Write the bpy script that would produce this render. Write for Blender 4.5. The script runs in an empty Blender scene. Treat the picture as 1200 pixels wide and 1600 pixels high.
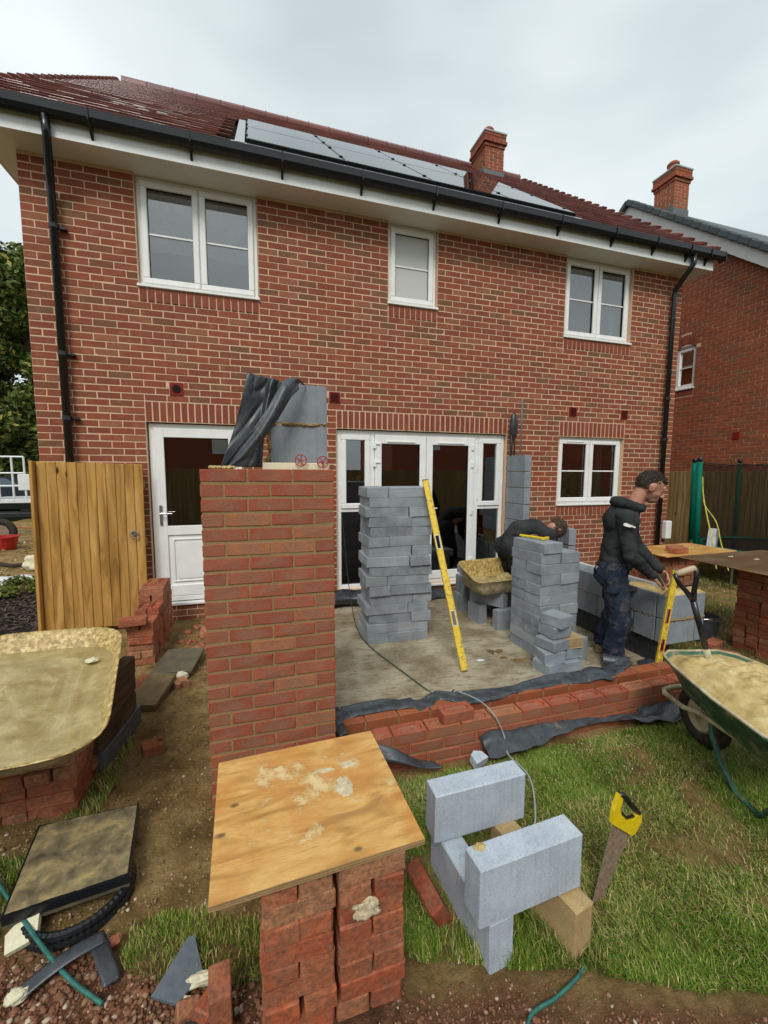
import bpy, bmesh, math, random
import numpy as np
from mathutils import Vector, Matrix, noise

random.seed(7)
rng = np.random.default_rng(7)
S = bpy.context.scene
COL = S.collection
rad = math.radians
G = -0.2            # ground and slab level; z = 0 is the damp course of the house

# ------------------------------------------------------------------ camera
YAW, PITCH, ROLL, F = 0.2970, -0.09725, 0.00446, 641.65
cy_, sy_, cp_, sp_ = math.cos(YAW), math.sin(YAW), math.cos(PITCH), math.sin(PITCH)
fwd = Vector((sy_ * cp_, cy_ * cp_, sp_))
rgt = Vector((cy_, -sy_, 0))
up = rgt.cross(fwd)
r2 = rgt * math.cos(ROLL) + up * math.sin(ROLL)
u2 = -rgt * math.sin(ROLL) + up * math.cos(ROLL)
cam_d = bpy.data.cameras.new('camera')
cam = bpy.data.objects.new('camera', cam_d)
COL.objects.link(cam)
m3 = Matrix((r2, u2, -fwd)).transposed()
cam.matrix_world = Matrix.Translation((2.1904, -5.2011, 1.5548)) @ m3.to_4x4()
cam_d.sensor_fit = 'VERTICAL'
cam_d.sensor_height = 36.0
cam_d.lens = F / 1600.0 * 36.0
cam_d.clip_start = 0.05
cam_d.clip_end = 600
S.camera = cam
S.render.resolution_x, S.render.resolution_y = 768, 1024

# ------------------------------------------------------------------ light
SUN_EL, SUN_AZ = rad(48), rad(205)      # azimuth clockwise from +y
W = bpy.data.worlds.new('World')
S.world = W
W.use_nodes = True
nt = W.node_tree
nt.nodes.clear()
def wn(t, **k):
    n = nt.nodes.new(t)
    for a, b in k.items():
        setattr(n, a, b)
    return n
wo = wn('ShaderNodeOutputWorld'); wb = wn('ShaderNodeBackground')
sky = wn('ShaderNodeTexSky')
sky.sky_type = 'NISHITA'; sky.sun_disc = False
sky.sun_elevation = SUN_EL; sky.sun_rotation = SUN_AZ
tc = wn('ShaderNodeTexCoord')
mp = wn('ShaderNodeMapping'); mp.inputs['Scale'].default_value = (1.0, 1.0, 2.6)
nz = wn('ShaderNodeTexNoise'); nz.inputs['Scale'].default_value = 1.35
nz.inputs['Detail'].default_value = 4.0; nz.inputs['Roughness'].default_value = 0.45
cr = wn('ShaderNodeValToRGB')
cr.color_ramp.elements[0].position = 0.34; cr.color_ramp.elements[0].color = (3.9, 4.45, 4.6, 1)
cr.color_ramp.elements[1].position = 0.68; cr.color_ramp.elements[1].color = (6.6, 7.15, 7.2, 1)
mx = wn('ShaderNodeMix', data_type='RGBA'); mx.inputs[0].default_value = 0.94
nt.links.new(tc.outputs['Generated'], mp.inputs['Vector'])
nt.links.new(mp.outputs[0], nz.inputs['Vector'])
nt.links.new(nz.outputs['Fac'], cr.inputs[0])
nt.links.new(sky.outputs[0], mx.inputs[6])
nt.links.new(cr.outputs[0], mx.inputs[7])
nt.links.new(mx.outputs[2], wb.inputs[0])
wb.inputs[1].default_value = 0.1
nt.links.new(wb.outputs[0], wo.inputs[0])

sd = bpy.data.lights.new('sun', 'SUN')
sd.energy = 1.5; sd.angle = rad(22); sd.color = (1.0, 0.97, 0.92)
so = bpy.data.objects.new('sun', sd); COL.objects.link(so)
sv = Vector((math.sin(SUN_AZ) * math.cos(SUN_EL), math.cos(SUN_AZ) * math.cos(SUN_EL), math.sin(SUN_EL)))
so.rotation_euler = sv.to_track_quat('Z', 'Y').to_euler()
so.location = (0, -6, 12)

S.view_settings.view_transform = 'Standard'
S.view_settings.look = 'None'
S.view_settings.exposure = 0.58
S.view_settings.gamma = 1.0
S.view_settings.use_curve_mapping = False
S.cycles.max_bounces = 7
S.cycles.transparent_max_bounces = 12

# ------------------------------------------------------------------ material helper
GLOSSY = {'white_upvc', 'black_plastic', 'red_roof_tile', 'black_membrane', 'clean_membrane', 'bright_steel', 'yellow_paint', 'yellow_plastic', 'mortar_in_tray', 'frosted_glass', 'green_barrow_paint', 'truck_paint', 'dark_car_paint', 'white_fascia', 'brown_board', 'plywood', 'lead_flashing', 'wet_mortar', 'splashed_tray', 'concrete_floor', 'red_plastic', 'skin', 'green_hose'}
class NG:
    def __init__(s, name):
        s.m = bpy.data.materials.new(name); s.m.use_nodes = True
        s.t = s.m.node_tree; s.t.nodes.clear()
        s.out = s.n('ShaderNodeOutputMaterial')
        s.p = s.n('ShaderNodeBsdfPrincipled')
        s.l(s.p.outputs[0], s.out.inputs[0])
        s.p.inputs['Specular IOR Level'].default_value = .5 if name in GLOSSY else .16
    def n(s, t, **k):
        x = s.t.nodes.new(t)
        for a, b in k.items(): setattr(x, a, b)
        return x
    def l(s, a, b): s.t.links.new(a, b)
    def pos(s, scale=(1, 1, 1), obj=False, off=True):
        if obj:
            o = s.n('ShaderNodeTexCoord').outputs['Object']
        else:
            o = s.n('ShaderNodeNewGeometry').outputs['Position']
        m = s.n('ShaderNodeMapping'); m.inputs['Scale'].default_value = scale
        s.l(o, m.inputs['Vector'])
        return m.outputs[0]
    def noise(s, sc, vec=None, det=4, rough=.55, dist=0):
        x = s.n('ShaderNodeTexNoise'); x.inputs['Scale'].default_value = sc
        x.inputs['Detail'].default_value = det; x.inputs['Roughness'].default_value = rough
        x.inputs['Distortion'].default_value = dist
        s.l(vec if vec is not None else s.pos(), x.inputs['Vector'])
        return x.outputs['Fac']
    def ramp(s, fac, stops, interp='LINEAR'):
        x = s.n('ShaderNodeValToRGB'); e = x.color_ramp.elements
        x.color_ramp.interpolation = interp
        while len(e) < len(stops): e.new(0.5)
        for i, (p, c) in enumerate(stops):
            e[i].position = p
            e[i].color = (c[0], c[1], c[2], 1) if hasattr(c, '__len__') else (c, c, c, 1)
        s.l(fac, x.inputs[0])
        return x.outputs[0]
    def mix(s, fac, a, b, mode='MIX'):
        x = s.n('ShaderNodeMix', data_type='RGBA', blend_type=mode)
        for i, v in ((0, fac), (6, a), (7, b)):
            if hasattr(v, 'is_output'): s.l(v, x.inputs[i])
            elif i == 0: x.inputs[0].default_value = v
            else: x.inputs[i].default_value = (v[0], v[1], v[2], 1)
        return x.outputs[2]
    def math(s, op, a, b=0.0):
        x = s.n('ShaderNodeMath', operation=op)
        for i, v in ((0, a), (1, b)):
            if hasattr(v, 'is_output'): s.l(v, x.inputs[i])
            else: x.inputs[i].default_value = v
        return x.outputs[0]
    def tone(s):
        a = s.n('ShaderNodeAttribute', attribute_name='tone')
        r = s.n('ShaderNodeObjectInfo')
        return s.math('FRACT', s.math('ADD', a.outputs['Fac'], r.outputs['Random']))
    def col(s, c):
        if hasattr(c, 'is_output'): s.l(c, s.p.inputs['Base Color'])
        else: s.p.inputs['Base Color'].default_value = (c[0], c[1], c[2], 1)
    def rough(s, r):
        if hasattr(r, 'is_output'): s.l(r, s.p.inputs['Roughness'])
        else: s.p.inputs['Roughness'].default_value = r
    def bump(s, h, dist=.002, st=1.0):
        x = s.n('ShaderNodeBump'); x.inputs['Distance'].default_value = dist
        x.inputs['Strength'].default_value = st
        s.l(h, x.inputs['Height']); s.l(x.outputs[0], s.p.inputs['Normal'])

def m_brick(name, stops, smear=None, crease=.5, wet=.75, dirt=None, spk=.12, mot=.35, pale=.3, vs=3.2):
    g = NG(name)
    t = g.tone()
    c = g.ramp(t, stops)
    v = g.pos((1, 1, vs))
    n1 = g.noise(26, v, 5, .62)
    c = g.mix(g.ramp(n1, [(.38, 0), (.68, 1)]), c, g.mix(.5, c, (.20, .115, .085)))
    n2 = g.noise(9, g.pos(), 4, .6)
    c = g.mix(g.ramp(n2, [(.52, 0), (.75, pale)]), c, (.48, .20, .10))
    if smear:
        o = g.pos((9.5, 1, 26), obj=True)
        nn = g.noise(2.0, g.pos((1, 1, 1)), 3, .6)
        ln = g.n('ShaderNodeVectorMath', operation='LENGTH'); g.l(o, ln.inputs[0])
        d = g.math('ADD', ln.outputs['Value'], g.math('MULTIPLY', g.math('SUBTRACT', g.noise(30, None, 4), .5), .9))
        f = g.ramp(d, [(.55, .62), (.95, 0)])
        f2 = g.math('MULTIPLY', f, g.ramp(g.noise(5, None, 2), [(.35, .25), (.6, 1)]))
        c = g.mix(f2, c, smear)
    if dirt:
        c = g.mix(g.ramp(g.noise(14, None, 6, .7), [(.5, 0), (.66, .8)]), c, dirt)
    fine = g.noise(420, None, 3, .7)
    c = g.mix(g.ramp(fine, [(.45, .0), (.75, spk)]), c, (.55, .33, .20))
    c = g.mix(g.ramp(g.noise(60, v, 6, .7), [(.40, mot), (.56, 0)]), c, (.10, .045, .03))
    g.col(c)
    g.rough(g.ramp(n1, [(.3, wet - .1), (.7, wet + .12)]))
    h = g.math('ADD', g.math('MULTIPLY', fine, .35), g.math('MULTIPLY', g.noise(55, v, 5, .65), crease))
    g.bump(h, .004, .8)
    return g.m

R1, R2, R3, R4, R5, R6 = (.290, .058, .024), (.235, .046, .021), (.31, .076, .032), (.185, .066, .028), (.175, .084, .036), (.37, .125, .060)
MB_HOUSE = m_brick('house_brick', [(0, R1), (.16, R2), (.30, (.33, .070, .028)), (.42, R3), (.54, (.27, .062, .027)), (.64, R1), (.73, (.225, .066, .030)), (.82, R4), (.90, R5), (.96, R6), (1, (.30, .10, .05))], pale=.45, crease=.8)
MB_SOLD = m_brick('header_brick', [(0, (.27, .048, .022)), (.4, (.22, .040, .020)), (.7, (.30, .060, .028)), (1, (.25, .046, .022))], crease=.3)
MB_NEIGH = m_brick('neighbour_brick', [(0, (.42, .092, .036)), (.3, (.34, .076, .030)), (.55, (.45, .11, .044)), (.78, (.30, .084, .038)), (.93, (.26, .12, .055)), (1, (.41, .09, .034))])
MB_PIER = m_brick('pier_brick', [(0, (.40, .076, .034)), (.3, (.33, .062, .030)), (.6, (.43, .098, .045)), (.8, (.36, .070, .034)), (.9, (.46, .17, .07)), (1, (.38, .07, .034))], smear=(.26, .15, .095), crease=.7, pale=.45)
MB_LOOSE = m_brick('loose_brick', [(0, (.48, .105, .040)), (.2, (.33, .066, .028)), (.42, (.54, .165, .066)), (.62, (.36, .11, .05)), (.8, (.50, .25, .12)), (1, (.42, .09, .036))], crease=.9, wet=.66, dirt=(.22, .11, .065), mot=.5, pale=.8, vs=1.25)
MB_ORANGE = m_brick('engineering_brick', [(0, (.40, .105, .03)), (1, (.33, .08, .026))], crease=.15, wet=.5)

def m_mortar(name, c1, c2, sc=90):
    g = NG(name)
    n = g.noise(sc, None, 5, .7)
    c = g.mix(g.ramp(n, [(.35, 0), (.7, 1)]), c1, c2)
    c = g.mix(g.ramp(g.noise(2.2, None, 3), [(.42, 0), (.7, .55)]), c, c2)
    g.col(c); g.rough(.92); g.bump(n, .003, .7)
    return g.m
M_MORT = m_mortar('pale_mortar', (.72, .50, .335), (.55, .375, .245))
M_MORTN = m_mortar('neighbour_mortar', (.80, .58, .38), (.64, .45, .29))
M_MORTP = m_mortar('yellow_mortar', (.33, .235, .11), (.22, .155, .07))

def m_block(name, c1, c2, vert=True, lines=(55, 55, 2), dirt=.3):
    g = NG(name)
    t = g.tone()
    c = g.mix(t, c1, c2)
    o = g.pos(lines, obj=True)
    ln = g.noise(1.0, o, 3, .6)
    c = g.mix(g.ramp(ln, [(.45, 0), (.72, .42)]), c, tuple(x * .58 for x in c1))
    big = g.noise(7, None, 5, .6)
    c = g.mix(g.ramp(big, [(.4, 0), (.72, .45)]), c, tuple(min(1, x * 1.45) for x in c1))
    vo = g.n('ShaderNodeTexVoronoi'); vo.inputs['Scale'].default_value = 62
    g.l(g.pos(), vo.inputs['Vector'])
    pore = g.ramp(vo.outputs['Distance'], [(.05, 1), (.13, 0)])
    keep = g.ramp(g.noise(38, None, 1), [(.60, 0), (.64, 1)])
    pr_ = g.math('MULTIPLY', pore, keep)
    c = g.mix(pr_, c, (.05, .05, .055))
    c = g.mix(g.ramp(g.noise(5, None, 6, .7), [(.62, 0), (.74, dirt)]), c, (.28, .19, .09))
    c = g.mix(g.ramp(g.noise(170, None, 3, .8), [(.40, .35), (.5, 0)]), c, tuple(x * .45 for x in c1))
    c = g.mix(g.ramp(g.noise(150, g.pos((1, 1, 1.3)), 3, .8), [(.56, 0), (.68, .4)]), c, tuple(min(1, x * 1.7) for x in c1))
    g.col(c); g.rough(.88)
    fine = g.noise(240, None, 4, .75)
    h = g.math('ADD', g.math('MULTIPLY', fine, .4), g.math('SUBTRACT', g.math('MULTIPLY', ln, .4), pr_))
    g.bump(h, .003, .7)
    return g.m
M_BLOCK = m_block('aircrete_block', (.31, .335, .355), (.165, .185, .205), lines=(3, 3, 60), dirt=.6)
M_BLOCKL = m_block('laid_aircrete_block', (.255, .282, .305), (.215, .240, .262), lines=(26, 26, 1.2), dirt=.4)
M_BLOCKF = m_block('pale_aircrete_block', (.43, .485, .545), (.40, .455, .515), lines=(38, 38, 1.4), dirt=.25)
M_BLOCKT = m_block('tan_dense_block', (.44, .31, .15), (.36, .25, .12), lines=(9, 9, 9), dirt=.5)

def m_plain(name, c, rough=.5, bump=0, var=.0, sc=20, metal=0, c2=None, fsc=200):
    g = NG(name)
    if var or c2:
        n = g.noise(sc, None, 5, .65)
        g.col(g.mix(g.ramp(n, [(.35, 0), (.7, 1)]), c, c2 if c2 else tuple(x * (1 - var) for x in c)))
    else:
        g.col(c)
    g.rough(rough); g.p.inputs['Metallic'].default_value = metal
    if bump: g.bump(g.noise(fsc, None, 4, .7), bump, .7)
    return g.m
M_WHITE = m_plain('white_upvc', (.84, .84, .81), .28, 0, .1, 6)
M_FASCIA = m_plain('white_fascia', (.78, .79, .76), .4, 0, .12, 3)
M_BLACKP = m_plain('black_plastic', (.012, .014, .016), .25, .0005, .3, 40)
M_DARK = m_plain('dark_void', (.012, .011, .01), .8)
M_LEAD = m_plain('lead_flashing', (.12, .14, .14), .5, .002, .3, 25)
M_VENT = m_plain('red_air_brick', (.25, .02, .014), .55, .001, .25, 60)
M_TERRA = m_plain('terracotta', (.36, .11, .06), .6, .001, .3, 30)
M_GREY = m_plain('grey_concrete_trim', (.42, .43, .41), .8, .002, .25, 40)
M_STEEL = m_plain('bright_steel', (.55, .55, .54), .3, 0, .2, 60, 1)
M_RUST = m_plain('rusty_steel', (.22, .14, .085), .7, .001, 0, 45, .2, (.34, .27, .21))
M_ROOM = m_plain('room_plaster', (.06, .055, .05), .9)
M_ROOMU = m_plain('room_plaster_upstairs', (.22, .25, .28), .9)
M_CURT = m_plain('blind_fabric', (.88, .91, .87), .9, 0, .2, 6)

g = NG('window_glass')
g.t.nodes.remove(g.p)
fr = g.n('ShaderNodeFresnel'); fr.inputs[0].default_value = 3.0
tr = g.n('ShaderNodeBsdfTransparent'); tr.inputs[0].default_value = (.80, .84, .83, 1)
gl = g.n('ShaderNodeBsdfGlossy'); gl.inputs['Roughness'].default_value = 0.0
ms = g.n('ShaderNodeMixShader')
g.l(fr.outputs[0], ms.inputs[0]); g.l(tr.outputs[0], ms.inputs[1]); g.l(gl.outputs[0], ms.inputs[2]); g.l(ms.outputs[0], g.out.inputs[0])
M_GLASS = g.m
M_GLASSU = g.m.copy(); M_GLASSU.name = 'coated_window_glass'
for q_ in M_GLASSU.node_tree.nodes:
    if q_.type == 'FRESNEL': q_.inputs[0].default_value = 3.3
    if q_.type == 'BSDF_TRANSPARENT': q_.inputs[0].default_value = (1, 1, 1, 1)

g = NG('frosted_glass')
g.p.inputs['Base Color'].default_value = (.50, .50, .47, 1); g.p.inputs['Roughness'].default_value = .22
g.bump(g.noise(160, None, 2), .002, .5)
M_FROST = g.m

g = NG('solar_glass')
g.t.nodes.remove(g.p)
fr = g.n('ShaderNodeFresnel'); fr.inputs[0].default_value = 1.9
df = g.n('ShaderNodeBsdfDiffuse'); df.inputs[0].default_value = (.012, .014, .02, 1)
gl = g.n('ShaderNodeBsdfGlossy'); gl.inputs['Roughness'].default_value = .015
ms = g.n('ShaderNodeMixShader')
g.l(fr.outputs[0], ms.inputs[0]); g.l(df.outputs[0], ms.inputs[1]); g.l(gl.outputs[0], ms.inputs[2]); g.l(ms.outputs[0], g.out.inputs[0])
M_SOLAR = g.m

def m_tile(name, c1, c2, c3, rough):
    g = NG(name); t = g.tone()
    c = g.ramp(t, [(0, c1), (.5, c2), (1, c3)])
    c = g.mix(g.ramp(g.noise(30, None, 5), [(.4, 0), (.7, .4)]), c, tuple(x * .6 for x in c1))
    g.col(c); g.rough(rough); g.bump(g.noise(150, None, 3), .002, .4)
    return g.m
M_TILE = m_tile('red_roof_tile', (.19, .060, .048), (.135, .045, .038), (.25, .085, .065), .15)
M_TILEG = m_tile('grey_roof_tile', (.085, .10, .105), (.07, .085, .09), (.10, .115, .12), .5)

def m_wood(name, c1, c2, c3, axis=(14, 14, 1.1), rough=.65, knots=True, stain=None):
    g = NG(name); t = g.tone()
    v = g.pos(axis)
    ad = g.n('ShaderNodeVectorMath', operation='ADD'); g.l(v, ad.inputs[0])
    cb = g.n('ShaderNodeCombineXYZ')
    for i in range(3): g.l(g.math('MULTIPLY', t, 40.0 + i * 7), cb.inputs[i])
    g.l(cb.outputs[0], ad.inputs[1])
    n = g.noise(1.0, ad.outputs[0], 5, .6, .8)
    c = g.ramp(n, [(.30, c2), (.50, c1), (.68, c3)])
    c = g.mix(g.math('MULTIPLY', t, .35), c, c2)
    if knots:
        vo = g.n('ShaderNodeTexVoronoi'); vo.inputs['Scale'].default_value = 2.6
        v2 = g.pos((1.7, 1.7, .8)); g.l(v2, vo.inputs['Vector'])
        k = g.ramp(vo.outputs['Distance'], [(.045, 1), (.10, 0)])
        c = g.mix(k, c, tuple(x * .22 for x in c2))
    if stain:
        c = g.mix(g.ramp(g.noise(3.2, None, 5, .6), [(.45, 0), (.68, .75)]), c, stain)
    g.col(c); g.rough(rough); g.bump(g.math('ADD', n, g.math('MULTIPLY', g.noise(120, g.pos((1, 1, .2)), 3), .3)), .003, .5)
    return g.m
M_GATE = m_wood('gate_wood', (.46, .25, .065), (.22, .105, .026), (.60, .36, .12))
M_FENCE = m_wood('fence_wood', (.30, .20, .075), (.18, .11, .045), (.38, .27, .12))
M_SLEEP = m_wood('wet_timber', (.10, .078, .045), (.05, .04, .025), (.16, .13, .085), axis=(10, 1.5, 10), knots=False)
M_BROWNB = m_wood('brown_board', (.125, .068, .028), (.075, .040, .018), (.18, .11, .055), axis=(2.2, 9, 9), knots=False, stain=(.16, .12, .075), rough=.42)

g = NG('plywood')
v = g.pos((1.6, 6.5, 6))
n = g.noise(1.9, v, 4, .55, 1.6)
c = g.ramp(n, [(.30, (.34, .175, .05)), (.48, (.56, .31, .09)), (.62, (.66, .40, .135)), (.75, (.48, .24, .065))])
c = g.mix(g.ramp(g.noise(4, None, 4, .6), [(.46, 0), (.64, .75)]), c, (.50, .20, .04))
c = g.mix(g.ramp(g.noise(70, g.pos((.5, 3, 3)), 4), [(.5, 0), (.75, .35)]), c, (.28, .17, .07))
vo = g.n('ShaderNodeTexVoronoi'); vo.inputs['Scale'].default_value = 5.2; g.l(g.pos((1.0, 1.7, 1)), vo.inputs['Vector'])
c = g.mix(g.ramp(vo.outputs['Distance'], [(.05, .85), (.11, 0)]), c, (.10, .065, .035))
sp = g.math('ADD', g.math('MULTIPLY', g.noise(7.5, None, 7, .72), 1.0), 0)
geo = g.n('ShaderNodeNewGeometry'); sx = g.n('ShaderNodeVectorMath', operation='DISTANCE')
g.l(geo.outputs['Position'], sx.inputs[0]); sx.inputs[1].default_value = (2.36, -3.78, .39)
ctr = g.math('MULTIPLY', sx.outputs['Value'], .42)
s1 = g.math('SUBTRACT', sp, ctr)
c = g.mix(g.ramp(s1, [(.47, 0), (.53, .55), (.565, .85)]), c, (.68, .54, .27))
g.col(c); g.rough(g.ramp(g.noise(6, None, 4), [(.4, .30), (.65, .6)]))
g.bump(g.math('ADD', g.ramp(s1, [(.46, 0), (.55, 1)]), g.math('MULTIPLY', g.noise(140, g.pos((.3, 2, 2)), 4), .4)), .003, .8)
M_PLY = g.m
g = NG('plywood_edge')
z = g.pos((2, 2, 330))
c = g.ramp(g.noise(1, z, 2), [(.42, (.16, .09, .04)), (.58, (.45, .30, .14))])
g.col(c); g.rough(.8)
M_PLYE = g.m

def m_mortarwet(name, c1, c2, c3, sc=9, bump=.01, rough=.45):
    g = NG(name)
    n = g.noise(sc, None, 8, .68, .4)
    c = g.ramp(n, [(.33, c2), (.5, c1), (.66, c3)])
    g.col(c); g.rough(rough); g.bump(n, bump, .9)
    return g.m
M_MIX = m_mortarwet('wet_mortar', (.50, .365, .145), (.34, .24, .09), (.60, .48, .24))
M_MIXT = m_mortarwet('mortar_in_tray', (.36, .28, .115), (.27, .205, .080), (.48, .39, .19), rough=.3)
M_SPLAT = m_mortarwet('splashed_tray', (.42, .29, .085), (.13, .085, .03), (.70, .55, .27), sc=34, bump=.004)
M_TRAYO = m_mortarwet('tray_side', (.42, .36, .22), (.28, .22, .12), (.62, .56, .40), sc=12, bump=.002)
M_DRYMIX = m_mortarwet('dried_mortar', (.56, .47, .30), (.40, .32, .19), (.68, .60, .43), sc=60, bump=.006, rough=.8)

def m_dpm(name='black_membrane', c=(.034, .040, .046), mud=.45):
    g = NG(name)
    n = g.noise(14, None, 6, .65)
    cc = g.mix(g.ramp(n, [(.4, 0), (.7, 1)]), c, tuple(x * 1.9 for x in c))
    cc = g.mix(g.ramp(g.noise(11, None, 7, .7, .5), [(.60, 0), (.68, mud)]), cc, (.30, .225, .12))
    g.col(cc); g.rough(g.ramp(n, [(.3, .22), (.7, .42)])); g.bump(g.math('ADD', g.noise(300, None, 2), g.math('MULTIPLY', g.noise(18, None, 3, .6, 1.2), 2.0)), .002, .5)
    return g.m
M_DPM = m_dpm()
M_DPMB = m_dpm('clean_membrane', (.022, .025, .028), 0.0)
M_YEL = None
g = NG('yellow_paint')
c = g.mix(g.ramp(g.noise(32, None, 7, .78), [(.50, 0), (.60, .8)]), (.72, .50, .03), (.25, .19, .08))
g.col(c); g.rough(.4); M_YEL = g.m
M_YELC = m_plain('yellow_plastic', (.80, .58, .01), .35, 0, .2, 60)
M_RED = m_plain('red_plastic', (.42, .02, .015), .4, 0, .2, 20)
M_GREENT = m_plain('green_foam_sleeve', (.0, .145, .095), .6, .0005, .25, 12)
g = NG('green_barrow_paint')
n = g.noise(13, None, 7, .7)
c = g.mix(g.ramp(n, [(.45, 0), (.58, 1)]), (.012, .075, .042), (.035, .12, .07))
c = g.mix(g.ramp(g.noise(9, g.pos((1, 1, 1.6)), 7, .72), [(.52, 0), (.62, .75)]), c, (.27, .235, .15))
g.col(c); g.rough(.5); g.bump(n, .001, .5); M_GREENP = g.m
M_RUBBER = m_plain('tyre_rubber', (.018, .017, .016), .75, .001, 0, 30, 0, (.07, .06, .045))
M_HOSE = m_plain('green_hose', (.03, .16, .13), .45, 0, .5, 40)
M_CABLE = m_plain('grey_cable', (.30, .34, .33), .5)
M_CABLED = m_plain('dark_green_cable', (.02, .05, .04), .5)
M_INSUL = m_plain('foam_board', (.78, .74, .52), .8, .002, .15, 30)
M_FOIL = m_plain('white_board_facing', (.72, .73, .74), .5, .001, .3, 25)
M_FOAM = m_plain('cream_foam', (.72, .68, .48), .9, .004, .2, 40)
M_SLAB = m_plain('wet_paving', (.085, .072, .050), .45, .002, 0, 14, 0, (.15, .12, .075), 120)
M_SLATE = m_plain('grey_slate', (.13, .155, .175), .7, .0015, .3, 30)
M_JEAN = None

g = NG('concrete_floor')
a = g.noise(3.1, None, 6, .6); b = g.noise(38, None, 6, .75); c3 = g.noise(9, g.pos((1, 3, 1)), 5, .6, .5)
c = g.ramp(a, [(.32, (.17, .125, .062)), (.48, (.27, .215, .13)), (.60, (.40, .345, .24))])
c = g.mix(g.ramp(b, [(.42, 0), (.70, .65)]), c, (.42, .37, .27))
c = g.mix(g.ramp(c3, [(.52, 0), (.68, .75)]), c, (.14, .105, .055))
c = g.mix(g.ramp(g.noise(90, None, 3, .8), [(.60, 0), (.68, .7)]), c, (.075, .06, .035))
g.col(c); g.rough(g.ramp(a, [(.4, .38), (.6, .8)])); g.bump(g.math('ADD', b, c3), .008, .9)
M_CONC = g.m

g = NG('ground_soil')
at = g.n('ShaderNodeAttribute', attribute_name='lawn'); ar = g.n('ShaderNodeAttribute', attribute_name='redsoil'); am = g.n('ShaderNodeAttribute', attribute_name='mulch')
n1 = g.noise(5, None, 7, .68); n2 = g.noise(48, None, 6, .75)
soil = g.ramp(n1, [(.30, (.12, .073, .026)), (.47, (.29, .185, .065)), (.64, (.46, .32, .135))])
soil = g.mix(g.ramp(n2, [(.45, 0), (.72, .55)]), soil, (.12, .082, .045))
red = g.ramp(g.noise(30, None, 7, .75), [(.35, (.085, .038, .020)), (.5, (.18, .080, .042)), (.66, (.28, .145, .085))])
soil = g.mix(ar.outputs['Fac'], soil, red)
lw = g.ramp(n2, [(.35, (.065, .060, .016)), (.55, (.20, .145, .055)), (.72, (.42, .32, .17))])
lf = g.math('MULTIPLY', at.outputs['Fac'], 1.0)
c = g.mix(lf, soil, lw)
c = g.mix(am.outputs['Fac'], c, g.ramp(g.noise(60, None, 5, .8), [(.4, (.008, .007, .006)), (.65, (.045, .035, .03))]))
g.col(c); g.rough(g.ramp(n1, [(.35, .55), (.6, .9)])); g.bump(g.math('ADD', g.math('MULTIPLY', n1, 1.2), g.math('ADD', g.math('MULTIPLY', n2, .8), g.math('MULTIPLY', g.noise(130, None, 4, .8), .3))), .035, 1.0)
M_SOIL = g.m

def m_leafy(name, cols, rough=.6):
    g = NG(name); t = g.tone()
    g.col(g.ramp(t, cols)); g.rough(rough)
    g.p.inputs['Subsurface Weight'].default_value = 0.0
    return g.m
M_GRASS = m_leafy('grass_blade', [(0, (.050, .125, .010)), (.3, (.105, .20, .018)), (.55, (.19, .27, .032)), (.74, (.32, .31, .075)), (.9, (.55, .44, .20)), (1, (.06, .13, .012))])
M_LEAF = m_leafy('tree_leaf', [(0, (.05, .08, .016)), (.45, (.09, .13, .028)), (.8, (.16, .20, .05)), (.97, (.30, .24, .05)), (1, (.07, .10, .016))])
M_BARK = m_plain('bark', (.07, .05, .035), .9, .01, .4, 14)
M_CLOD = m_leafy('soil_clod', [(0, (.13, .085, .035)), (.35, (.22, .15, .065)), (.7, (.32, .23, .11)), (.9, (.20, .11, .055)), (.96, (.55, .48, .36)), (1, (.14, .09, .04))], .9)
M_CLODR = m_leafy('red_clod', [(0, (.15, .065, .035)), (.4, (.23, .10, .058)), (.7, (.17, .095, .052)), (.88, (.32, .19, .12)), (.96, (.50, .42, .32)), (1, (.13, .06, .035))], .9)

# ------------------------------------------------------------------ geometry helpers
def rotm(rx=0, ry=0, rz=0):
    return (Matrix.Rotation(rz, 3, 'Z') @ Matrix.Rotation(ry, 3, 'Y') @ Matrix.Rotation(rx, 3, 'X'))

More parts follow.
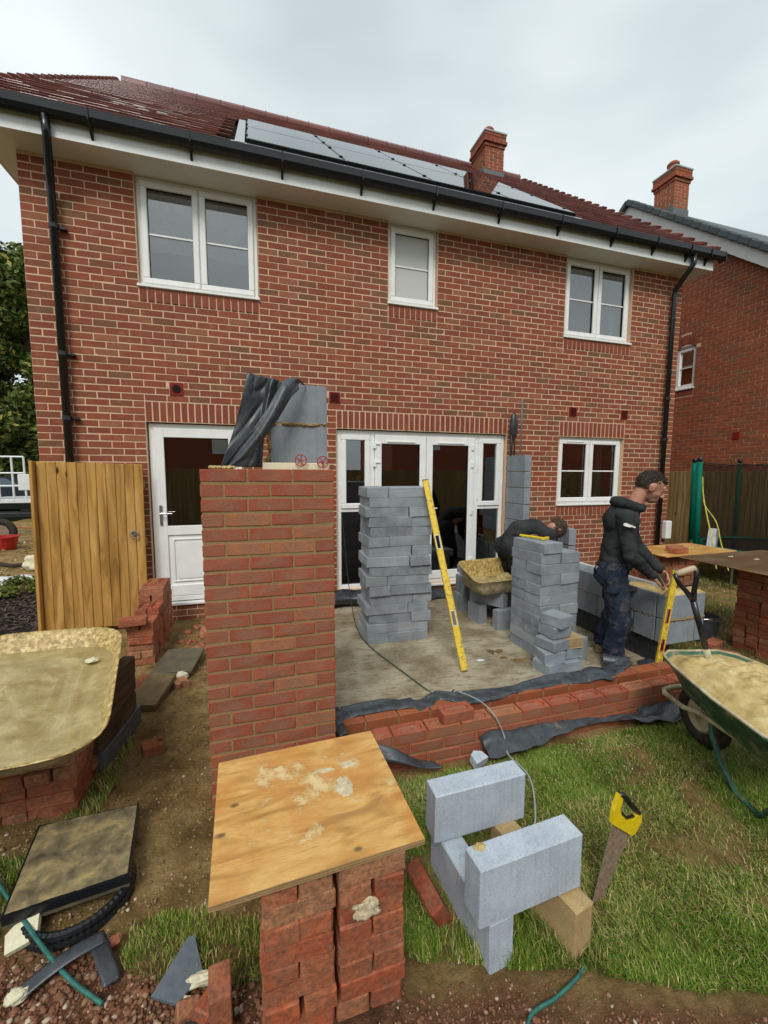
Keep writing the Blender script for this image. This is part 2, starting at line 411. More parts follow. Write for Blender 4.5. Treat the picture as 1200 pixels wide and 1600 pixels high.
class MB:
    def __init__(s): s.v, s.f, s.t, s.cur, s.mi, s.mcur = [], [], [], 0.0, [], 0
    def add(s, vs, fs):
        b = len(s.v); s.v += [tuple(x) for x in vs]
        for f in fs:
            s.f.append(tuple(b + i for i in f)); s.t.append(s.cur); s.mi.append(s.mcur)
        return s
    def tone(s, t): s.cur = t; return s
    def mat(s, i): s.mcur = i; return s
    def box(s, x0, x1, y0, y1, z0, z1, c=0.0, R=None, o=(0, 0, 0), j=0.0, piv=False):
        hx, hy, hz = (x1 - x0) / 2, (y1 - y0) / 2, (z1 - z0) / 2
        m = Vector(((x0 + x1) / 2, (y0 + y1) / 2, (z0 + z1) / 2))
        if piv: m = R @ m
        if c <= 0:
            vs = [Vector((a * hx, b * hy, d * hz)) for a in (-1, 1) for b in (-1, 1) for d in (-1, 1)]
            fs = [(0, 1, 3, 2), (4, 6, 7, 5), (0, 4, 5, 1), (2, 3, 7, 6), (0, 2, 6, 4), (1, 5, 7, 3)]
        else:
            vs, fs = CH_V(hx, hy, hz, c), CH_F
        if j: vs = [v + Vector((random.uniform(-j, j), random.uniform(-j, j), random.uniform(-j, j))) for v in vs]
        if R is not None: vs = [R @ v for v in vs]
        return s.add([v + m + Vector(o) for v in vs], fs)
    def cyl(s, p0, p1, r0, r1=None, n=12, cap=True):
        r1 = r0 if r1 is None else r1
        p0, p1 = Vector(p0), Vector(p1); d = (p1 - p0).normalized()
        a = d.orthogonal().normalized(); b = d.cross(a)
        vs = []
        for p, r in ((p0, r0), (p1, r1)):
            for i in range(n):
                t = 2 * math.pi * i / n; vs.append(p + (a * math.cos(t) + b * math.sin(t)) * r)
        fs = [(i, (i + 1) % n, n + (i + 1) % n, n + i) for i in range(n)]
        if cap: fs += [tuple(range(n - 1, -1, -1)), tuple(range(n, 2 * n))]
        return s.add(vs, fs)
    def tube(s, pts, r, n=8, cap=True):
        pts = [Vector(p) for p in pts]; N = len(pts)
        rs = r if hasattr(r, '__len__') else [r] * N
        a = None; vs = []
        for i, p in enumerate(pts):
            d = (pts[min(i + 1, N - 1)] - pts[max(i - 1, 0)]).normalized()
            a = d.orthogonal().normalized() if a is None else (a - d * a.dot(d)).normalized()
            b = d.cross(a)
            for k in range(n):
                t = 2 * math.pi * k / n; vs.append(p + (a * math.cos(t) + b * math.sin(t)) * rs[i])
        fs = [(i * n + k, i * n + (k + 1) % n, (i + 1) * n + (k + 1) % n, (i + 1) * n + k) for i in range(N - 1) for k in range(n)]
        if cap: fs += [tuple(range(n - 1, -1, -1)), tuple((N - 1) * n + k for k in range(n))]
        return s.add(vs, fs)
    def ell(s, c, r, R=None, nu=14, nv=9, j=0.0):
        vs = [Vector((0, 0, -1))]
        for a in range(1, nv):
            ph = -math.pi / 2 + math.pi * a / nv
            for b in range(nu):
                t = 2 * math.pi * b / nu; vs.append(Vector((math.cos(ph) * math.cos(t), math.cos(ph) * math.sin(t), math.sin(ph))))
        vs.append(Vector((0, 0, 1)))
        fs = [(0, 1 + (b + 1) % nu, 1 + b) for b in range(nu)]
        for a in range(nv - 2):
            for b in range(nu):
                i = 1 + a * nu; fs.append((i + b, i + (b + 1) % nu, i + nu + (b + 1) % nu, i + nu + b))
        l = len(vs) - 1; i = 1 + (nv - 2) * nu
        fs += [(i + b, i + (b + 1) % nu, l) for b in range(nu)]
        out = []
        for v in vs:
            w = Vector((v.x * r[0], v.y * r[1], v.z * r[2])) * (1 + random.uniform(-j, j))
            if R is not None: w = R @ w
            out.append(w + Vector(c))
        return s.add(out, fs)
    def grid(s, fn, nu, nv):
        vs = [fn(i / nu, k / nv) for i in range(nu + 1) for k in range(nv + 1)]
        fs = [(i * (nv + 1) + k, (i + 1) * (nv + 1) + k, (i + 1) * (nv + 1) + k + 1, i * (nv + 1) + k + 1) for i in range(nu) for k in range(nv)]
        return s.add(vs, fs)
    def prism(s, poly, z0, z1, tf=None):
        n = len(poly)
        vs = [Vector((p[0], p[1], z0)) for p in poly] + [Vector((p[0], p[1], z1)) for p in poly]
        if tf: vs = [tf(v) for v in vs]
        fs = [tuple(range(n - 1, -1, -1)), tuple(range(n, 2 * n))] + [(i, (i + 1) % n, n + (i + 1) % n, n + i) for i in range(n)]
        return s.add(vs, fs)
    def mesh(s, name, mats, smooth=False):
        me = bpy.data.meshes.new(name)
        me.from_pydata([tuple(v) for v in s.v], [], s.f)
        if not hasattr(mats, '__len__'): mats = [mats]
        for m in mats: me.materials.append(m)
        a = me.attributes.new('tone', 'FLOAT', 'FACE'); a.data.foreach_set('value', s.t)
        if len(mats) > 1: me.polygons.foreach_set('material_index', s.mi)
        if smooth: me.polygons.foreach_set('use_smooth', [True] * len(s.f))
        me.update()
        return me
    def build(s, name, mats, parent=None, smooth=False, **tg):
        o = bpy.data.objects.new(name, s.mesh(name, mats, smooth)); COL.objects.link(o)
        if parent is not None: keep(o, parent)
        for k, v in tg.items(): o[k] = v
        return o

def _ch():
    fs = []
    idx = lambda sx, sy, sz, k: ((sx * 2 + sy) * 2 + sz) * 3 + k
    for ax in range(3):
        for sg in (0, 1):
            o = [a for a in range(3) if a != ax]
            q = []
            for (p, r) in ((0, 0), (1, 0), (1, 1), (0, 1)):
                s3 = [0, 0, 0]; s3[ax] = sg; s3[o[0]] = p; s3[o[1]] = r
                q.append(idx(*s3, ax))
            if (sg == 0) != (ax == 1): q = q[::-1]
            fs.append(tuple(q))
    for ax in range(3):
        o = [a for a in range(3) if a != ax]
        for p in (0, 1):
            for r in (0, 1):
                q = []
                for e, k in ((0, o[0]), (1, o[0]), (1, o[1]), (0, o[1])):
                    s3 = [0, 0, 0]; s3[ax] = e; s3[o[0]] = p; s3[o[1]] = r
                    q.append(idx(*s3, k))
                fs.append(tuple(q))
    for a in (0, 1):
        for b in (0, 1):
            for c in (0, 1):
                fs.append((idx(a, b, c, 0), idx(a, b, c, 1), idx(a, b, c, 2)))
    return fs
CH_F = _ch()
def CH_V(hx, hy, hz, c):
    vs = []
    for sx in (-1, 1):
        for sy in (-1, 1):
            for sz in (-1, 1):
                vs += [Vector((sx * hx, sy * (hy - c), sz * (hz - c))), Vector((sx * (hx - c), sy * hy, sz * (hz - c))), Vector((sx * (hx - c), sy * (hy - c), sz * hz))]
    return vs
# orient chamfer faces outward
_v = CH_V(1, 1, 1, .2)
CH_F = [f if sum((_v[i] for i in f), Vector()).dot((_v[f[1]] - _v[f[0]]).cross(_v[f[2]] - _v[f[1]])) > 0 else f[::-1] for f in CH_F]

def tagd(o, label, cat, group=None):
    o['label'] = label; o['category'] = cat
    if group: o['group'] = group
    return o
def empty(name, loc, label=None, cat=None, group=None, rz=0):
    o = bpy.data.objects.new(name, None); COL.objects.link(o); o.location = loc; o.rotation_euler = (0, 0, rz)
    o.empty_display_size = .1
    if label: tagd(o, label, cat, group)
    return o
def keep(o, parent):
    o.parent = parent; o.matrix_parent_inverse = Matrix.Translation(-Vector(parent.location)) if parent.rotation_euler.z == 0 else parent.matrix_basis.inverted()
    return o
def inst(me, name, loc, rz=0, parent=None, rx=0, ry=0, **tg):
    o = bpy.data.objects.new(name, me); COL.objects.link(o)
    o.location = loc; o.rotation_euler = (rx, ry, rz)
    if parent is not None: keep(o, parent)
    for k, v in tg.items(): o[k] = v
    return o

_bc = {}
def brick_me(dims, mat, c=.0035, j=.0012, nvar=5, tag=''):
    key = (tuple(round(d, 3) for d in dims), mat.name, tag)
    if key not in _bc:
        L = []
        for i in range(nvar):
            mb = MB().tone(0)
            hx, hy, hz = (d / 2 for d in dims)
            mb.box(-hx, hx, -hy, hy, -hz, hz, c, j=j)
            L.append(mb.mesh('brick', mat))
        _bc[key] = L
    return random.choice(_bc[key])
def frog_me(mat, L=.215, Wd=.1025, H=.065):
    key = ('frog', mat.name)
    if key in _bc: return random.choice(_bc[key])
    out = []
    for k in range(3):
        mb = MB().tone(0); N = 28; hx, hy, hz = L / 2, Wd / 2, H / 2
        rings = []
        def rect(hx, hy, z, sup):
            r = []
            for i in range(N):
                t = 2 * math.pi * (i + .5) / N; cx, sx = math.cos(t), math.sin(t); e = 2.0 / sup
                r.append(Vector((math.copysign(abs(cx) ** e, cx) * hx, math.copysign(abs(sx) ** e, sx) * hy, z)) + Vector((random.uniform(-.0008, .0008), random.uniform(-.0008, .0008), random.uniform(-.0006, .0006))))
            return r
        rings = [rect(hx, hy, -hz, 40), rect(hx, hy, hz - .003, 40), rect(hx - .003, hy - .003, hz, 40), rect(hx - .021, hy - .018, hz, 3.2), rect(hx - .0235, hy - .0205, hz - .012, 3.1), rect(hx - .034, hy - .029, hz - .018, 2.8)]
        vs = [v for r in rings for v in r]
        fs = [tuple(range(N - 1, -1, -1))]
        for a in range(len(rings) - 1):
            fs += [(a * N + i, a * N + (i + 1) % N, (a + 1) * N + (i + 1) % N, (a + 1) * N + i) for i in range(N)]
        fs.append(tuple((len(rings) - 1) * N + i for i in range(N)))
        mb.add(vs, fs); out.append(mb.mesh('frogged_brick', mat))
    _bc[key] = out
    return out[0]

def brick_wall(x0, x1, z0, z1, holes, off=0.0, joint=.009, course=.075, unit=.225):
    """stretcher bond layout -> list of (xa, xb, za, zb) brick faces"""
    L = []
    n = int(round((z1 - z0) / course))
    for k in range(n):
        za, zb = z0 + k * course, z0 + (k + 1) * course
        edges = []
        x = x0 - (unit / 2 if (k + int(off)) % 2 else 0)
        while x < x1 - 1e-6:
            edges.append((max(x, x0), min(x + unit, x1))); x += unit
        for a, b in edges:
            segs = [(a, b)]
            for (hx0, hx1, hz0, hz1) in holes:
                if hz0 < zb - .01 and hz1 > za + .01:
                    ns = []
                    for (p, q) in segs:
                        if hx1 <= p or hx0 >= q: ns.append((p, q)); continue
                        if hx0 > p: ns.append((p, hx0))
                        if hx1 < q: ns.append((hx1, q))
                    segs = ns
            for p, q in segs:
                if q - p > .035: L.append((p + joint / 2, q - joint / 2, za + joint / 2, zb - joint / 2))
    return L

def panel_with_holes(mb, x0, x1, z0, z1, y0, y1, holes, ax='x'):
    xs = sorted({x0, x1} | {v for h in holes for v in h[:2] if x0 < v < x1})
    zs = sorted({z0, z1} | {v for h in holes for v in h[2:] if z0 < v < z1})
    for i in range(len(xs) - 1):
        run = None
        for k in range(len(zs) - 1):
            cx, cz = (xs[i] + xs[i + 1]) / 2, (zs[k] + zs[k + 1]) / 2
            inside = any(h[0] < cx < h[1] and h[2] < cz < h[3] for h in holes)
            if not inside:
                if ax == 'x': mb.box(xs[i], xs[i + 1], y0, y1, zs[k], zs[k + 1])
                else: mb.box(y0, y1, xs[i], xs[i + 1], zs[k], zs[k + 1])

def ground_z(x, y):
    z = G + .018 * noise.noise(Vector((x * 1.3, y * 1.3, 3))) + .010 * noise.noise(Vector((x * 6, y * 6, 1)))
    if x < 2.62: z += .020 * noise.noise(Vector((x * 11, y * 11, 5))) + .010 * abs(noise.noise(Vector((x * 26, y * 26, 8))))
    if -3.30 < y < -2.85 and x > 1.8 and x < 5.8: z -= .06 * max(0, 1 - abs(y + 3.05) / .25)
    return z
exec_after = []
# ================================================================== SETTING
def lawn_mask(x, y):
    n = noise.noise(Vector((x * 1.1, y * 1.1, 9))) * .5 + noise.noise(Vector((x * 4.2, y * 4.2, 2))) * .35
    m = 0.0
    if x > 2.62 and y < -3.1: m = 1.0
    if x > 6.15 and y < 4: m = 1.0
    if y < -3.97 - .42 * (x - 2.70) + .10 * n: m = 0.0
    if x < 2.62:
        if x > 1.68 and (x - 1.95) ** 2 / .10 + (y + 3.72 + .35 * (x - 1.95)) ** 2 / .016 < 1: m = .55
        if x < 1.22 and -3.1 > y > -3.55: m = .9
        if 1.22 < x < 1.38 and -3.0 < y < -2.3: m = .7
        if x < -1.5 and 8.2 < y < 9.6: m = 1
    m = m * (1.0 if n > -.06 else .55 if n > -.15 else .16)
    return max(0, min(1, m))
def red_mask(x, y):
    d = ((-3.97 - .42 * (x - 2.70)) - y) / .12 if x > 2.2 else ((-3.50 - .45 * (x - 1.4)) - y) / .12
    return max(0, min(1, d + noise.noise(Vector((x * 5, y * 5, 4))) * .8)) * .95
def mulch_mask(x, y):
    return 1.0 if (x < -.12 and -.35 < y < 1.9 and x > -3) else 0.0

xs = np.concatenate([np.arange(-6, .4, .12), np.arange(.4, 6.4, .035), np.arange(6.4, 11.2, .12)])
ys = np.concatenate([np.arange(-5.6, -2.6, .035), np.arange(-2.6, .2, .07), np.arange(.2, 14, .2)])
vs, lw, rd, mu = [], [], [], []
for x in xs:
    for y in ys:
        e = 1.0 if (x in (xs[0], xs[-1]) or y in (ys[0], ys[-1])) else 0.0
        vs.append((x, y, -.30 if e else ground_z(x, y)))
        lw.append(lawn_mask(x, y)); rd.append(red_mask(x, y)); mu.append(mulch_mask(x, y))
ny = len(ys)
fs = [(i * ny + k, (i + 1) * ny + k, (i + 1) * ny + k + 1, i * ny + k + 1) for i in range(len(xs) - 1) for k in range(ny - 1)]
me = bpy.data.meshes.new('ground'); me.from_pydata(vs, [], fs); me.materials.append(M_SOIL)
for nm, arr in (('lawn', lw), ('redsoil', rd), ('mulch', mu)):
    a = me.attributes.new(nm, 'FLOAT', 'POINT'); a.data.foreach_set('value', arr)
me.polygons.foreach_set('use_smooth', [True] * len(fs))
o = bpy.data.objects.new('ground', me); COL.objects.link(o); o['kind'] = 'structure'
M_FARG = m_plain('far_ground', (.06, .085, .022), .9, 0, .4, .6)
MB().add([(-300, -300, -.27), (300, -300, -.27), (300, 300, -.27), (-300, 300, -.27)], [(0, 1, 2, 3)]).build('field', M_FARG, kind='structure')
M_ROAD = m_plain('asphalt', (.05, .048, .046), .7, .003, .3, 30)
MB().box(-40, 30, 14.2, 22, -.26, -.215).build('road', M_ROAD, kind='structure')
kb = MB()
for i in range(18):
    x = -14 + i * .92
    kb.tone(random.random()).box(x, x + .91, 14.05, 14.19, -.26, -.10, .012)
kb.build('kerb', M_GREY, kind='structure')

# concrete slab of the extension
sl = MB()
def slabf(a, b):
    x, y = 2.55 + 3.25 * a, -2.82 + 2.84 * b
    return Vector((x, y, G + .012 + .006 * noise.noise(Vector((x * 3, y * 3, 7))) + .003 * noise.noise(Vector((x * 14, y * 14, 7)))))
sl.grid(slabf, 90, 80)
sl.build('concrete_slab', M_CONC, smooth=True, kind='structure')

# ================================================================== HOUSE
HX = 8.775
TOP = 4.68
ops = dict(door=(1.0125, 2.025, .015, 2.1), french=(3.15, 5.625, 0.0, 2.1), kitchen=(6.525, 7.7625, 1.05, 2.1),
           w1=(1.0125, 2.25, 3.525, TOP), w2=(3.825, 4.5, 3.675, TOP), w3=(6.525, 7.7625, 3.525, TOP))
solds = [(1.0125, 2.025, 2.1, .225), (3.15, 5.625, 2.1, .225), (6.525, 7.7625, 2.1, .225),
         (1.0125, 2.25, 3.375, .15), (3.825, 4.5, 3.525, .15), (6.525, 7.7625, 3.375, .15), (6.525, 7.7625, .9, .15)]
vents = [(1.225, 1.45, 2.4, 2.55), (3.02, 3.245, 2.4, 2.55), (6.64, 6.865, 2.4, 2.55), (7.62, 7.845, 2.4, 2.55)]
vents = [(1.27, 1.41, 2.4, 2.54), (3.06, 3.20, 2.405, 2.545), (6.68, 6.82, 2.4, 2.54), (7.665, 7.8, 2.4, 2.54)]
holes = list(ops.values())
house = empty('brick_house', (4.4, .05, G), 'red brick two storey house with white windows and solar panels on its roof', 'house')
mb = MB(); panel_with_holes(mb, 0.004, HX - .004, -.35, TOP, .0022, .26, holes)
mb.box(.004, .26, .262, 10.2, -.35, TOP); mb.box(.262, HX - .262, 10.0, 10.2, -.35, TOP)
mb.build('wall', M_MORT, house)
MB().box(HX - .26, HX - .004, .262, 10.2, -.35, TOP).build('side_wall', MB_HOUSE, house)
fl = [(0.26, HX - .26, 2.35, 2.50)]
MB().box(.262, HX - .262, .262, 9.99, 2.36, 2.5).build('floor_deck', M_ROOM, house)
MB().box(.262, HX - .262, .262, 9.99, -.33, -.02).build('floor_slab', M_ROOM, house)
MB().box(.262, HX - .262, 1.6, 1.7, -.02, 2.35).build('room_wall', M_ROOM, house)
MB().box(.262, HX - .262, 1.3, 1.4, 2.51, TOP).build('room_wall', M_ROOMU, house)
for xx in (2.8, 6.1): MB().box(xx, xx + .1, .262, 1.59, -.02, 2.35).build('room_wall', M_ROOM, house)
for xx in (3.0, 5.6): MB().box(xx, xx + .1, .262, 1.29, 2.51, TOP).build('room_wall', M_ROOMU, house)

bh = holes + [(a, b, z, z + h) for a, b, z, h in solds] + vents
bl = brick_wall(0, HX, -.3, 4.65, bh)
camp = Vector(cam.location) if False else Vector((2.19, -5.2, 1.55))
def split_build(bl, mat, parent, name, depth=.1025, yface=0.0, flip=None, lim=300, c=.003, hidden=None):
    """the nearest lim bricks as parts, the rest as one joined part"""
    def cen(b):
        if flip is None: return Vector(((b[0] + b[1]) / 2, yface, (b[2] + b[3]) / 2))
        return Vector((flip, (b[0] + b[1]) / 2, (b[2] + b[3]) / 2))
    order = sorted(range(len(bl)), key=lambda i: (hidden(bl[i]) if hidden else 0, (cen(bl[i]) - camp).length))
    near = set(order[:lim]); rest = MB()
    for i, b in enumerate(bl):
        L, H = b[1] - b[0], b[3] - b[2]
        pr = random.uniform(-.0015, .002)
        if i in near:
            dims = (L, depth, H) if flip is None else (depth, L, H)
            me = brick_me(dims, mat, c, .001, 3)
            loc = ((b[0] + b[1]) / 2, yface + depth / 2 - pr, (b[2] + b[3]) / 2) if flip is None else (flip + depth / 2 - pr, (b[0] + b[1]) / 2, (b[2] + b[3]) / 2)
            inst(me, name, loc, parent=parent)
        else:
            rest.tone(random.random())
            if flip is None: rest.box(b[0], b[1], yface - pr, yface + depth - pr, b[2], b[3], c, j=.001)
            else: rest.box(flip - pr, flip + depth - pr, b[0], b[1], b[2], b[3], c, j=.001)
    if rest.v: rest.build(name + 'work', mat, parent, kind='stuff')
def hid(b):
    xm, zm = (b[0] + b[1]) / 2, (b[2] + b[3]) / 2
    return 1 if (1.6 < xm < 3.1 and zm < 1.95 and xm > 1.2) or zm < .2 else 0
split_build(bl, MB_HOUSE, house, 'brick', hidden=hid)
# soldier courses over doors and windows, brick-on-edge sills
for a, b, z, h in solds:
    n = int(round((b - a) / .075)); w = (b - a) / n
    for i in range(n):
        me = brick_me((w - .014, .1025, h - .014), MB_SOLD, .003, .0014, 3)
        inst(me, 'header_brick', (a + w * (i + .5), .050 + random.uniform(-.001, .001) - (.006 if h < .2 else 0), z + h / 2), parent=house)
for i, (a, b, z0, z1) in enumerate(vents):
    mb = MB().box(a, b, -.012, .05, z0, z1, .003)
    o = mb.build('air_vent', M_VENT, house)
    s = MB()
    if i == 0:
        cx, cz = (a + b) / 2, (z0 + z1) / 2
        s.cyl((cx, -.018, cz), (cx, -.0125, cz), .045, .045, 20)
        s.build('grille_disc', M_DARK, o)
    else:
        for k in range(7): s.box(a + .018, b - .018, -.017, -.0125, z0 + .016 + k * .0165, z0 + .023 + k * .0165)
        s.build('grille', M_DARK, o)
# side quoins (bricks returning on the left flank)
mb = MB()
for k in range(66):
    z = -.3 + k * .075
    for q in range(3):
        mb.tone(random.random()).box(-.001, .1, .104 + q * .225 + (.112 if k % 2 else 0), .104 + q * .225 + .214 + (.112 if k % 2 else 0), z + .005, z + .07, .003)
mb.build('return_brickwork', MB_HOUSE, house, kind='stuff')

def frame_ring(mb, x0, x1, z0, z1, w, y0, y1, c=.004, wb=None):
    wb = w if wb is None else wb
    mb.box(x0, x1, y0, y1, z1 - w, z1, c); mb.box(x0, x1, y0, y1, z0, z0 + wb, c)
    mb.box(x0, x0 + w, y0 + .0008, y1 - .0008, z0 + wb - .002, z1 - w + .002, c); mb.box(x1 - w, x1, y0 + .0008, y1 - .0008, z0 + wb - .002, z1 - w + .002, c)
def casement(parent, x0, x1, z0, z1, split, bars=True, glass=None, blind=None, sill=True, ytop=.055):
    fr = MB(); frame_ring(fr, x0 + .003, x1 - .003, z0 + .03, z1 - .001, .060, .058, .125)
    for s in split: fr.box(s - .024, s + .024, .0585, .124, z0 + .084, z1 - .066, .003)
    w = fr.build('window', M_WHITE, parent)
    es = [x0 + .045] + list(split) + [x1 - .045]
    for i in range(len(es) - 1):
        a, b = es[i] + (.006 if i else 0), es[i + 1] - (.006 if i < len(es) - 2 else 0)
        sm = MB(); frame_ring(sm, a, b, z0 + .062, z1 - .045, .062, .034, .09, .008)
        sm.build('sash', M_WHITE, w)
        ga, gb, gc, gd = a + .06, b - .06, z0 + .12, z1 - .105
        gm = MB().add([(ga, .075, gc), (gb, .075, gc), (gb, .075, gd), (ga, .075, gd)], [(0, 1, 2, 3)])
        gm.build('pane', glass or M_GLASS, w)
        zb = gc + (gd - gc) * .5
        gk = MB(); frame_ring(gk, ga - .001, gb + .001, gc - .001, gd + .001, .006, .060, .074, 0)
        gk.build('gasket', M_DARK, w)
        if bars: MB().box(ga, gb, .064, .0735, zb - .010, zb + .010, .002).build('glazing_bar', M_WHITE, w)
        tv = MB().box((a + b) / 2 - .16 if b - a > .4 else a + .08, (a + b) / 2 + .16 if b - a > .4 else b - .08, .026, .0335, z1 - .078, z1 - .066, .002)
        if i == 0: tv.build('trickle_vent', M_WHITE, w)
    if sill: MB().box(x0 - .012, x1 + .012, -.028, .06, z0 + .002, z0 + .030, .004).build('sill', M_WHITE, w)
    return w
W1 = casement(house, *ops['w1'], [1.631], glass=M_GLASSU)
W2 = casement(house, *ops['w2'], [], glass=M_FROST)
W3 = casement(house, *ops['w3'], [7.144], glass=M_GLASSU)
WK = casement(house, *ops['kitchen'], [7.144])
# blinds behind the upstairs glass
for (x0, x1, z0, z1), w, zb in ((ops['w1'], W1, 3.96), (ops['w3'], W3, 4.12)):
    b = MB()
    def bl_(u, v, x0=x0, x1=x1, z1=z1, zb=zb):
        x = x0 + .06 + (x1 - x0 - .12) * u; z = z1 - .13 - (z1 - .13 - zb) * v
        return Vector((x, .100 + .008 * math.sin(v * 9) + .010 * noise.noise(Vector((x * 6, z * 9, 1))) * (1 + 3 * v * v), z + .01 * math.sin(x * 9) * v))
    b.grid(bl_, 30, 20); b.build('blind', M_CURT, w, smooth=True)
MB().box(1.55, 1.56, .2, .21, 3.6, 3.86).box(1.55, 1.63, .2, .21, 3.845, 3.86).build('photo_stand', M_WHITE, W1)
MB().box(7.30, 7.46, .2, .30, 3.60, 3.78, .01).build('lamp_shade', m_plain('parchment', (.55, .48, .34), .8), W3)
MB().box(7.52, 7.62, .2, .24, 3.6, 4.4).build('curtain', M_CURT, W3)
MB().box(7.50, 7.62, .28, .32, 1.1, 2.0).build('curtain', M_GREY, WK)

# back door
def door_leaf(parent, a, b, z0, z1, st, gz0, gz1, panel=None):
    d = MB(); 
    d.box(a, a + st, .04, .10, z0, z1, .005).box(b - st, b, .04, .10, z0, z1, .005)
    d.box(a + st - .002, b - st + .002, .0408, .0992, gz1, z1, .005).box(a + st - .002, b - st + .002, .0408, .0992, z0, z0 + .13 if panel else gz0, .005)
    if panel: d.box(a + st - .002, b - st + .002, .0408, .0992, gz0 - .11, gz0, .005)
    o = d.build('door', M_WHITE, parent)
    p = MB().add([(a + st - .004, .072, gz0 - .004), (b - st + .004, .072, gz0 - .004), (b - st + .004, .072, gz1 + .004), (a + st - .004, .072, gz1 + .004)], [(0, 1, 2, 3)])
    p.build('pane', M_GLASS, o)
    gk = MB(); frame_ring(gk, a + st - .001, b - st + .001, gz0 - .001, gz1 + .001, .008, .056, .071, 0); gk.build('gasket', M_DARK, o)
    return o
dx0, dx1 = 1.0125, 2.025
fr = MB(); frame_ring(fr, dx0 + .012, dx1 - .012, .02, 2.088, .06, .055, .13)
fr.build('door_frame', M_WHITE, house)
dl = door_leaf(house, dx0 + .065, dx1 - .065, .085, 2.035, .098, .92, 1.935, panel=True)
MB().box(dx0 + .16, dx1 - .16, .06, .08, .21, .815, .004).build('lower_panel', M_WHITE, dl)
pm = MB(); frame_ring(pm, dx0 + .205, dx1 - .205, .25, .77, .022, .046, .0595, .006)
pm.box(dx0 + .245, dx1 - .245, .05, .0596, .29, .73, .009); pm.build('moulding', M_WHITE, dl)
h = MB().box(dx0 + .088, dx0 + .118, .022, .0395, .93, 1.165, .006); h.cyl((dx0 + .103, .022, 1.07), (dx0 + .103, -.02, 1.07), .009, n=10)
h.tube([(dx0 + .103, -.02, 1.07), (dx0 + .15, -.022, 1.072), (dx0 + .225, -.018, 1.068)], .009)
h.build('handle', M_STEEL, dl)
MB().box(dx0 - .01, dx1 + .01, -.03, .05, -.012, .018, .004).box(dx0 + .02, dx1 - .02, .03, .054, .03, .08, .003).build('threshold', M_WHITE, house)

# french doors with side lights
fx0, fx1 = 3.15, 5.625
fr = MB(); frame_ring(fr, fx0 + .012, fx1 - .012, .0, 2.088, .055, .055, .13)
fr.box(3.60, 3.665, .056, .129, .05, 2.04, .004).box(5.135, 5.205, .056, .129, .05, 2.04, .004)
fr.box(3.21, 3.605, .0555, .1285, 1.03, 1.09, .003).box(5.20, 5.57, .0555, .1285, 1.03, 1.09, .003)
fr.build('door_frame', M_WHITE, house)
l1 = door_leaf(house, 3.668, 4.395, .055, 2.035, .092, .17, 1.925)
l2 = door_leaf(house, 4.402, 5.132, .055, 2.035, .092, .17, 1.925)
for l, hx in ((l1, 3.66), (l2, 5.10)):
    for z in (.25, .95, 1.62, 1.86):
        MB().box(hx - .02, hx + .02, .022, .0395, z, z + .085, .004).box(hx - .012, hx + .075 if hx < 4 else hx + .03, .024, .0385, z + .052, z + .074, .003).build('hinge', M_WHITE, l)
    tx = (3.668 + 4.395) / 2 if hx < 4 else (4.402 + 5.132) / 2
    MB().box(tx - .2, tx + .2, .028, .0395, 1.945, 1.965, .003).build('trickle_vent', M_WHITE, l)
h = MB().box(4.425, 4.455, .022, .0395, .92, 1.15, .006).tube([(4.44, .0395, 1.06), (4.44, -.02, 1.06), (4.54, -.02, 1.06)], .009); h.build('handle', M_WHITE, l2)
for a, b in ((3.215, 3.60), (5.205, 5.56)):
    s = MB(); frame_ring(s, a, b, 1.075, 2.03, .068, .036, .092, .008); so_ = s.build('sash', M_WHITE, house)
    MB().add([(a + .06, .072, 1.14), (b - .06, .072, 1.14), (b - .06, .072, 1.97), (a + .06, .072, 1.97)], [(0, 1, 2, 3)]).build('pane', M_GLASS, so_)
    MB().add([(a, .085, .05), (b, .085, .05), (b, .085, 1.035), (a, .085, 1.035)], [(0, 1, 2, 3)]).build('pane', M_GLASS, house)
MB().box(fx0 - .01, fx1 + .01, -.03, .054, -.03, -.002, .003).build('threshold', M_WHITE, house)

# things on the kitchen sill
fv = empty('flower_vase', (6.82, .22, 1.08), 'vase of pink and white flowers behind the left pane of the kitchen window', 'flowers')
MB().cyl((6.82, .22, 1.08), (6.82, .22, 1.32), .03, .04, 12).build('vase', M_FROST, fv)
fb = MB()
for i in range(46):
    a, b = random.uniform(0, 6.28), random.uniform(0, 1)
    p = Vector((6.82 + .15 * math.cos(a) * b, .22 + .06 * math.sin(a) * b, 1.55 + random.uniform(-.1, .1) * (1.2 - b)))
    fb.ell(p, (.024, .02, .022), nu=6, nv=4, j=.15)
fb.build('blossom', m_plain('flower_petal', (.62, .42, .50), .8, 0, .4, 60), fv)
sm = MB()
for i in range(7): sm.tube([(6.82, .22, 1.3), (6.82 + random.uniform(-.1, .1), .22, 1.54)], .003, 4)
sm.build('stem', M_GRASS, fv)
for x, c, h, r, nm in ((6.66, (.25, .42, .45), .17, .045, 'blue jug at the left end of the kitchen window sill'), (6.77, (.75, .76, .74), .13, .022, 'slim white bottle beside the blue jug on the kitchen sill'),
                       (6.90, (.72, .72, .70), .12, .05, 'white pot under the flowers on the kitchen sill'), (7.3, (.66, .68, .68), .09, .06, 'white bowl behind the right pane of the kitchen window')):
    t = MB().cyl((x, .2, 1.085), (x, .2, 1.085 + h), r, r * .85, 14).cyl((x, .2, 1.085 + h), (x, .2, 1.085 + h + .03), r * .4, r * .35, 10)
    tagd(t.build('sill_bottle' if r < .03 else 'sill_jug' if 'jug' in nm else 'sill_pot' if 'pot' in nm else 'sill_bowl', m_plain('glaze', c, .3), smooth=False), nm, 'jug' if 'jug' in nm else 'bottle' if 'bottle' in nm else 'pot' if 'pot' in nm else 'bowl')
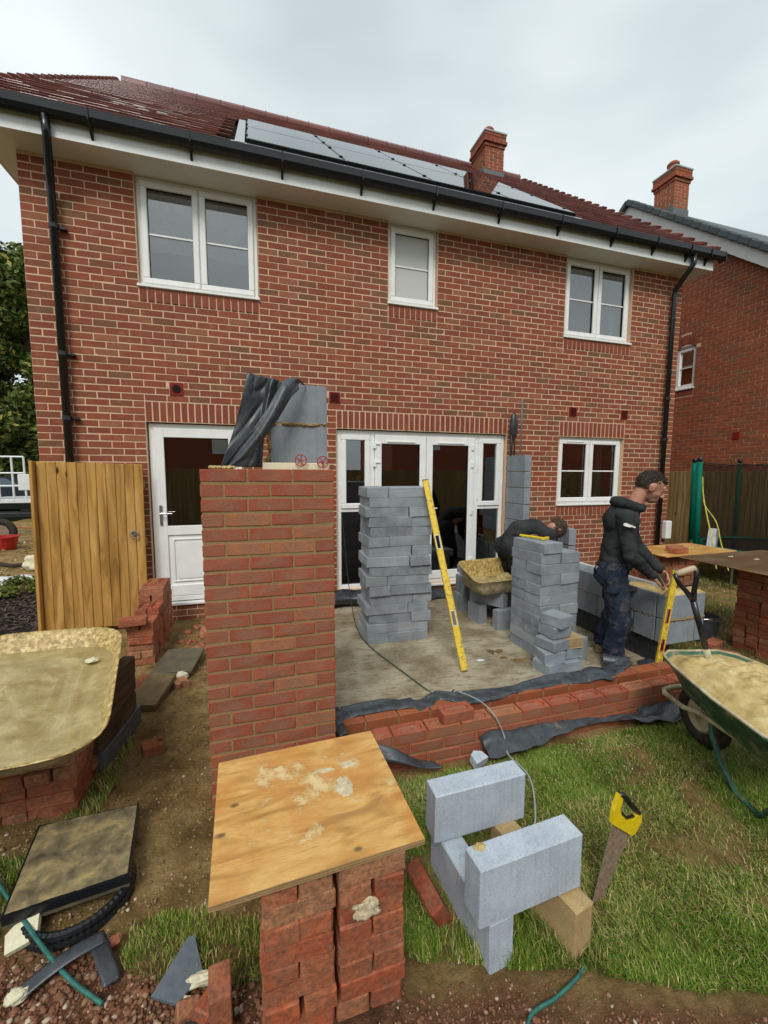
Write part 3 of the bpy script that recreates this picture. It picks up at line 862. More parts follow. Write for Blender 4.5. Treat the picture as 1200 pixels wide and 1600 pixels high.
t = MB().ell((7.42, .2, 1.15), (.055, .045, .075), j=.1); t.box(7.36, 7.40, .19, .21, 1.15, 1.2, .004)
tagd(t.build('yellow_duster', M_YELC), 'crumpled yellow cloth behind the right pane of the kitchen window', 'cloth')

# roof
PT = math.tan(rad(39.5)); CT, ST = math.cos(rad(39.5)), math.sin(rad(39.5))
EY, EZ, RY = -.30, 4.95, 5.0
RZ = EZ + (RY - EY) * PT
RL, RR = -.25, 9.0
MB().add([(RL, EY, EZ - .06), (RR, EY, EZ - .06), (RR, RY, RZ - .06), (RL, RY, RZ - .06), (RL, 10.3, EZ - .06), (RR, 10.3, EZ - .06)], [(0, 1, 2, 3), (3, 2, 5, 4)]).build('roof', M_DARK, house)
for x in (.12, HX - .13):
    gb = MB()
    gb.add([(x - .12, 0.02, TOP), (x - .12, 10.0, TOP), (x - .12, 5, RZ - .3), (x + .12, 0.02, TOP), (x + .12, 10.0, TOP), (x + .12, 5, RZ - .3)], [(0, 1, 2), (3, 5, 4), (0, 2, 5, 3), (1, 4, 5, 2)])
    gb.build('gable', MB_HOUSE, house)
sx0, sx1 = 2.06, 6.42              # solar array in the slope
s_len = (RY - EY) / CT
ga_, tw = .27, .30
rows = int(s_len / ga_); ncol = int((RR - RL) / tw)
rest = MB(); cnt = 0
Rr = rotm(rx=rad(39.5) - .10)
tile_mes = []
for k in range(5):
    m_ = MB().tone(0); m_.box(-tw / 2 + .0015, tw / 2 - .0015, -.155, .155, -.012, .012, .003, j=.001); tile_mes.append(m_.mesh('tile', M_TILE))
for r in range(rows):
    sd_ = (r + .5) * ga_
    y, z = EY + sd_ * CT, EZ + sd_ * ST
    off = tw / 2 if r % 2 else 0
    for c in range(ncol + 1):
        x = RL + c * tw + off
        if x > RR - .1: continue
        if sx0 - .1 < x < sx1 + .12 and r >= 0 and sd_ < 3.62: continue
        jz = random.uniform(0, .004)
        if (r < 10 and cnt < 300):
            inst(random.choice(tile_mes), 'tile', (x, y, z + .012 + jz), parent=house, rx=rad(39.5) - .10, rz=random.uniform(-.006, .006)); cnt += 1
        else:
            rest.tone(random.random()).box(x - tw / 2 + .0015, x + tw / 2 - .0015, y - .155, y + .155, z + jz, z + .024 + jz, .003, R=Rr)
rest.build('tilework', M_TILE, house, kind='stuff')
M_PALET = m_plain('pale_vent_tile', (.62, .58, .50), .5)
vt = MB()
for (x, s_) in ((.78, 1.12), (.96, 1.28), (1.05, .98), (1.22, 1.12)):
    y, z = EY + s_ * CT, EZ + s_ * ST
    vt.box(x - .05, x + .05, y - .05, y + .05, z + .045, z + .06, .004, R=Rr)
vt.build('vent_tile', M_PALET, house)
# verge units at both gables, ridge tiles
for xx in (RL - .02, RR + .02):
    for r in range(rows):
        sd_ = (r + .5) * ga_; y, z = EY + sd_ * CT, EZ + sd_ * ST
        MB().tone(random.random()).box(xx - .05, xx + .05, y - .150, y + .150, z - .035, z + .045, .008, R=rotm(rx=rad(39.5) - .22)).build('verge_cap', M_TILE, house)
for i in range(20):
    x = RL + .03 + i * .462
    rg = MB()
    rg.tube([(x, RY, RZ - .02), (x + .45, RY, RZ - .02)], .12, 12)
    o = rg.build('ridge_tile', M_TILE, house)
    MB().box(x + .44, x + .475, RY - .05, RY + .05, RZ + .0, RZ + .112, .01).build('ridge_clip', M_TILE, o)
# solar panels
def roofpt(x, s, h=0): return Vector((x, EY + s * CT - h * ST, EZ + s * ST + h * CT))
Rs = rotm(rx=rad(39.5))
pw = 1.065
for c in range(4):
    for r in range(2):
        x0 = sx0 + .1 + c * (pw + .015); s0 = .16 + r * 1.70
        cen = roofpt(x0 + pw / 2, s0 + .835, .045)
        p = MB().box(-pw / 2, pw / 2, -.835, .835, -.018, .018, .003, R=Rs, o=cen)
        po = p.build('solar_panel', M_BLACKP, house)
        MB().box(-pw / 2 + .012, pw / 2 - .012, -.823, .823, .0185, .0215, R=Rs, o=cen, piv=True).build('glass', M_SOLAR, po)
        for (a, b) in ((-1, -1), (1, -1), (-1, 1), (1, 1)):
            MB().box(-.014, .014, -.02, .02, 0, .018, .003, R=Rs, o=roofpt(x0 + pw / 2 + a * pw / 2, s0 + .835 + b * .5, .062)).build('clamp', M_BLACKP, po)
MB().box(sx0 - .06, sx1 + .1, -.05, .12, -.005, .006, .002, R=Rs, o=roofpt(0, .0, .045)).build('flashing', M_STEEL, house)
MB().box(-.05, .05, -1.75, 1.75, -.005, .006, .002, R=Rs, o=roofpt(sx0 + .03, 1.8, .03)).build('flashing', M_STEEL, house)
# soffit, fascia, gutter
MB().box(RL, RR, -.268, .13, TOP, TOP + .012).box(RL, .0, .131, 10.2, TOP, TOP + .012).box(HX, RR, .131, 10.2, TOP, TOP + .012).build('soffit', M_FASCIA, house)
MB().box(RL, RR, -.29, -.268, TOP - .008, TOP + .22, .002).build('fascia', M_FASCIA, house)
MB().box(RL - .005, RL + .012, -.26, 10.2, TOP - .008, TOP + .22, .002).build('fascia', M_FASCIA, house)
gt = MB()
prof = [(-.292, .232), (-.298, .165), (-.315, .13), (-.345, .115), (-.378, .13), (-.398, .165), (-.406, .232), (-.400, .232), (-.392, .170), (-.374, .138), (-.345, .124), (-.318, .138), (-.304, .170), (-.298, .232)]
n = len(prof)
gt.add([(RL - .08, a, TOP + b) for a, b in prof] + [(RR + .1, a, TOP + b) for a, b in prof], [(i, (i + 1) % n, n + (i + 1) % n, n + i) for i in range(n)] + [tuple(range(n)), tuple(range(2 * n - 1, n - 1, -1))])
gto = gt.build('gutter', M_BLACKP, house)
MB().box(RR + .09, RR + .105, -.41, -.29, TOP + .11, TOP + .235, .003).box(RL - .095, RL - .08, -.41, -.29, TOP + .11, TOP + .235, .003).build('gutter_end', M_BLACKP, gto)
for x in (-.08, .75, 1.62, 2.52, 3.4, 4.3, 5.2, 6.1, 7.0, 7.75, 8.4, 8.8):
    b = MB()
    b.add([(x - .012, -.292, TOP + .16), (x - .012, -.292, TOP + .03), (x - .012, -.395, TOP + .15), (x + .012, -.292, TOP + .16), (x + .012, -.292, TOP + .03), (x + .012, -.395, TOP + .15)], [(0, 1, 2), (3, 5, 4), (0, 3, 4, 1), (1, 4, 5, 2), (2, 5, 3, 0)])
    b.tube([(x, -.292, TOP + .10), (x, -.345, TOP + .106), (x, -.403, TOP + .14), (x, -.412, TOP + .236)], .009, 6)
    b.build('gutter_bracket', M_BLACKP, gto)
for xx, bend, lab in ((.30, 0, 'a'), (8.52, 1, 'b')):
    d = MB()
    if bend: pts = [(xx + .0, -.345, TOP + .13), (xx, -.345, TOP + .0), (xx - .02, -.28, TOP - .09), (xx, -.085, TOP - .26), (xx, -.07, TOP - .34), (xx, -.07, -.18)]
    else: pts = [(xx + .09, -.345, TOP + .13), (xx + .09, -.33, TOP + .0), (xx + .02, -.13, TOP - .26), (xx, -.07, TOP - .36), (xx, -.07, -.18)]
    d.tube(pts, .036, 12); do = d.build('downpipe', M_BLACKP, house, smooth=True)
    for z in (3.98, 2.75, 2.1):
        c = MB().cyl((xx, -.07, z - .02), (xx, -.07, z + .02), .042, n=14); c.box(xx + .03, xx + .1, -.06, -.004, z - .012, z + .012, .003)
        c.build('pipe_clip', M_BLACKP, do)

def chimney(parent, x0, x1, y0, y1, zb, zt, mat, pot=True, nm='chimney'):
    core = MB().box(x0 + .006, x1 - .006, y0 + .006, y1 - .006, zb - 1, zt - .005)
    ch = core.build(nm, M_MORT if mat is MB_HOUSE else M_MORTN, parent)
    w = MB(); nk = int((zt - zb) / .075) + 5
    for k in range(nk):
        z1 = zt - k * .075; z0 = z1 - .065
        ov = .035 if k in (0, 1) else .055 if k == 2 else .02 if k == 3 else 0
        for ax, (a, b, f0, f1) in enumerate(((x0 - ov, x1 + ov, y0 - ov, y1 + ov), (y0 - ov, y1 + ov, x0 - ov, x1 + ov))):
            p = a - (.1125 if (k + ax) % 2 else 0)
            while p < b - .01:
                q0, q1 = max(p + .005, a), min(p + .22, b)
                if q1 - q0 > .03:
                    for f, s in ((f0, 1), (f1, -1)):
                        w.tone(random.random())
                        lo, hi = (f, f + .09) if s > 0 else (f - .09, f)
                        if ax == 0: w.box(q0, q1, lo, hi, z0, z1, .003)
                        else: w.box(lo + .0005 * s, hi, q0 + .001, q1 - .001, z0, z1, .003)
                p += .225
    w.build('chimney_brickwork', mat, ch, kind='stuff')
    MB().box(x0 - .05, x1 + .05, y0 - .05, y1 + .05, zt, zt + .045, .008).build('capping', M_GREY, ch)
    MB().box(x0 - .015, x1 + .015, y0 - .015, y0 + .02, zb - .25, zb + .17, .004).box(x0 - .014, x0 + .02, y0 + .02, y1, zb - .2, zb + .25, .004).build('lead_flashing', M_LEAD, ch)
    cx, cy = (x0 + x1) / 2, (y0 + y1) / 2
    pt = MB().cyl((cx, cy, zt + .045), (cx, cy, zt + .25), .13, .115, 18).cyl((cx, cy, zt + .25), (cx, cy, zt + .29), .135, .135, 18)
    pt.ell((cx, cy, zt + .29), (.12, .12, .07), nu=16, nv=8)
    pt.build('chimney_pot', M_TERRA, ch)
    return ch
chimney(house, 7.43, 7.93, 4.0, 4.62, EZ + (4.0 - EY) * PT - .05, 9.42, MB_HOUSE)
# ================================================================== NEIGHBOURING HOUSE (gable end faces the garden)
NX, AY, AZ, NT = 11.6, 3.66, 8.26, math.tan(rad(39.6))
nb = empty('neighbour_house', (NX + 3, 3.6, G), 'neighbouring brick house seen from its gable end with grey roof and chimney', 'house')
gw = MB()
y0, y1 = -1.2, 8.5
zr = lambda y: AZ - abs(y - AY) * NT
wy0, wy1, wz0, wz1 = 1.82, 2.27, 3.48, 4.43
def gquad(ya, yb, za, zb): gw.box(NX + .006, NX + .2, ya, yb, za, zb)
gquad(y0, wy0, -.3, 4.1); gquad(wy1, y1, -.3, 4.1); gquad(wy0, wy1, -.3, wz0)
gw.add([(NX + .006, y0, 4.1), (NX + .006, wy0, 4.1), (NX + .006, wy0, zr(wy0)), (NX + .006, y0, zr(y0))], [(0, 1, 2, 3)])
gw.add([(NX + .006, wy1, 4.1), (NX + .006, y1, 4.1), (NX + .006, y1, zr(y1)), (NX + .006, AY, AZ), (NX + .006, wy1, zr(wy1))], [(0, 1, 2, 3, 4)])
gw.add([(NX + .006, wy0, wz1), (NX + .006, wy1, wz1), (NX + .006, wy1, zr(wy1)), (NX + .006, wy0, zr(wy0))], [(0, 1, 2, 3)])
gw.box(NX + .21, NX + 7, -1.2, 8.5, -.3, 4.0)
gw.build('wall', M_MORTN, nb)
nbl = []
for b in brick_wall(-1.2, 4.8, 1.2, 8.1, [(wy0, wy1, wz0 - .15, wz1 - .02), (.80, .93, 2.25, 2.4)]):
    if b[3] < min(zr(b[0]), zr(b[1])) + .02:
        cy, cz = (b[0] + b[1]) / 2, (b[2] + b[3]) / 2
        if ((cy - 2.045) / .30) ** 2 + ((cz - 4.42) / .36) ** 2 < 1 and cz > wz1 - .05: continue
        if cy > 2.9 and cz < 6.3: continue
        nbl.append(b)
split_build(nbl, MB_NEIGH, nb, 'brick', flip=NX)
MB().box(NX - .008, NX + .02, .80, .93, 2.25, 2.4, .003).build('air_vent', M_VENT, nb)
# arched header and window
for i in range(11):
    t = rad(-32 + 64 * i / 10)
    c = Vector((NX + .05, 2.045 + math.sin(t) * .46, 3.98 + math.cos(t) * .60))
    MB().tone(random.random()).box(-.05, .05, -.026, .026, -.105, .105, .003, R=rotm(rx=-t), o=c).build('header_brick', MB_SOLD, nb)
for i in range(7):
    MB().tone(random.random()).box(NX - .008, NX + .09, wy0 + .006 + i * .0645, wy0 + .058 + i * .0645, wz0 - .145, wz0 - .02, .003).build('header_brick', MB_SOLD, nb)
w = MB()
w.box(NX + .03, NX + .09, wy0, wy1, wz0, wz0 + .10, .006).box(NX + .03, NX + .09, wy0, wy0 + .07, wz0 + .1, wz1 - .1, .006).box(NX + .03, NX + .09, wy1 - .07, wy1, wz0 + .1, wz1 - .1, .006).box(NX + .03, NX + .09, wy0, wy1, wz1 - .11, wz1 - .04, .006)
wo_ = w.build('window', M_WHITE, nb)
ar = MB(); N = 10
vv = []
for i in range(N + 1):
    y = wy0 + (wy1 - wy0) * i / N; vv += [(NX + .02, y, wz1 - .03), (NX + .02, y, wz1 - .02 + .10 * (1 - ((i - N / 2) / (N / 2)) ** 2) + .01), (NX + .08, y, wz1 - .03), (NX + .08, y, wz1 - .02 + .10 * (1 - ((i - N / 2) / (N / 2)) ** 2) + .01)]
ar.add(vv, [(4 * i, 4 * i + 4, 4 * i + 5, 4 * i + 1) for i in range(N)] + [(4 * i + 1, 4 * i + 5, 4 * i + 7, 4 * i + 3) for i in range(N)])
ar.build('arched_head', M_WHITE, wo_)
MB().add([(NX + .07, wy0 + .07, wz0 + .1), (NX + .07, wy1 - .07, wz0 + .1), (NX + .07, wy1 - .07, wz1 - .1), (NX + .07, wy0 + .07, wz1 - .1)], [(0, 1, 2, 3)]).build('pane', M_GLASS, wo_)
MB().box(NX + .05, NX + .069, wy0 + .07, wy1 - .07, 3.95, 3.972).build('glazing_bar', M_WHITE, wo_)
MB().box(NX - .03, NX + .05, wy0 - .02, wy1 + .02, wz0 - .02, wz0 + .012, .004).build('sill', M_WHITE, wo_)
MB().box(NX + .3, NX + .32, wy0 - .1, wy1 + .1, wz0 - .1, wz1 + .1).build('blind', M_ROOM, wo_)  # not a window blind: dark-coloured sheet standing in for the unlit room behind
# roof slopes, barge boards, verge caps
OV = NX - .22
bg = MB()
for sgn in (-1, 1):
    L = 5.6
    def P(d, h, x): return (x, AY + sgn * d * math.cos(rad(39.6)), AZ + .10 - d * math.sin(rad(39.6)) + h)
    bg.add([P(0, 0, OV), P(L, 0, OV), P(L, -.31, OV), P(0, -.31, OV), P(0, 0, OV + .02), P(L, 0, OV + .02), P(L, -.31, OV + .02), P(0, -.31, OV + .02)], [(0, 1, 2, 3), (4, 7, 6, 5), (3, 2, 6, 7), (0, 4, 5, 1)])
    bg.add([P(0, -.24, OV), P(L, -.24, OV), P(L, -.20, NX + .02), P(0, -.20, NX + .02)], [(0, 1, 2, 3)])
bg.build('barge_board', M_FASCIA, nb)
rf = MB()
for sgn in (-1, 1):
    rf.add([(OV - .02, AY, AZ + .17), (NX + 8, AY, AZ + .17), (NX + 8, AY + sgn * 4.6, AZ + .17 - 4.6 * NT), (OV - .02, AY + sgn * 4.6, AZ + .17 - 4.6 * NT),
            (OV - .02, AY, AZ + .09), (OV - .02, AY + sgn * 4.6, AZ + .09 - 4.6 * NT)], [(0, 1, 2, 3), (0, 3, 5, 4)])
rf.build('roof', M_TILEG, nb)
Rn = rotm(rx=rad(39.6) - .05)
for sgn in (-1, 1):
    for i in range(19 if sgn < 0 else 9):
        d = .12 + i * .255
        R_ = rotm(rx=-sgn * (rad(39.6) - .07))
        o_ = Vector((OV - .03, AY + sgn * d * math.cos(rad(39.6)), AZ + .12 - d * math.sin(rad(39.6))))
        MB().tone(random.random()).box(-.07, .16, -.130, .130, -.045, .085, .018, R=R_, o=o_).build('verge_cap', M_TILEG, nb)
chimney(nb, 12.05, 12.52, 2.98, 3.53, 7.86, 8.93, MB_NEIGH)

# ================================================================== FENCE, TREES, BACKGROUND
def fence(name, axis, fixed, a0, a1, z0, z1, label, face=-1, step=.098, posts=1.83):
    f = empty(name, (fixed, (a0 + a1) / 2, G) if axis == 'y' else ((a0 + a1) / 2, fixed, G), label, 'fence')
    n = int((a1 - a0) / step)
    mes = []
    for k in range(4):
        m_ = MB().tone(0)
        if axis == 'y': m_.box(-.009, .009, -step * .58, step * .58, 0, z1 - z0, .003, R=rotm(rz=.10))
        else: m_.box(-step * .58, step * .58, -.009, .009, 0, z1 - z0, .003, R=rotm(rz=.10))
        mes.append(m_.mesh('board', M_FENCE))
    for i in range(n):
        a = a0 + (i + .5) * step
        loc = (fixed, a, z0 + random.uniform(-.006, .006)) if axis == 'y' else (a, fixed, z0 + random.uniform(-.006, .006))
        inst(random.choice(mes), 'board', loc, parent=f)
    for z in (z0 + .25, (z0 + z1) / 2, z1 - .25):
        b = MB()
        if axis == 'y': b.box(fixed + .02 * -face, fixed + .06 * -face, a0, a1, z, z + .07, .004)
        else: b.box(a0, a1, fixed + .02 * -face, fixed + .06 * -face, z, z + .07, .004)
        b.build('rail', M_FENCE, f)
    k = a0
    while k < a1:
        b = MB()
        if axis == 'y': b.box(fixed + .03, fixed + .12, k - .045, k + .045, z0 - .1, z1 + .03, .006)
        else: b.box(k - .045, k + .045, fixed - .12, fixed - .03, z0 - .1, z1 + .03, .006)
        b.build('fence_post', M_FENCE, f); k += posts
    return f
fence('featheredge_fence', 'y', 11.38, -3.0, 3.6, G, 1.60, 'featheredge timber fence between the two houses behind the trampoline')
fence('garden_fence', 'x', -9.4, -4.0, 17.0, G, 1.62, 'featheredge timber fence at the end of the garden mirrored in the french doors', face=1, step=.14)

# plain neighbours behind the garden, seen only mirrored in the glass
def far_house(x, y, w, d, h, label):
    f = empty('far_house', (x, y, G), label, 'house')
    MB().box(x - w / 2, x + w / 2, y - d / 2, y + d / 2, -.3, h).build('wall', MB_NEIGH, f)
    r = MB(); e = .3; p = h + w * .36
    r.add([(x - w / 2 - e, y - d / 2 - e, h), (x + w / 2 + e, y - d / 2 - e, h), (x, y - d / 2 - e, p), (x - w / 2 - e, y + d / 2 + e, h), (x + w / 2 + e, y + d / 2 + e, h), (x, y + d / 2 + e, p)], [(0, 1, 2), (3, 5, 4), (0, 2, 5, 3), (1, 4, 5, 2), (0, 3, 4, 1)])
    r.build('roof', M_TILEG, f)
    b = MB(); yy = y + d / 2 + e + .02
    b.add([(x - w / 2 - e, yy, h - .05), (x, yy, p - .05), (x + w / 2 + e, yy, h - .05), (x + w / 2 + e, yy, h - .22), (x, yy, p - .25), (x - w / 2 - e, yy, h - .22)], [(0, 1, 4, 5), (1, 2, 3, 4)])
    b.build('barge_board', M_FASCIA, f)
    for k in (-1, 1):
        MB().box(x + k * w * .25 - .5, x + k * w * .25 + .5, y + d / 2, y + d / 2 + .04, h * .55, h * .55 + 1.1).build('window', M_WHITE, f)
far_house(-1.5, -24, 7, 8, 4.6, 'gabled house beyond the garden fence mirrored in the back door')
far_house(13.5, -19, 9, 7, 5.0, 'brick house beyond the garden fence mirrored in the french doors')
far_house(24, -17, 8, 7, 5.0, 'brick house beyond the garden fence mirrored in the kitchen window')

def leaves(n, centres, radii, size, mat, name, parent, squash=1.0, seed=0):
    r = np.random.default_rng(seed); C = np.array(centres); Rr_ = np.array(radii)
    k = r.choice(len(C), n, p=Rr_ ** 2 / (Rr_ ** 2).sum())
    d = r.normal(size=(n, 3)); d /= np.linalg.norm(d, axis=1)[:, None]
    rr = Rr_[k] * (0.72 + .33 * r.random(n)) * np.where(r.random(n) < .25, r.random(n), 1)
    p = C[k] + d * rr[:, None] * np.array([1, 1, squash])
    a = r.normal(size=(n, 3)); a /= np.linalg.norm(a, axis=1)[:, None]
    b = np.cross(a, r.normal(size=(n, 3))); b /= np.linalg.norm(b, axis=1)[:, None]
    s = size * (0.6 + .8 * r.random(n))[:, None]
    v = np.stack([p - a * s, p + b * s * .45, p + a * s, p - b * s * .45], 1).reshape(-1, 3)
    me = bpy.data.meshes.new(name); me.vertices.add(4 * n); me.vertices.foreach_set('co', v.ravel())
    me.loops.add(4 * n); me.loops.foreach_set('vertex_index', np.arange(4 * n))
    me.polygons.add(n); me.polygons.foreach_set('loop_start', np.arange(n) * 4); me.polygons.foreach_set('loop_total', np.full(n, 4))
    me.materials.append(mat)
    at = me.attributes.new('tone', 'FLOAT', 'FACE'); at.data.foreach_set('value', r.random(n) * .9)
    me.update(); me.validate()
    o = bpy.data.objects.new(name, me); COL.objects.link(o)
    if parent is not None: keep(o, parent)
    return o
def tree(x, y, h, w, label, n=9000, seed=1, size=.2, low=.25):
    rs = random.Random(seed)
    t = empty('tree', (x, y, G), label, 'tree', 'trees beyond the road')
    tr = MB(); tr.tube([(x, y, G), (x + .1, y, h * .3), (x - .1, y, h * .6), (x, y, h * .9)], [w * .06, w * .05, w * .035, .03], 8)
    cs, rr = [], []
    for i in range(44):
        a, zz = rs.uniform(0, 6.28), rs.uniform(low, .97)
        q = w * .5 * math.sin(math.pi * min(1, (zz - low + .12) / (1.08 - low))) ** .7 * rs.uniform(.45, 1)
        c = (x + math.cos(a) * q, y + math.sin(a) * q, h * zz); cs.append(c); rr.append(w * rs.uniform(.11, .2))
        if i % 2 == 0: tr.tube([(x, y, h * zz * .75), c], [.07, .02], 5)
    tr.build('trunk', M_BARK, t)
    leaves(n, cs, rr, size, M_LEAF, 'crown', t, .8, seed)
    return t
tree(-10.4, 25, 13.6, 8.5, 'tall green tree left of the brick house, its crown top thinning to sky', 48000, 3, .17, .10)
tree(-13.8, 29, 11.5, 9, 'rounded darker tree behind the white flatbed truck', 30000, 5, .18, .06)
tree(-8.4, 31, 9.0, 8, 'lower tree showing just beside the corner of the brick house', 26000, 8, .18, .04)
hd = empty('hedge', (-11, 23.5, G), 'dark hedge along the far side of the road', 'hedge')
cs = [(-16 + i * .2, 23.3 + random.uniform(-.3, .3), .5 + random.uniform(0, 4.2)) for i in range(60)]
leaves(30000, cs, [.9] * 60, .13, M_LEAF, 'foliage', hd, 1, 11)

# flatbed truck with cage rails, parked beyond the gate
T = empty('flatbed_truck', (-7.4, 13.2, G), 'white flatbed truck with tubular side rails parked beyond the gate', 'truck')
M_TRUCK = m_plain('truck_paint', (.74, .76, .76), .3, 0, .15, 8)
c = MB().box(-9.4, -7.15, 12.2, 14.0, .45, 1.4, .08).box(-9.2, -7.3, 12.28, 13.92, 1.38, 2.28, .15); cb_ = c.build('cab', M_TRUCK, T)
MB().box(-8.9, -7.45, 12.26, 12.3, 1.45, 2.05, .02).build('side_window', M_BLACKP, cb_)
MB().box(-7.1, -3.0, 12.1, 14.1, .42, .56, .01).build('bed', M_TRUCK, T)
b = MB()
for k in range(7): b.box(-7.05, -6.32, 12.12, 12.15, .60 + k * .105, .69 + k * .105, .01)
b.build('headboard_panel', M_plain if False else m_plain('grey_green_panel', (.33, .37, .35), .5), T)
r = MB()
for z in (1.02, 1.46, 2.02): r.cyl((-7.1, 12.12, z), (-5.55, 12.12, z), .028, n=8)
for x in (-7.08, -6.30, -5.9, -5.55): r.cyl((x, 12.12, .5), (x, 12.12, 2.02), .032, n=8)
r.build('rail', M_TRUCK, T)
MB().box(-5.75, -5.4, 12.08, 12.14, .86, 1.42, .02).build('board', M_TRUCK, T)
MB().box(-9.0, -3.2, 12.4, 13.8, .18, .41, .02).build('chassis', M_BLACKP, T)
for x in (-8.4, -4.0):
    wv = MB().cyl((x, 12.2, .16), (x, 12.45, .16), .36, n=20); wo2 = wv.build('wheel', M_RUBBER, T)
    MB().cyl((x, 12.18, .16), (x, 12.21, .16), .2, n=16).build('rim', M_STEEL, wo2)
CR = empty('parked_car', (-8.6, 17.0, G), 'dark parked car partly hidden behind the flatbed truck', 'car')
M_CARP = m_plain('dark_car_paint', (.03, .035, .042), .2)
prof = [(-10.6, .1), (-10.6, .62), (-10.0, .78), (-9.5, 1.28), (-8.0, 1.30), (-7.2, .82), (-6.6, .70), (-6.55, .1)]
cm = MB(); n = len(prof)
cm.add([(x, 16.2, z) for x, z in prof] + [(x, 17.9, z) for x, z in prof], [tuple(range(n)), tuple(range(2 * n - 1, n - 1, -1))] + [(i, n + i, n + (i + 1) % n, (i + 1) % n) for i in range(n)])
cm.build('body', M_CARP, CR)
MB().add([(-9.8, 16.18, .80), (-7.45, 16.18, .84), (-8.05, 16.18, 1.22), (-9.42, 16.18, 1.21)], [(0, 1, 2, 3)]).build('side_window', m_plain('car_glass', (.12, .17, .2), .1), CR)
for x in (-9.8, -7.4):
    MB().cyl((x, 16.15, .1), (x, 16.4, .1), .31, n=18).build('wheel', M_RUBBER, CR)

# rubbish and tubs beyond the gate
tb = MB()
N = 20
pr0 = [(.17, 0), (.20, .02), (.25, .27), (.272, .275), (.272, .30), (.245, .30), (.19, .03), (0, .03)]
vs = [Vector((-3.22 + r * math.cos(6.2832 * i / N), 5.85 + r * math.sin(6.2832 * i / N), G + z)) for r, z in pr0 for i in range(N)]
tb.add(vs, [(a * N + i, a * N + (i + 1) % N, (a + 1) * N + (i + 1) % N, (a + 1) * N + i) for a in range(len(pr0) - 1) for i in range(N)] + [tuple(range(N - 1, -1, -1))])
tagd(tb.build('rubber_tub', M_RED, smooth=False), 'red rubber tub on the bare soil beyond the gate', 'tub')
ty = empty('old_tyre', (-3.75, 6.7, G), 'upright muddy wheel behind the red tub', 'wheel')
q = MB(); N = 24
for i in range(N):
    pass
q.grid(lambda a, b: Vector((-3.6 + (.24 + .075 * math.cos(6.2832 * b)) * math.cos(6.2832 * a), 6.55 + .07 * math.sin(6.2832 * b), G + .31 + (.24 + .075 * math.cos(6.2832 * b)) * math.sin(6.2832 * a))), 24, 10)
q.build('tyre', M_RUBBER, ty)
MB().cyl((-3.6, 6.5, G + .31), (-3.6, 6.6, G + .31), .17, n=18).build('rim', M_RUST, ty)
for i in range(12):
    x, y, a = -2.9 + random.uniform(-.9, 1.1), 8.2 + random.uniform(-.5, .6), random.uniform(-.7, .7)
    L = random.uniform(.6, 1.5)
    o = MB().tone(random.random()).box(-L / 2, L / 2, -.06, .06, -.015, .015, .003, R=rotm(ry=random.uniform(-.14, .14), rz=a), o=(x, y, G + .05 + .03 * (i % 6))).build('scrap_timber', M_FENCE if i % 2 else MB_LOOSE)
    tagd(o, '%s offcut on the rubbish heap beyond the gate, %s one from the ground' % ('pale timber' if i % 2 else 'reddish', ['lowest', 'second', 'third', 'fourth', 'fifth', 'sixth', 'seventh', 'eighth', 'ninth', 'tenth', 'eleventh', 'twelfth'][i]), 'timber', 'offcuts on the rubbish heap')
def crumple(name, c, r, mat, label, cat, seed=0, amp=.35, flat=1.0, smooth=True):
    m_ = MB().ell((0, 0, 0), (1, 1, 1), nu=28, nv=18)
    vs = []
    for v in m_.v:
        v = Vector(v); d = 1 + amp * (noise.noise(v * 1.7 + Vector((seed, 0, 0))) + .5 * noise.noise(v * 4 + Vector((0, seed, 0))))
        z = v.z * d * r[2]
        vs.append((c[0] + v.x * d * r[0], c[1] + v.y * d * r[1], max(c[2] + z, c[2] - r[2] * .8)))
    m_.v = vs
    return tagd(m_.build(name, mat, smooth=smooth), label, cat)
crumple('rubble_sack', (-1.58, 3.55, G + .12), (.30, .22, .16), M_FOAM, 'crumpled cream rubble sack on the soil left of the gate', 'sack', 3)
crumple('plastic_sheet', (-1.55, 2.5, G + .03), (.42, .25, .06), M_FOIL, 'flattened clear plastic sheet on the mulch bed', 'sheet', 6, .6)
p = MB().tube([(-2.6, 4.1, G + .05), (-2.0, 3.6, G + .06), (-1.35, 3.9, G + .05)], .035, 7)
tagd(p.build('fallen_branch', M_BARK), 'dark bent branch lying beside the rubble sack', 'branch')
# mulch chips and low shrub
r = np.random.default_rng(5)
mc = MB()
for i in range(2600):
    x, y = r.uniform(-2.9, -.15), r.uniform(-.3, 1.85)
    mc.tone(r.random()).box(-r.uniform(.015, .045), r.uniform(.015, .04), -.008, .008, -.003, .003, 0, R=rotm(r.uniform(-.5, .5), r.uniform(-.5, .5), r.uniform(0, 3.1)), o=(x, y, ground_z(x, y) + .012))
mc.build('bark_mulch', m_plain('mulch_chip', (.04, .03, .024), .5, 0, 0, 30, 0, (.13, .09, .06)), kind='stuff')
sh = empty('low_shrub', (-1.0, 1.7, G), 'low trailing shrub at the back of the mulch bed', 'shrub')
leaves(1500, [(-1.0 + random.uniform(-.6, .5), 1.75 + random.uniform(-.3, .3), G + .06 + random.uniform(0, .08)) for _ in range(14)], [.13] * 14, .03, M_LEAF, 'foliage', sh, .6, 21)
st_ = MB()
for i in range(12): st_.tube([(-1.0, 1.7, G), (-1.0 + random.uniform(-.5, .5), 1.75 + random.uniform(-.3, .3), G + .12)], .005, 4)
st_.build('stem', M_BARK, sh)

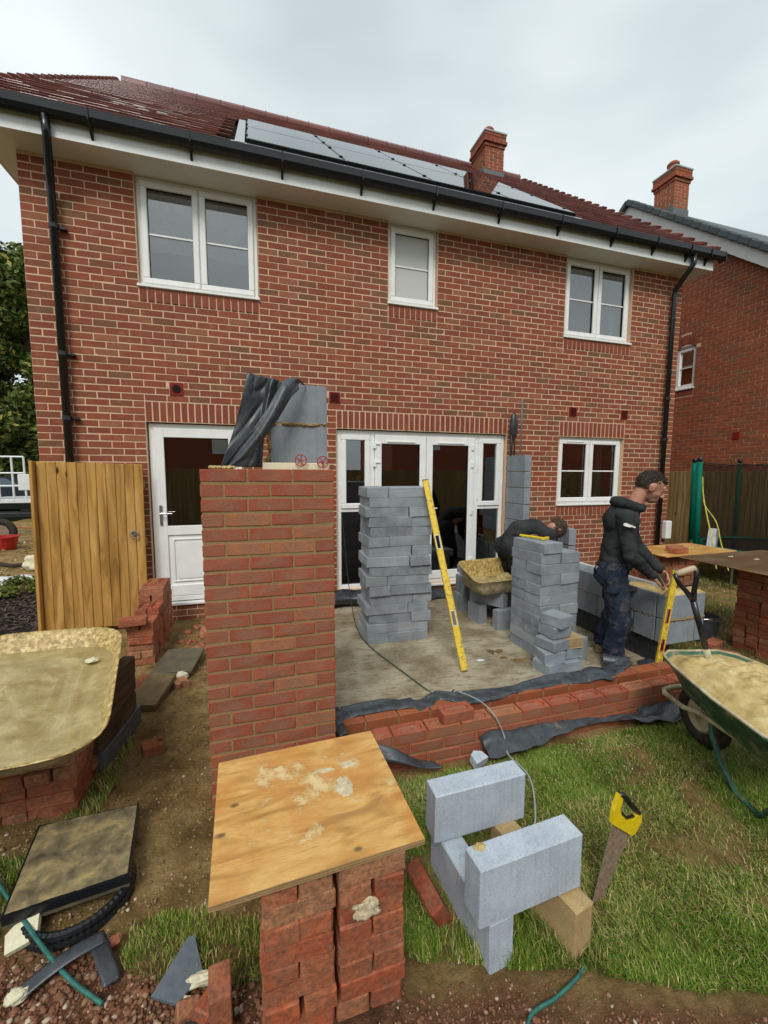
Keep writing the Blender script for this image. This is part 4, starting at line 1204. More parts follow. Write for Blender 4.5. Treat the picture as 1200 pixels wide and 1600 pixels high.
# gate leaning on the house wall
gt_ = empty('garden_gate', (.5, -.12, G + .06), 'unhung featheredge timber gate leaning against the left corner of the house', 'gate')
gx0, gx1, gz0, gz1 = .015, .985, -.13, 1.645
n = 11; w = (gx1 - gx0) / n
Rg = rotm(rx=-.035)
for i in range(n):
    wob = random.uniform(-.004, .004)
    MB().tone(random.random()).box(-w * .470, w * .470, -.011, .009, 0, gz1 - gz0, .004, R=Rg @ rotm(rz=.12), o=(gx0 + (i + .5) * w, -.135, gz0 + wob - .02 * i / n)).build('board', M_GATE, gt_)
MB().tone(.3).box(gx0 - .03, gx0 - .002, -.10, .02, -.01, gz1 - gz0 + .005, .004, R=Rg, o=(0, -.115, gz0)).build('stile', M_GATE, gt_)
for z in (.2, .85, 1.5):
    MB().tone(.6).box(gx0, gx1, -.085, -.05, gz0 + z, gz0 + z + .09, .004).build('ledge', M_GATE, gt_)
rg_ = MB()
rg_.cyl((.885, -.15, .88), (.885, -.166, .88), .03, n=14)
rg_.tube([(.885 + .036 * math.sin(t), -.178, .865 + .04 * math.cos(t)) for t in [6.2832 * i / 16 for i in range(17)]], .006, 6)
rg_.build('ring_latch', M_STEEL, gt_)
tagd(MB().tone(.5).box(-.50, -.40, -.17, -.07, G - .1, 1.2, .006).build('gate_post', M_GATE), 'short timber gate post at the left edge beyond the mortar tray', 'post') if False else None
tagd(MB().tone(.5).box(-.66, -.56, -.35, -.25, G - .1, G + .5, .006).build('gate_post', M_GATE), 'stub of timber post beside the mulch bed', 'post')
# ================================================================== NEW MASONRY
def masonry_bricks(parent, L, mat, yf, depth=.1025, c=.0032, name='brick', frogtop=None):
    for (a, b, z0, z1) in L:
        w = b - a
        me = brick_me((w, depth, z1 - z0), mat, c, .0022, 3)
        inst(me, name, ((a + b) / 2, yf + depth / 2 + random.uniform(-.0015, .0015), (z0 + z1) / 2), parent=parent)
PX0, PX1, PY, PTOP = 1.915, 2.58, -3.016, 1.571
pier = empty('brick_pier', (2.25, -2.97, G), 'tall pier of new red brickwork with yellow mortar in front of the back door', 'pier')
L = brick_wall(PX0, PX1 + .005, PTOP - 25 * .075, PTOP, [], off=0, unit=.2225)
L = [(a - .0015 if a < PX0 + .03 else a, min(b, PX1), z0 + .002, z1 - .002) for a, b, z0, z1 in L if b > a + .05]
masonry_bricks(pier, L, MB_PIER, PY)
pm = MB(); pm.box(PX0 + .006, PX1 - .006, PY + .0035, PY + .098, PTOP - 25 * .075, PTOP - .012); pm.build('mortar_bed', M_MORTP, pier)
# return of the pier towards the house
for k in range(25):
    z1 = PTOP - k * .075
    for q in range(4):
        y0 = PY + .1125 + q * .225 + (0 if k % 2 else .1125)
        if q == 3 and k % 2 == 0: continue
        inst(brick_me((.1025, .215, .065), MB_PIER, .005, .002, 3), 'return_brick', (PX0 + .051, y0 + .1075, z1 - .0375), parent=pier)
    if k % 2 == 0: inst(brick_me((.1025, .1025, .065), MB_PIER, .005, .002, 3), 'return_brick', (PX0 + .051, PY + .165, z1 - .0375), parent=pier)
MB().box(PX0 + .005, PX0 + .098, PY + .11, PY + .95, PTOP - 25 * .075, PTOP - .012).build('mortar_bed', M_MORTP, pier)
dr = MB()
for i in range(14):
    dr.ell((PX0 + .04 + random.uniform(0, .11), PY + .05 + random.uniform(-.03, .04), PTOP + .002), (random.uniform(.01, .025), .018, .010), nu=8, nv=5, j=.25)
dr.build('mortar_dropping', M_MIX, pier)

blk = (.44, .10, .215)
bm_ = {}
def block_me(dims, mat, c=.003, j=.001, nvar=3):
    return brick_me(dims, mat, c, j, nvar, tag='blk')
leaf = empty('block_leaf', (2.36, -2.75, G), 'grey block inner leaf standing up behind the brick pier under a torn membrane', 'block wall')
for k in range(10):
    z0 = 2.04 - .215 - k * .225
    inst(block_me((.32, .10, .215), M_BLOCKL), 'block', (2.42, -2.75, z0 + .1075), parent=leaf)
jm = MB()
jm.box(2.262, 2.577, -2.797, -2.703, G, 2.03)
for i in range(50):
    k = 0 if i % 2 else 1
    jm.ell((2.27 + random.uniform(0, .3), -2.803, 2.04 - .22 - .225 * k + random.uniform(-.004, .004)), (random.uniform(.01, .03), .008, random.uniform(.006, .011)), nu=7, nv=5, j=.3)
for i in range(26): jm.ell((2.255 + random.uniform(-.008, .01), -2.78 + random.uniform(-.02, .03), random.uniform(1.6, 1.82)), (.012, .014, random.uniform(.01, .03)), nu=7, nv=5, j=.3)
jm.build('mortar_joint', M_MORTP, leaf, smooth=True)
ins = MB().box(2.215, 2.575, -2.895, -2.845, 1.0, 1.602, .003)
tagd(ins.build('insulation_board', M_INSUL), 'cream insulation board edge showing behind the top course of the brick pier', 'insulation')
for x, z, rx_ in ((2.415, 1.615, .2), (2.535, 1.608, .9)):
    d = MB()
    R_ = rotm(rx=rad(90), rz=.0) @ rotm(rz=rx_)
    ring = [Vector((x, -2.915, z)) + Vector((.031 * math.cos(t), 0, .031 * math.sin(t))) for t in [6.2832 * i / 22 for i in range(23)]]
    d.tube(ring, .0026, 6)
    for q in range(5):
        t = 6.2832 * q / 5 + rx_
        d.tube([(x + .008 * math.cos(t), -2.915, z + .008 * math.sin(t)), (x + .031 * math.cos(t), -2.915, z + .031 * math.sin(t))], .0028, 5)
    d.cyl((x, -2.92, z), (x, -2.85, z), .007, n=10)
    tagd(d.build('retaining_disc', M_RED), 'red plastic insulation retaining disc in the middle of the pier top' if x < 2.5 else 'red plastic insulation retaining disc at the right end of the pier top', 'disc')

# membrane thrown over the block leaf
def rn(x, y, z): return .5 - 1.6 * abs(noise.noise(Vector((x, y, z))))
def sheet(name, fn, nu, nv, mat, label, cat, th=.0015, group=None):
    m_ = MB().grid(fn, nu, nv)
    o = m_.build(name, mat, smooth=True)
    md = o.modifiers.new('thickness', 'SOLIDIFY'); md.thickness = th
    return tagd(o, label, cat, group)
def dp(u, v):
    # u left->right, v top->bottom
    tl, tr = Vector((2.150, -2.86, 2.075)), Vector((2.33, -2.84, 2.045))
    bl_, br = Vector((2.005, -2.90, 1.578)), Vector((2.215, -2.88, 1.578))
    p = (tl * (1 - u) + tr * u) * (1 - v) + (bl_ * (1 - u) + br * u) * v
    p.x += .012 * math.sin(v * 3.1) * (1 - u) - .03 * math.sin(v * 3.14) * (u > .6) * (u - .6) / .4
    f = math.exp(-((u - .72 - .18 * v) / .10) ** 2)
    p.y += -.045 * f * math.sin(v * 3.0 + .4) + .016 * noise.noise(Vector((u * 2, v * 2.5, 2)))
    p.y += .030 * max(0, .25 - abs(noise.noise(Vector((u * 2.2 + v * 2.6, v * 1.6 - u, 8)))))
    return p
sheet('membrane_sheet', dp, 60, 70, M_DPMB, 'black damp membrane hanging in folds over the top of the grey block leaf', 'membrane')
def st2(u, v):
    cp = [Vector((2.452, -2.815, 2.035)), Vector((2.41, -2.88, 2.05)), Vector((2.345, -2.93, 1.985)), Vector((2.275, -2.955, 1.86)), Vector((2.20, -2.965, 1.75)), Vector((2.10, -2.965, 1.635)), Vector((2.035, -2.955, 1.578))]
    t = u * (len(cp) - 1); i = min(int(t), len(cp) - 2); f = t - i
    p = cp[i].lerp(cp[i + 1], f)
    w = .050 * (1 - .35 * u) * (.35 + .65 * min(1, u * 4)) * (1 if u < .8 else 1 - (u - .8) * 3)
    a = Vector((-.65, -.10, .62)) if u > .2 else Vector((-.4, -.2, .35))
    return p + a * (v - .5) * 2 * w + Vector((0, .012 * math.sin(v * 6 + u * 4), 0))
sheet('membrane_strip', st2, 40, 8, M_DPM, 'grey strip of membrane curling down diagonally across the hanging black sheet', 'membrane')

# low front wall, outer leaf
lw_ = empty('low_brick_wall', (4.3, -2.96, G), 'knee high new red brick wall along the front of the concrete slab', 'wall')
LT = -.01
for k in range(4):
    z1 = LT - k * .075; z0 = z1 - .065
    x = 2.585 - (.1125 if k % 2 == 0 else .0)
    x0lim = 2.585 if k else 2.81
    while x < 6.1:
        a, b = max(x, x0lim) + .004, min(x + .225, 6.1) - .004
        if b - a > .04 and not (k == 0 and b < 2.8):
            if k == 0 and b - a > .2: inst(random.choice([frog_me(MB_PIER)] * 3), 'brick', ((a + b) / 2, -2.965, (z0 + z1) / 2), parent=lw_)
            else: inst(brick_me((b - a, .1025, .065), MB_PIER, .005, .002, 3), 'brick', ((a + b) / 2, -2.965, (z0 + z1) / 2), parent=lw_)
        x += .225
MB().box(2.585, 6.09, -3.010, -2.920, -.33, LT - .02).build('mortar_bed', M_MORTP, lw_)
fm = frog_me(MB_PIER)
tagd(inst(frog_me(MB_PIER), 'loose_brick', (3.362, -2.955, LT + .0345), rz=.06), 'single loose frogged brick laid on top of the low wall', 'brick')
inl = empty('inner_brick_leaf', (4.1, -2.75, G), 'inner leaf of smooth orange brick behind the low wall, partly under membrane', 'wall')
for k in range(3):
    z1 = -.03 - k * .075; x = 2.585 - (.11 if k % 2 else 0)
    while x < 5.5:
        a, b = max(x, 2.585) + .005, x + .22
        inst(brick_me((b - a, .1025, .065), MB_ORANGE, .003, .0008, 3), 'brick', ((a + b) / 2, -2.748, z1 - .0325), parent=inl); x += .225
MB().box(2.59, 5.5, -2.795, -2.70, -.33, -.045).build('mortar_bed', M_MORTP, inl)
def lap(u, v):
    x = 2.62 + 2.52 * u
    yb = -2.50 + .05 * math.sin(u * 9) + .04 * noise.noise(Vector((u * 7, 0, 1)))
    yf = -2.80 + (.045 if .02 < u < .22 else 0) + .02 * math.sin(u * 13) + .012 * noise.noise(Vector((u * 12, 0, 5)))
    if .24 < u < .36: yf += .11 * (1 - abs(u - .30) / .06) if abs(u - .30) < .06 else 0
    if u > .85: yf += .12 * (u - .85) / .15
    y = yf + (yb - yf) * v
    z = -.022 + .012 * noise.noise(Vector((x * 5, y * 9, 1))) + .014 * rn(x * 6 + y * 5, y * 6 - x * 2, 3) + .004 * rn(x * 16, y * 16, 5)
    if v > .38: z -= (G * -1 - .035) * min(1, (v - .38) / .5) ** 1.2 * .98
    z += .030 * math.exp(-((v - .42) / .13) ** 2) * (1 + math.sin(u * 21)) * .5
    z += .035 * math.exp(-((u - .82) / .035) ** 2) * math.exp(-((v - .35) / .25) ** 2)
    if v < .08: z -= .012 * (1 - v / .08)
    return Vector((x, y, max(z, G + .018)))
sheet('membrane_lap', lap, 220, 34, M_DPM, 'long black membrane lapped over the inner leaf and onto the slab edge', 'membrane')
def fr_(u, v):
    x = 3.50 + 1.62 * u
    y = -3.02 - (.09 + .05 * math.sin(u * 7 + 1) + .02 * noise.noise(Vector((u * 14, 0, 3)))) * v * (1.25 if u > .75 else 1)
    z = -.155 + .03 * math.sin(u * 5 + .5) + .035 * math.exp(-((u - .05) / .05) ** 2) + (.03 if u > .8 else 0)
    z = z + (G + .022 - z) * v + .016 * rn(x * 6, v * 2 + x * 3, 1)
    return Vector((x, y, z))
sheet('membrane_skirt', fr_, 140, 18, M_DPM, 'black membrane skirt at the foot of the low brick wall against the lawn', 'membrane')
def tg_(u, v):
    a, b = Vector((2.80, -3.035, -.02)), Vector((3.16, -3.10, G + .03))
    p = a.lerp(b, u); w = .05
    return p + Vector((.03, -.06, -.08 * (1 - u))) * (v * 1.0) + Vector((0, -.02 * math.sin(u * 5), .02 * math.sin(u * 6)))
sheet('membrane_tongue', tg_, 30, 6, M_DPM, 'short tongue of membrane sloping down to the grass behind the plywood', 'membrane')
def cr_(u, v):
    return Vector((2.585 + .085 * u, -2.90 + .28 * v + .01 * math.sin(u * 9), -.025 + .01 * math.sin(v * 8) - .09 * (1 - v) * (u < .2)))
sheet('membrane_corner', cr_, 8, 12, M_DPMB, 'small folded black membrane at the foot of the brick pier corner', 'membrane')
def hd_(u, v):
    x = 2.66 + .95 * u
    z = .02 - .20 * v + .02 * noise.noise(Vector((u * 6, v * 3, 0)))
    return Vector((x, -.06 - .16 * math.sin(v * 3.1) ** .6 - .03 * math.sin(u * 8), z))
sheet('membrane_roll_flat', hd_, 30, 10, M_DPMB, 'black membrane bunched against the threshold left of the block stack', 'membrane')
def hd2(u, v):
    return Vector((3.9 + .75 * u, -.04 - .13 * v + .02 * math.sin(u * 9), -.06 - .11 * v + .015 * noise.noise(Vector((u * 9, v * 3, 4)))))
sheet('membrane_under_doors', hd2, 30, 8, M_DPMB, 'black membrane under the threshold between the block stack and the mortar tray', 'membrane')

# right hand block wall of the extension
XW = 5.62
rw = empty('block_wall', (XW + .05, -1.3, G), 'low wall of laid grey blocks behind the standing worker', 'block wall')
for k in range(2):
    z0 = .03 + k * .225; y = -2.44 if k else -2.44 + .10
    ys_ = []
    y = -2.455
    first = True
    while y < -.02:
        ln = .44 if not (first and k == 0) else .225
        a, b = y + .005, min(y + ln, -.01)
        if b - a > .03: inst(block_me((.10, b - a - .005, .215), M_BLOCKL), 'block', (XW + .05, (a + b) / 2, z0 + .1075), parent=rw)
        y += ln + .005; first = False
    for (a, b) in ((XW, XW + .345), (XW + .355, XW + .455)):
        inst(block_me((b - a, .10, .215), M_BLOCKL), 'block', ((a + b) / 2, -2.51, z0 + .1075), parent=rw)
MB().box(XW + .008, XW + .092, -2.45, -.01, .03, .46).box(XW + .008, XW + .44, -2.552, -2.468, .03, .46).build('mortar_joint', M_MORTP, rw)
mj = MB()
for i in range(60): mj.ell((XW + random.uniform(.0, .45), -2.563, .25 + random.uniform(-.006, .006)), (random.uniform(.008, .03), .006, random.uniform(.005, .012)), nu=7, nv=5, j=.3)
for i in range(30): mj.ell((XW - .002, -2.4 + random.uniform(0, 2.3), .25 + random.uniform(-.004, .004)), (.005, random.uniform(.01, .03), .006), nu=7, nv=5, j=.3)
mj.build('mortar_squeeze', M_MORTP, rw, smooth=True)
lowc = MB().box(XW + .03, XW + .2, -2.45, -.01, G - .05, .025)
lowc.build('lower_leaf', M_DPMB, rw)
mo = MB()
def mf(u, v):
    x = XW + .02 + .44 * u; y = -2.555 + (.12 if u > .25 else .45) * v
    e = min(u, 1 - u, v, 1 - v)
    return Vector((x, y, .472 + (.028 + .02 * noise.noise(Vector((x * 18, y * 18, 0)))) * min(1, e * 9)))
mo.grid(mf, 24, 16); mo.build('mortar_bed', M_MIX, rw, smooth=True)
for k in range(3):
    tagd(MB().box(XW + .115, XW + .165, -2.40 + k * .78, -2.40 + k * .78 + .77, G, .52 - .004 * k, .004).build('insulation_board', M_FOIL), ['white faced insulation board nearest the mortar bed on the block wall', 'white faced insulation board behind the worker along the block wall', 'white faced insulation board at the house end of the block wall'][k], 'insulation')
def tw(u, v): return Vector((XW - .01 - .03 * v, -2.28 + .34 * u, .475 - (.02 + .11 * (1 - abs(u - .6) * 1.6)) * v))
sheet('membrane_flap', tw, 14, 6, M_DPMB, 'small dark membrane flap hanging over the block wall beside the mortar bed', 'membrane')
# block pier toothed to the house
bp = empty('block_pier', (XW + .05, -.22, G), 'narrow pier of laid grey blocks against the house wall right of the french doors', 'block wall')
for k in range(6):
    z0 = 1.79 - .215 - k * .225
    if z0 < .45: break
    inst(block_me((.10, .43, .215), M_BLOCKL), 'block', (XW + .06, -.225, z0 + .1075), parent=bp)
MB().box(XW + .018, XW + .102, -.43, -.012, .44, 1.78).build('mortar_joint', M_MORTP, bp)
def fold(u, v):
    t = u * 3.14159
    return Vector((XW + .02 + .05 * v + .01 * math.sin(u * 5), -.10 - .07 * math.sin(t) - .02, 1.79 + .56 * math.sin(t * .5 + .0) - .05 * v)) if False else Vector((XW + .0 + .10 * v, -.12 - .05 * math.sin(3.14 * v) + .02 * math.sin(u * 4), 2.02 + .36 * u - .03 * v))
fv_ = MB()
fv_.ell((XW + .045, -.10, 2.20), (.062, .045, .19), nu=18, nv=12, j=.02)
fv_.box(XW + .0, XW + .025, -.11, -.09, 1.79, 2.1, .003).box(XW + .055, XW + .075, -.11, -.09, 1.79, 2.1, .003)
tagd(fv_.build('folded_membrane', M_DPMB, smooth=True), 'folded loop of black damp course standing on the block pier', 'membrane')
tagd(MB().box(XW + .225, XW + .25, -.012, -.002, 1.5, 2.62, .001).build('wall_starter', M_STEEL), 'thin steel wall starter strip fixed to the house bricks above the block pier', 'bracket')
upb = inst(block_me((.44, .10, .215), M_BLOCKL), 'upright_block', (6.22, -.55, .70), rz=rad(78)); tagd(upb, 'grey block set above the wall beyond the bending worker', 'block')
upb2 = inst(block_me((.44, .10, .44), M_BLOCKL), 'standing_block', (6.22, -.55, .36), rz=rad(78)); tagd(upb2, 'grey blocks supporting the highest block beyond the bending worker', 'block')

# ================================================================== LOOSE BRICK STACKS
ORD = ['top', 'second', 'third', 'fourth', 'fifth', 'sixth', 'seventh', 'eighth', 'ninth', 'tenth', 'eleventh', 'twelfth', 'thirteenth', 'fourteenth', 'fifteenth', 'sixteenth']
def pack(cx, cy, nx, ny, z0, heights, what, group, mat=MB_LOOSE, rz=0, cell=.2185, frogtop=False, hz=.0655, jit=.006, see=None, joined=None):
    """loose bricks in cells of two; what nobody can see is left out, what hides behind walls or out of frame is one joined mass"""
    Rz = Matrix.Rotation(rz, 3, 'Z'); rest = MB()
    for i in range(nx):
        for j in range(ny):
            h = heights(i, j)
            if see and not see(i, j): continue
            dx, dy = random.uniform(-.004, .004), random.uniform(-.004, .004)
            for k in range(h):
                alongx = (i + j + k) % 2 == 0 if random.random() < .85 else random.random() < .5
                for q in (-1, 1):
                    ox, oy = (0, q * .0535) if alongx else (q * .0535, 0)
                    p = Rz @ Vector(((i - (nx - 1) / 2) * cell + ox + dx + random.uniform(-jit, jit), (j - (ny - 1) / 2) * cell + oy + dy + random.uniform(-jit, jit), 0))
                    rz_ = rz + (0 if alongx else math.pi / 2) + random.uniform(-.03, .03)
                    c = (cx + p.x, cy + p.y, z0 + (k + .5) * hz)
                    if joined and joined(i, j, k):
                        rest.tone(random.random()).box(-.1075, .1075, -.051, .051, -.0325, .0325, .005, R=rotm(rz=rz_), o=c, j=.0025); continue
                    top = frogtop and k == h - 1
                    me = frog_me(mat) if top else brick_me((.215, .1025, .065), mat, .005, .0030, 9)
                    o = inst(me, 'stacked_brick', c, rz=rz_)
                    side = '' if nx == 1 else (' left' if i == 0 else ' right' if i == nx - 1 else ' middle')
                    row = 'front' if j == 0 else 'back' if j == ny - 1 else ORD[j]
                    one = ('near' if q < 0 else 'far') if alongx else ('left' if q < 0 else 'right')
                    tagd(o, '%s brick of %s%s pair, %s course%s, %s' % (one, row, side, ORD[h - 1 - k], ' down' if h - 1 - k else '', what), 'brick', group)
    if rest.v: tagd(rest.build('hidden_bricks', mat, kind='stuff'), 'bricks packed at the far or hidden side of the ' + what, 'bricks')
pack(2.385, -3.872, 2, 2, -.158, lambda i, j: 8, 'stack under the plywood board', 'bricks stacked under the plywood spot board')
pack(.93, -2.545, 3, 3, G - .01, lambda i, j: 8, 'stack under the big mortar tray', 'bricks stacked under the mortar tray', jit=.010, see=lambda i, j: i == 2 or j == 0 or i == 0, joined=lambda i, j, k: i == 0)
pack(1.14, -.72, 1, 4, G, lambda i, j: [6, 7, 9, 9][j], 'stepped stack by the back door', 'bricks stacked beside the back door', frogtop=True, jit=.01)
pack(7.08, -2.82, 3, 4, G, lambda i, j: 13, 'tall stack under the brown board', 'bricks stacked under the brown board', jit=.008, see=lambda i, j: i == 0 or j == 0 or j == 3, joined=lambda i, j, k: j < 2 or i > 0)
pack(6.98, -1.40, 3, 2, G, lambda i, j: 12, 'stack under the pale board', 'bricks stacked under the pale board', jit=.014, see=lambda i, j: i == 0 or j == 0, joined=lambda i, j, k: k < 6 or i == 2)
def lone(loc, rz, label, frog=False, rx=0, ry=0, dims=(.215, .1025, .065), mat=MB_LOOSE, nm='loose_brick', cat='brick'):
    me = frog_me(mat) if frog else brick_me(dims, mat, .006, .003, 2, tag='l')
    return tagd(inst(me, nm, loc, rz=rz, rx=rx, ry=ry), label, cat)
lone((1.10, -1.17, .225), .12, 'loose brick sitting skewed on the low front step of the stack by the back door', dims=(.215, .1025, .065))
lone((2.04, -3.985, G + .09), .10, 'frogged brick standing on end beside the plywood stack', True, ry=rad(90), rx=rad(0))
lone((2.815, -3.80, G + .045), rad(97), 'brick tipped on its edge between the plywood stack and the pale blocks', ry=0, rx=rad(62), dims=(.215, .1025, .065))
lone((6.55, -2.35, G + .04), rad(15), 'red brick lying flat at the corner of the brown board stack', rx=.1)
lone((6.42, -2.55, G + .04), rad(-50), 'red brick lying beyond the tip of the wheelbarrow', rx=-.2)
lone((6.95, -1.62, .645), .1, 'red brick on the near edge of the pale board behind the worker')
lone((7.04, -1.50, .6451), .25, 'second red brick on the pale board touching the first')
lone((1.25, -1.62, G + .04), rad(80), 'red brick leaning behind the tray beside the flat slab', rx=.5)
lone((1.20, -1.82, G + .04), rad(60), 'red brick half hidden by the timbers of the mortar tray', rx=.2)
# half bricks with a notch
def half_brick(loc, rz, label):
    pl = [(-.06, -.05), (.055, -.05), (.055, -.02), (.03, -.012), (.022, .012), (.03, .022), (.055, .03), (.055, .05), (-.06, .05)]
    Rz = Matrix.Rotation(rz, 3, 'Z')
    m_ = MB().tone(.3).prism(pl, 0, .06, tf=lambda v: Rz @ Vector((v.x + random.uniform(-.002, .002), v.y, v.z)) + Vector(loc))
    tagd(m_.build('half_brick', MB_LOOSE), label, 'brick')
half_brick((1.52, -2.46, G - .003), rad(20), 'broken half brick lying alone on the bare soil left of the pier')
half_brick((1.545, -1.66, G - .003), rad(-60), 'broken half brick at the corner of the tilted slab')
crumple('plaster_lump', (1.53, -1.53, G + .03), (.05, .04, .035), M_FOAM, 'pale crumbly lump behind the half brick near the slabs', 'lump', 4)
lone((1.79, -.42, G + .03), rad(30), 'brick half buried in rubble at the foot of the back door', rx=.4)
lone((1.62, -.55, G + .02), rad(-20), 'broken brick in the rubble under the back door threshold', rx=.7, dims=(.12, .1, .06))

# ================================================================== STACKS OF GREY BLOCKS
def block_thing(loc, dims, rz, label, group=None, mat=M_BLOCK, rx=0, ry=0, nm='grey_block', c=.003, j=.0030):
    o = inst(brick_me(dims, mat, c, j, 4, tag='b'), nm, loc, rz=rz, rx=rx, ry=ry); return tagd(o, label, 'block', group)
cx0, cy0 = 3.555, -1.12
for k in range(16):
    z = G + .01 + .0995 * k + .05
    dx, dy, a = random.uniform(-.022, .022), random.uniform(-.02, .02), random.uniform(-.035, .035) - .04
    pat = [0, 0, 1, 1, 1, 0, 0, 0, 1, 1, 0, 1, 1, 1, 0, 0][::1][k]
    sgn = 1 if pat else -1
    # one long block across the front with a header beside it, another long block behind
    Rz = Matrix.Rotation(a, 3, 'Z')
    for (ox, oy, d, r_, wh) in ((-sgn * .108, -.11, (.44, .215, .098), 0, 'front'), (sgn * .222, 0, (.44, .215, .098), 90, 'end'), (-sgn * .108, .11, (.44, .215, .098), 0, 'back')):
        if r_ == 90 : pass
        p = Rz @ Vector((ox + random.uniform(-.008, .008), oy + random.uniform(-.008, .008), 0))
        block_thing((cx0 + dx + p.x, cy0 + dy + p.y, z), d, a + rad(r_), 'grey %s block, %s layer%s of the tall stack before the french doors' % (wh, ORD[15 - k], ' down' if k < 15 else ''), 'blocks in the tall stack before the french doors')
# second tall stack with the hammer on top
g2 = 'blocks in the stack topped by a hammer'
lb2 = None
bx, by = 4.88, -1.85
for k in range(11):
    z = G + .01 + .0995 * k + .05
    a = random.uniform(-.02, .02) + .05
    Rz = Matrix.Rotation(a, 3, 'Z')
    if k >= 9:
        lay = [(-.11, 0, 90)] + ([(.11, 0, 90)] if k == 9 else [])
        if k == 9: pass
    elif k % 3 == 1: lay = [(-.11, 0, 90), (.11, 0, 90)]
    else: lay = [(0, -.11, 0), (0, .11, 0)]
    for ox, oy, r_ in lay:
        p = Rz @ Vector((ox + random.uniform(-.006, .006), oy + random.uniform(-.006, .006), 0))
        block_thing((bx + p.x, by + p.y, z), (.44, .215, .098), a + rad(r_), 'grey %s block, %s layer%s of the stack topped by a hammer' % (('left' if ox < 0 else 'right') if r_ else ('near' if oy < 0 else 'far'), ORD[10 - k], ' down' if k < 10 else ''), g2)
# broken half blocks in front of it
g3 = 'cut half blocks piled at the foot of the hammer stack'
M_CUT = m_block('cut_block_face', (.27, .305, .335), (.21, .235, .255), lines=(6, 6, 6), dirt=.35)
hb = [(4.60, -2.30, 0, .12), (4.62, -2.28, 1, -.10), (4.66, -2.27, 2, .22), (4.70, -2.24, 3, .05), (4.71, -2.25, 4, .30), (4.80, -2.28, 0, -.15), (4.84, -2.24, 1, .10), (4.82, -2.25, 2, -.05)]
lbh = ['bottom cut half block at the left corner of the small pile', 'second cut half block up on the left side of the small pile', 'third cut half block up on the left side of the small pile', 'fourth cut half block up, under the topmost one of the small pile', 'topmost pale cut half block of the small pile', 'bottom cut half block at the right of the small pile', 'middle cut half block at the right of the small pile', 'brownish cut half block on the right of the small pile']
for i, (x, y, k, a) in enumerate(hb):
    block_thing((x, y, G + .06 + k * .098), (.19 + random.uniform(-.02, .03), .2, .095), a, lbh[i], g3 if False else None, M_BLOCKT if i == 7 else M_CUT, nm='cut_block', c=.006, j=.007)
block_thing((5.04, -2.16, G + .12), (.10, .13, .215), .2, 'small upright cut block standing alone beside the worker\'s boots', None, M_CUT, nm='cut_block', c=.004, j=.004)
# tool on top of stack
hm = empty('yellow_hammer', (4.80, -1.82, .80), 'yellow and black handled brick hammer lying on the block stack', 'hammer')
hz = G + .01 + .0995 * 11 + .018
MB().cyl((4.72, -1.66, hz), (4.82, -1.90, hz), .012, .010, 10).build('handle', M_YELC, hm)
MB().cyl((4.69, -1.585, hz), (4.72, -1.66, hz), .016, .015, 10).build('grip', M_BLACKP, hm)
MB().box(-.055, .055, -.012, .012, -.014, .014, .004, R=rotm(rz=.4), o=(4.825, -1.91, hz)).build('head', M_YELC, hm)
# blocks under the mortar tray
g4 = None
for i, (x, y, z, d, a, lb) in enumerate((
        (4.80, -.52, G + .115, (.44, .10, .215), rad(2), 'grey block on edge at the lower back left of the tray support'),
        (4.80, -.63, G + .115, (.44, .10, .215), rad(1), 'grey block on edge second from the doors under the tray'),
        (5.02, -.57, G + .115, (.10, .36, .215), rad(0), 'grey block on edge at the right end of the tray support'),
        (4.84, -.52, G + .335, (.44, .10, .215), rad(-1), 'grey block on edge on the second layer nearest the doors'),
        (4.84, -.64, G + .335, (.44, .10, .215), rad(2), 'grey block on edge on the second layer behind the tray'),
        (4.78, -.50, G + .50, (.215, .20, .098), rad(2), 'flat grey block at the left of the low platform top'),
        (4.99, -.56, G + .50, (.215, .30, .098), rad(1), 'flat grey block at the right of the low platform top'),
        (4.79, -.70, G + .50, (.215, .19, .098), rad(-2), 'flat grey block at the front left of the low platform top'),
        (4.62, -1.03, G + .12, (.10, .22, .215), rad(10), 'grey block standing under the left edge of the tray'),
        (4.80, -1.31, G + .12, (.24, .10, .215), rad(4), 'grey block standing under the near edge of the tray'),
        (4.73, -1.08, G + .34, (.10, .44, .215), rad(28), 'grey block bridging the two supports under the tray'),
        (5.08, -1.06, G + .34, (.10, .44, .215), rad(0), 'grey block supporting the hidden right side of the tray'),
        (5.08, -1.06, G + .12, (.10, .44, .215), rad(0), 'lowest grey block under the hidden right side of the tray'))):
    block_thing((x, y, z), d, a, lb)
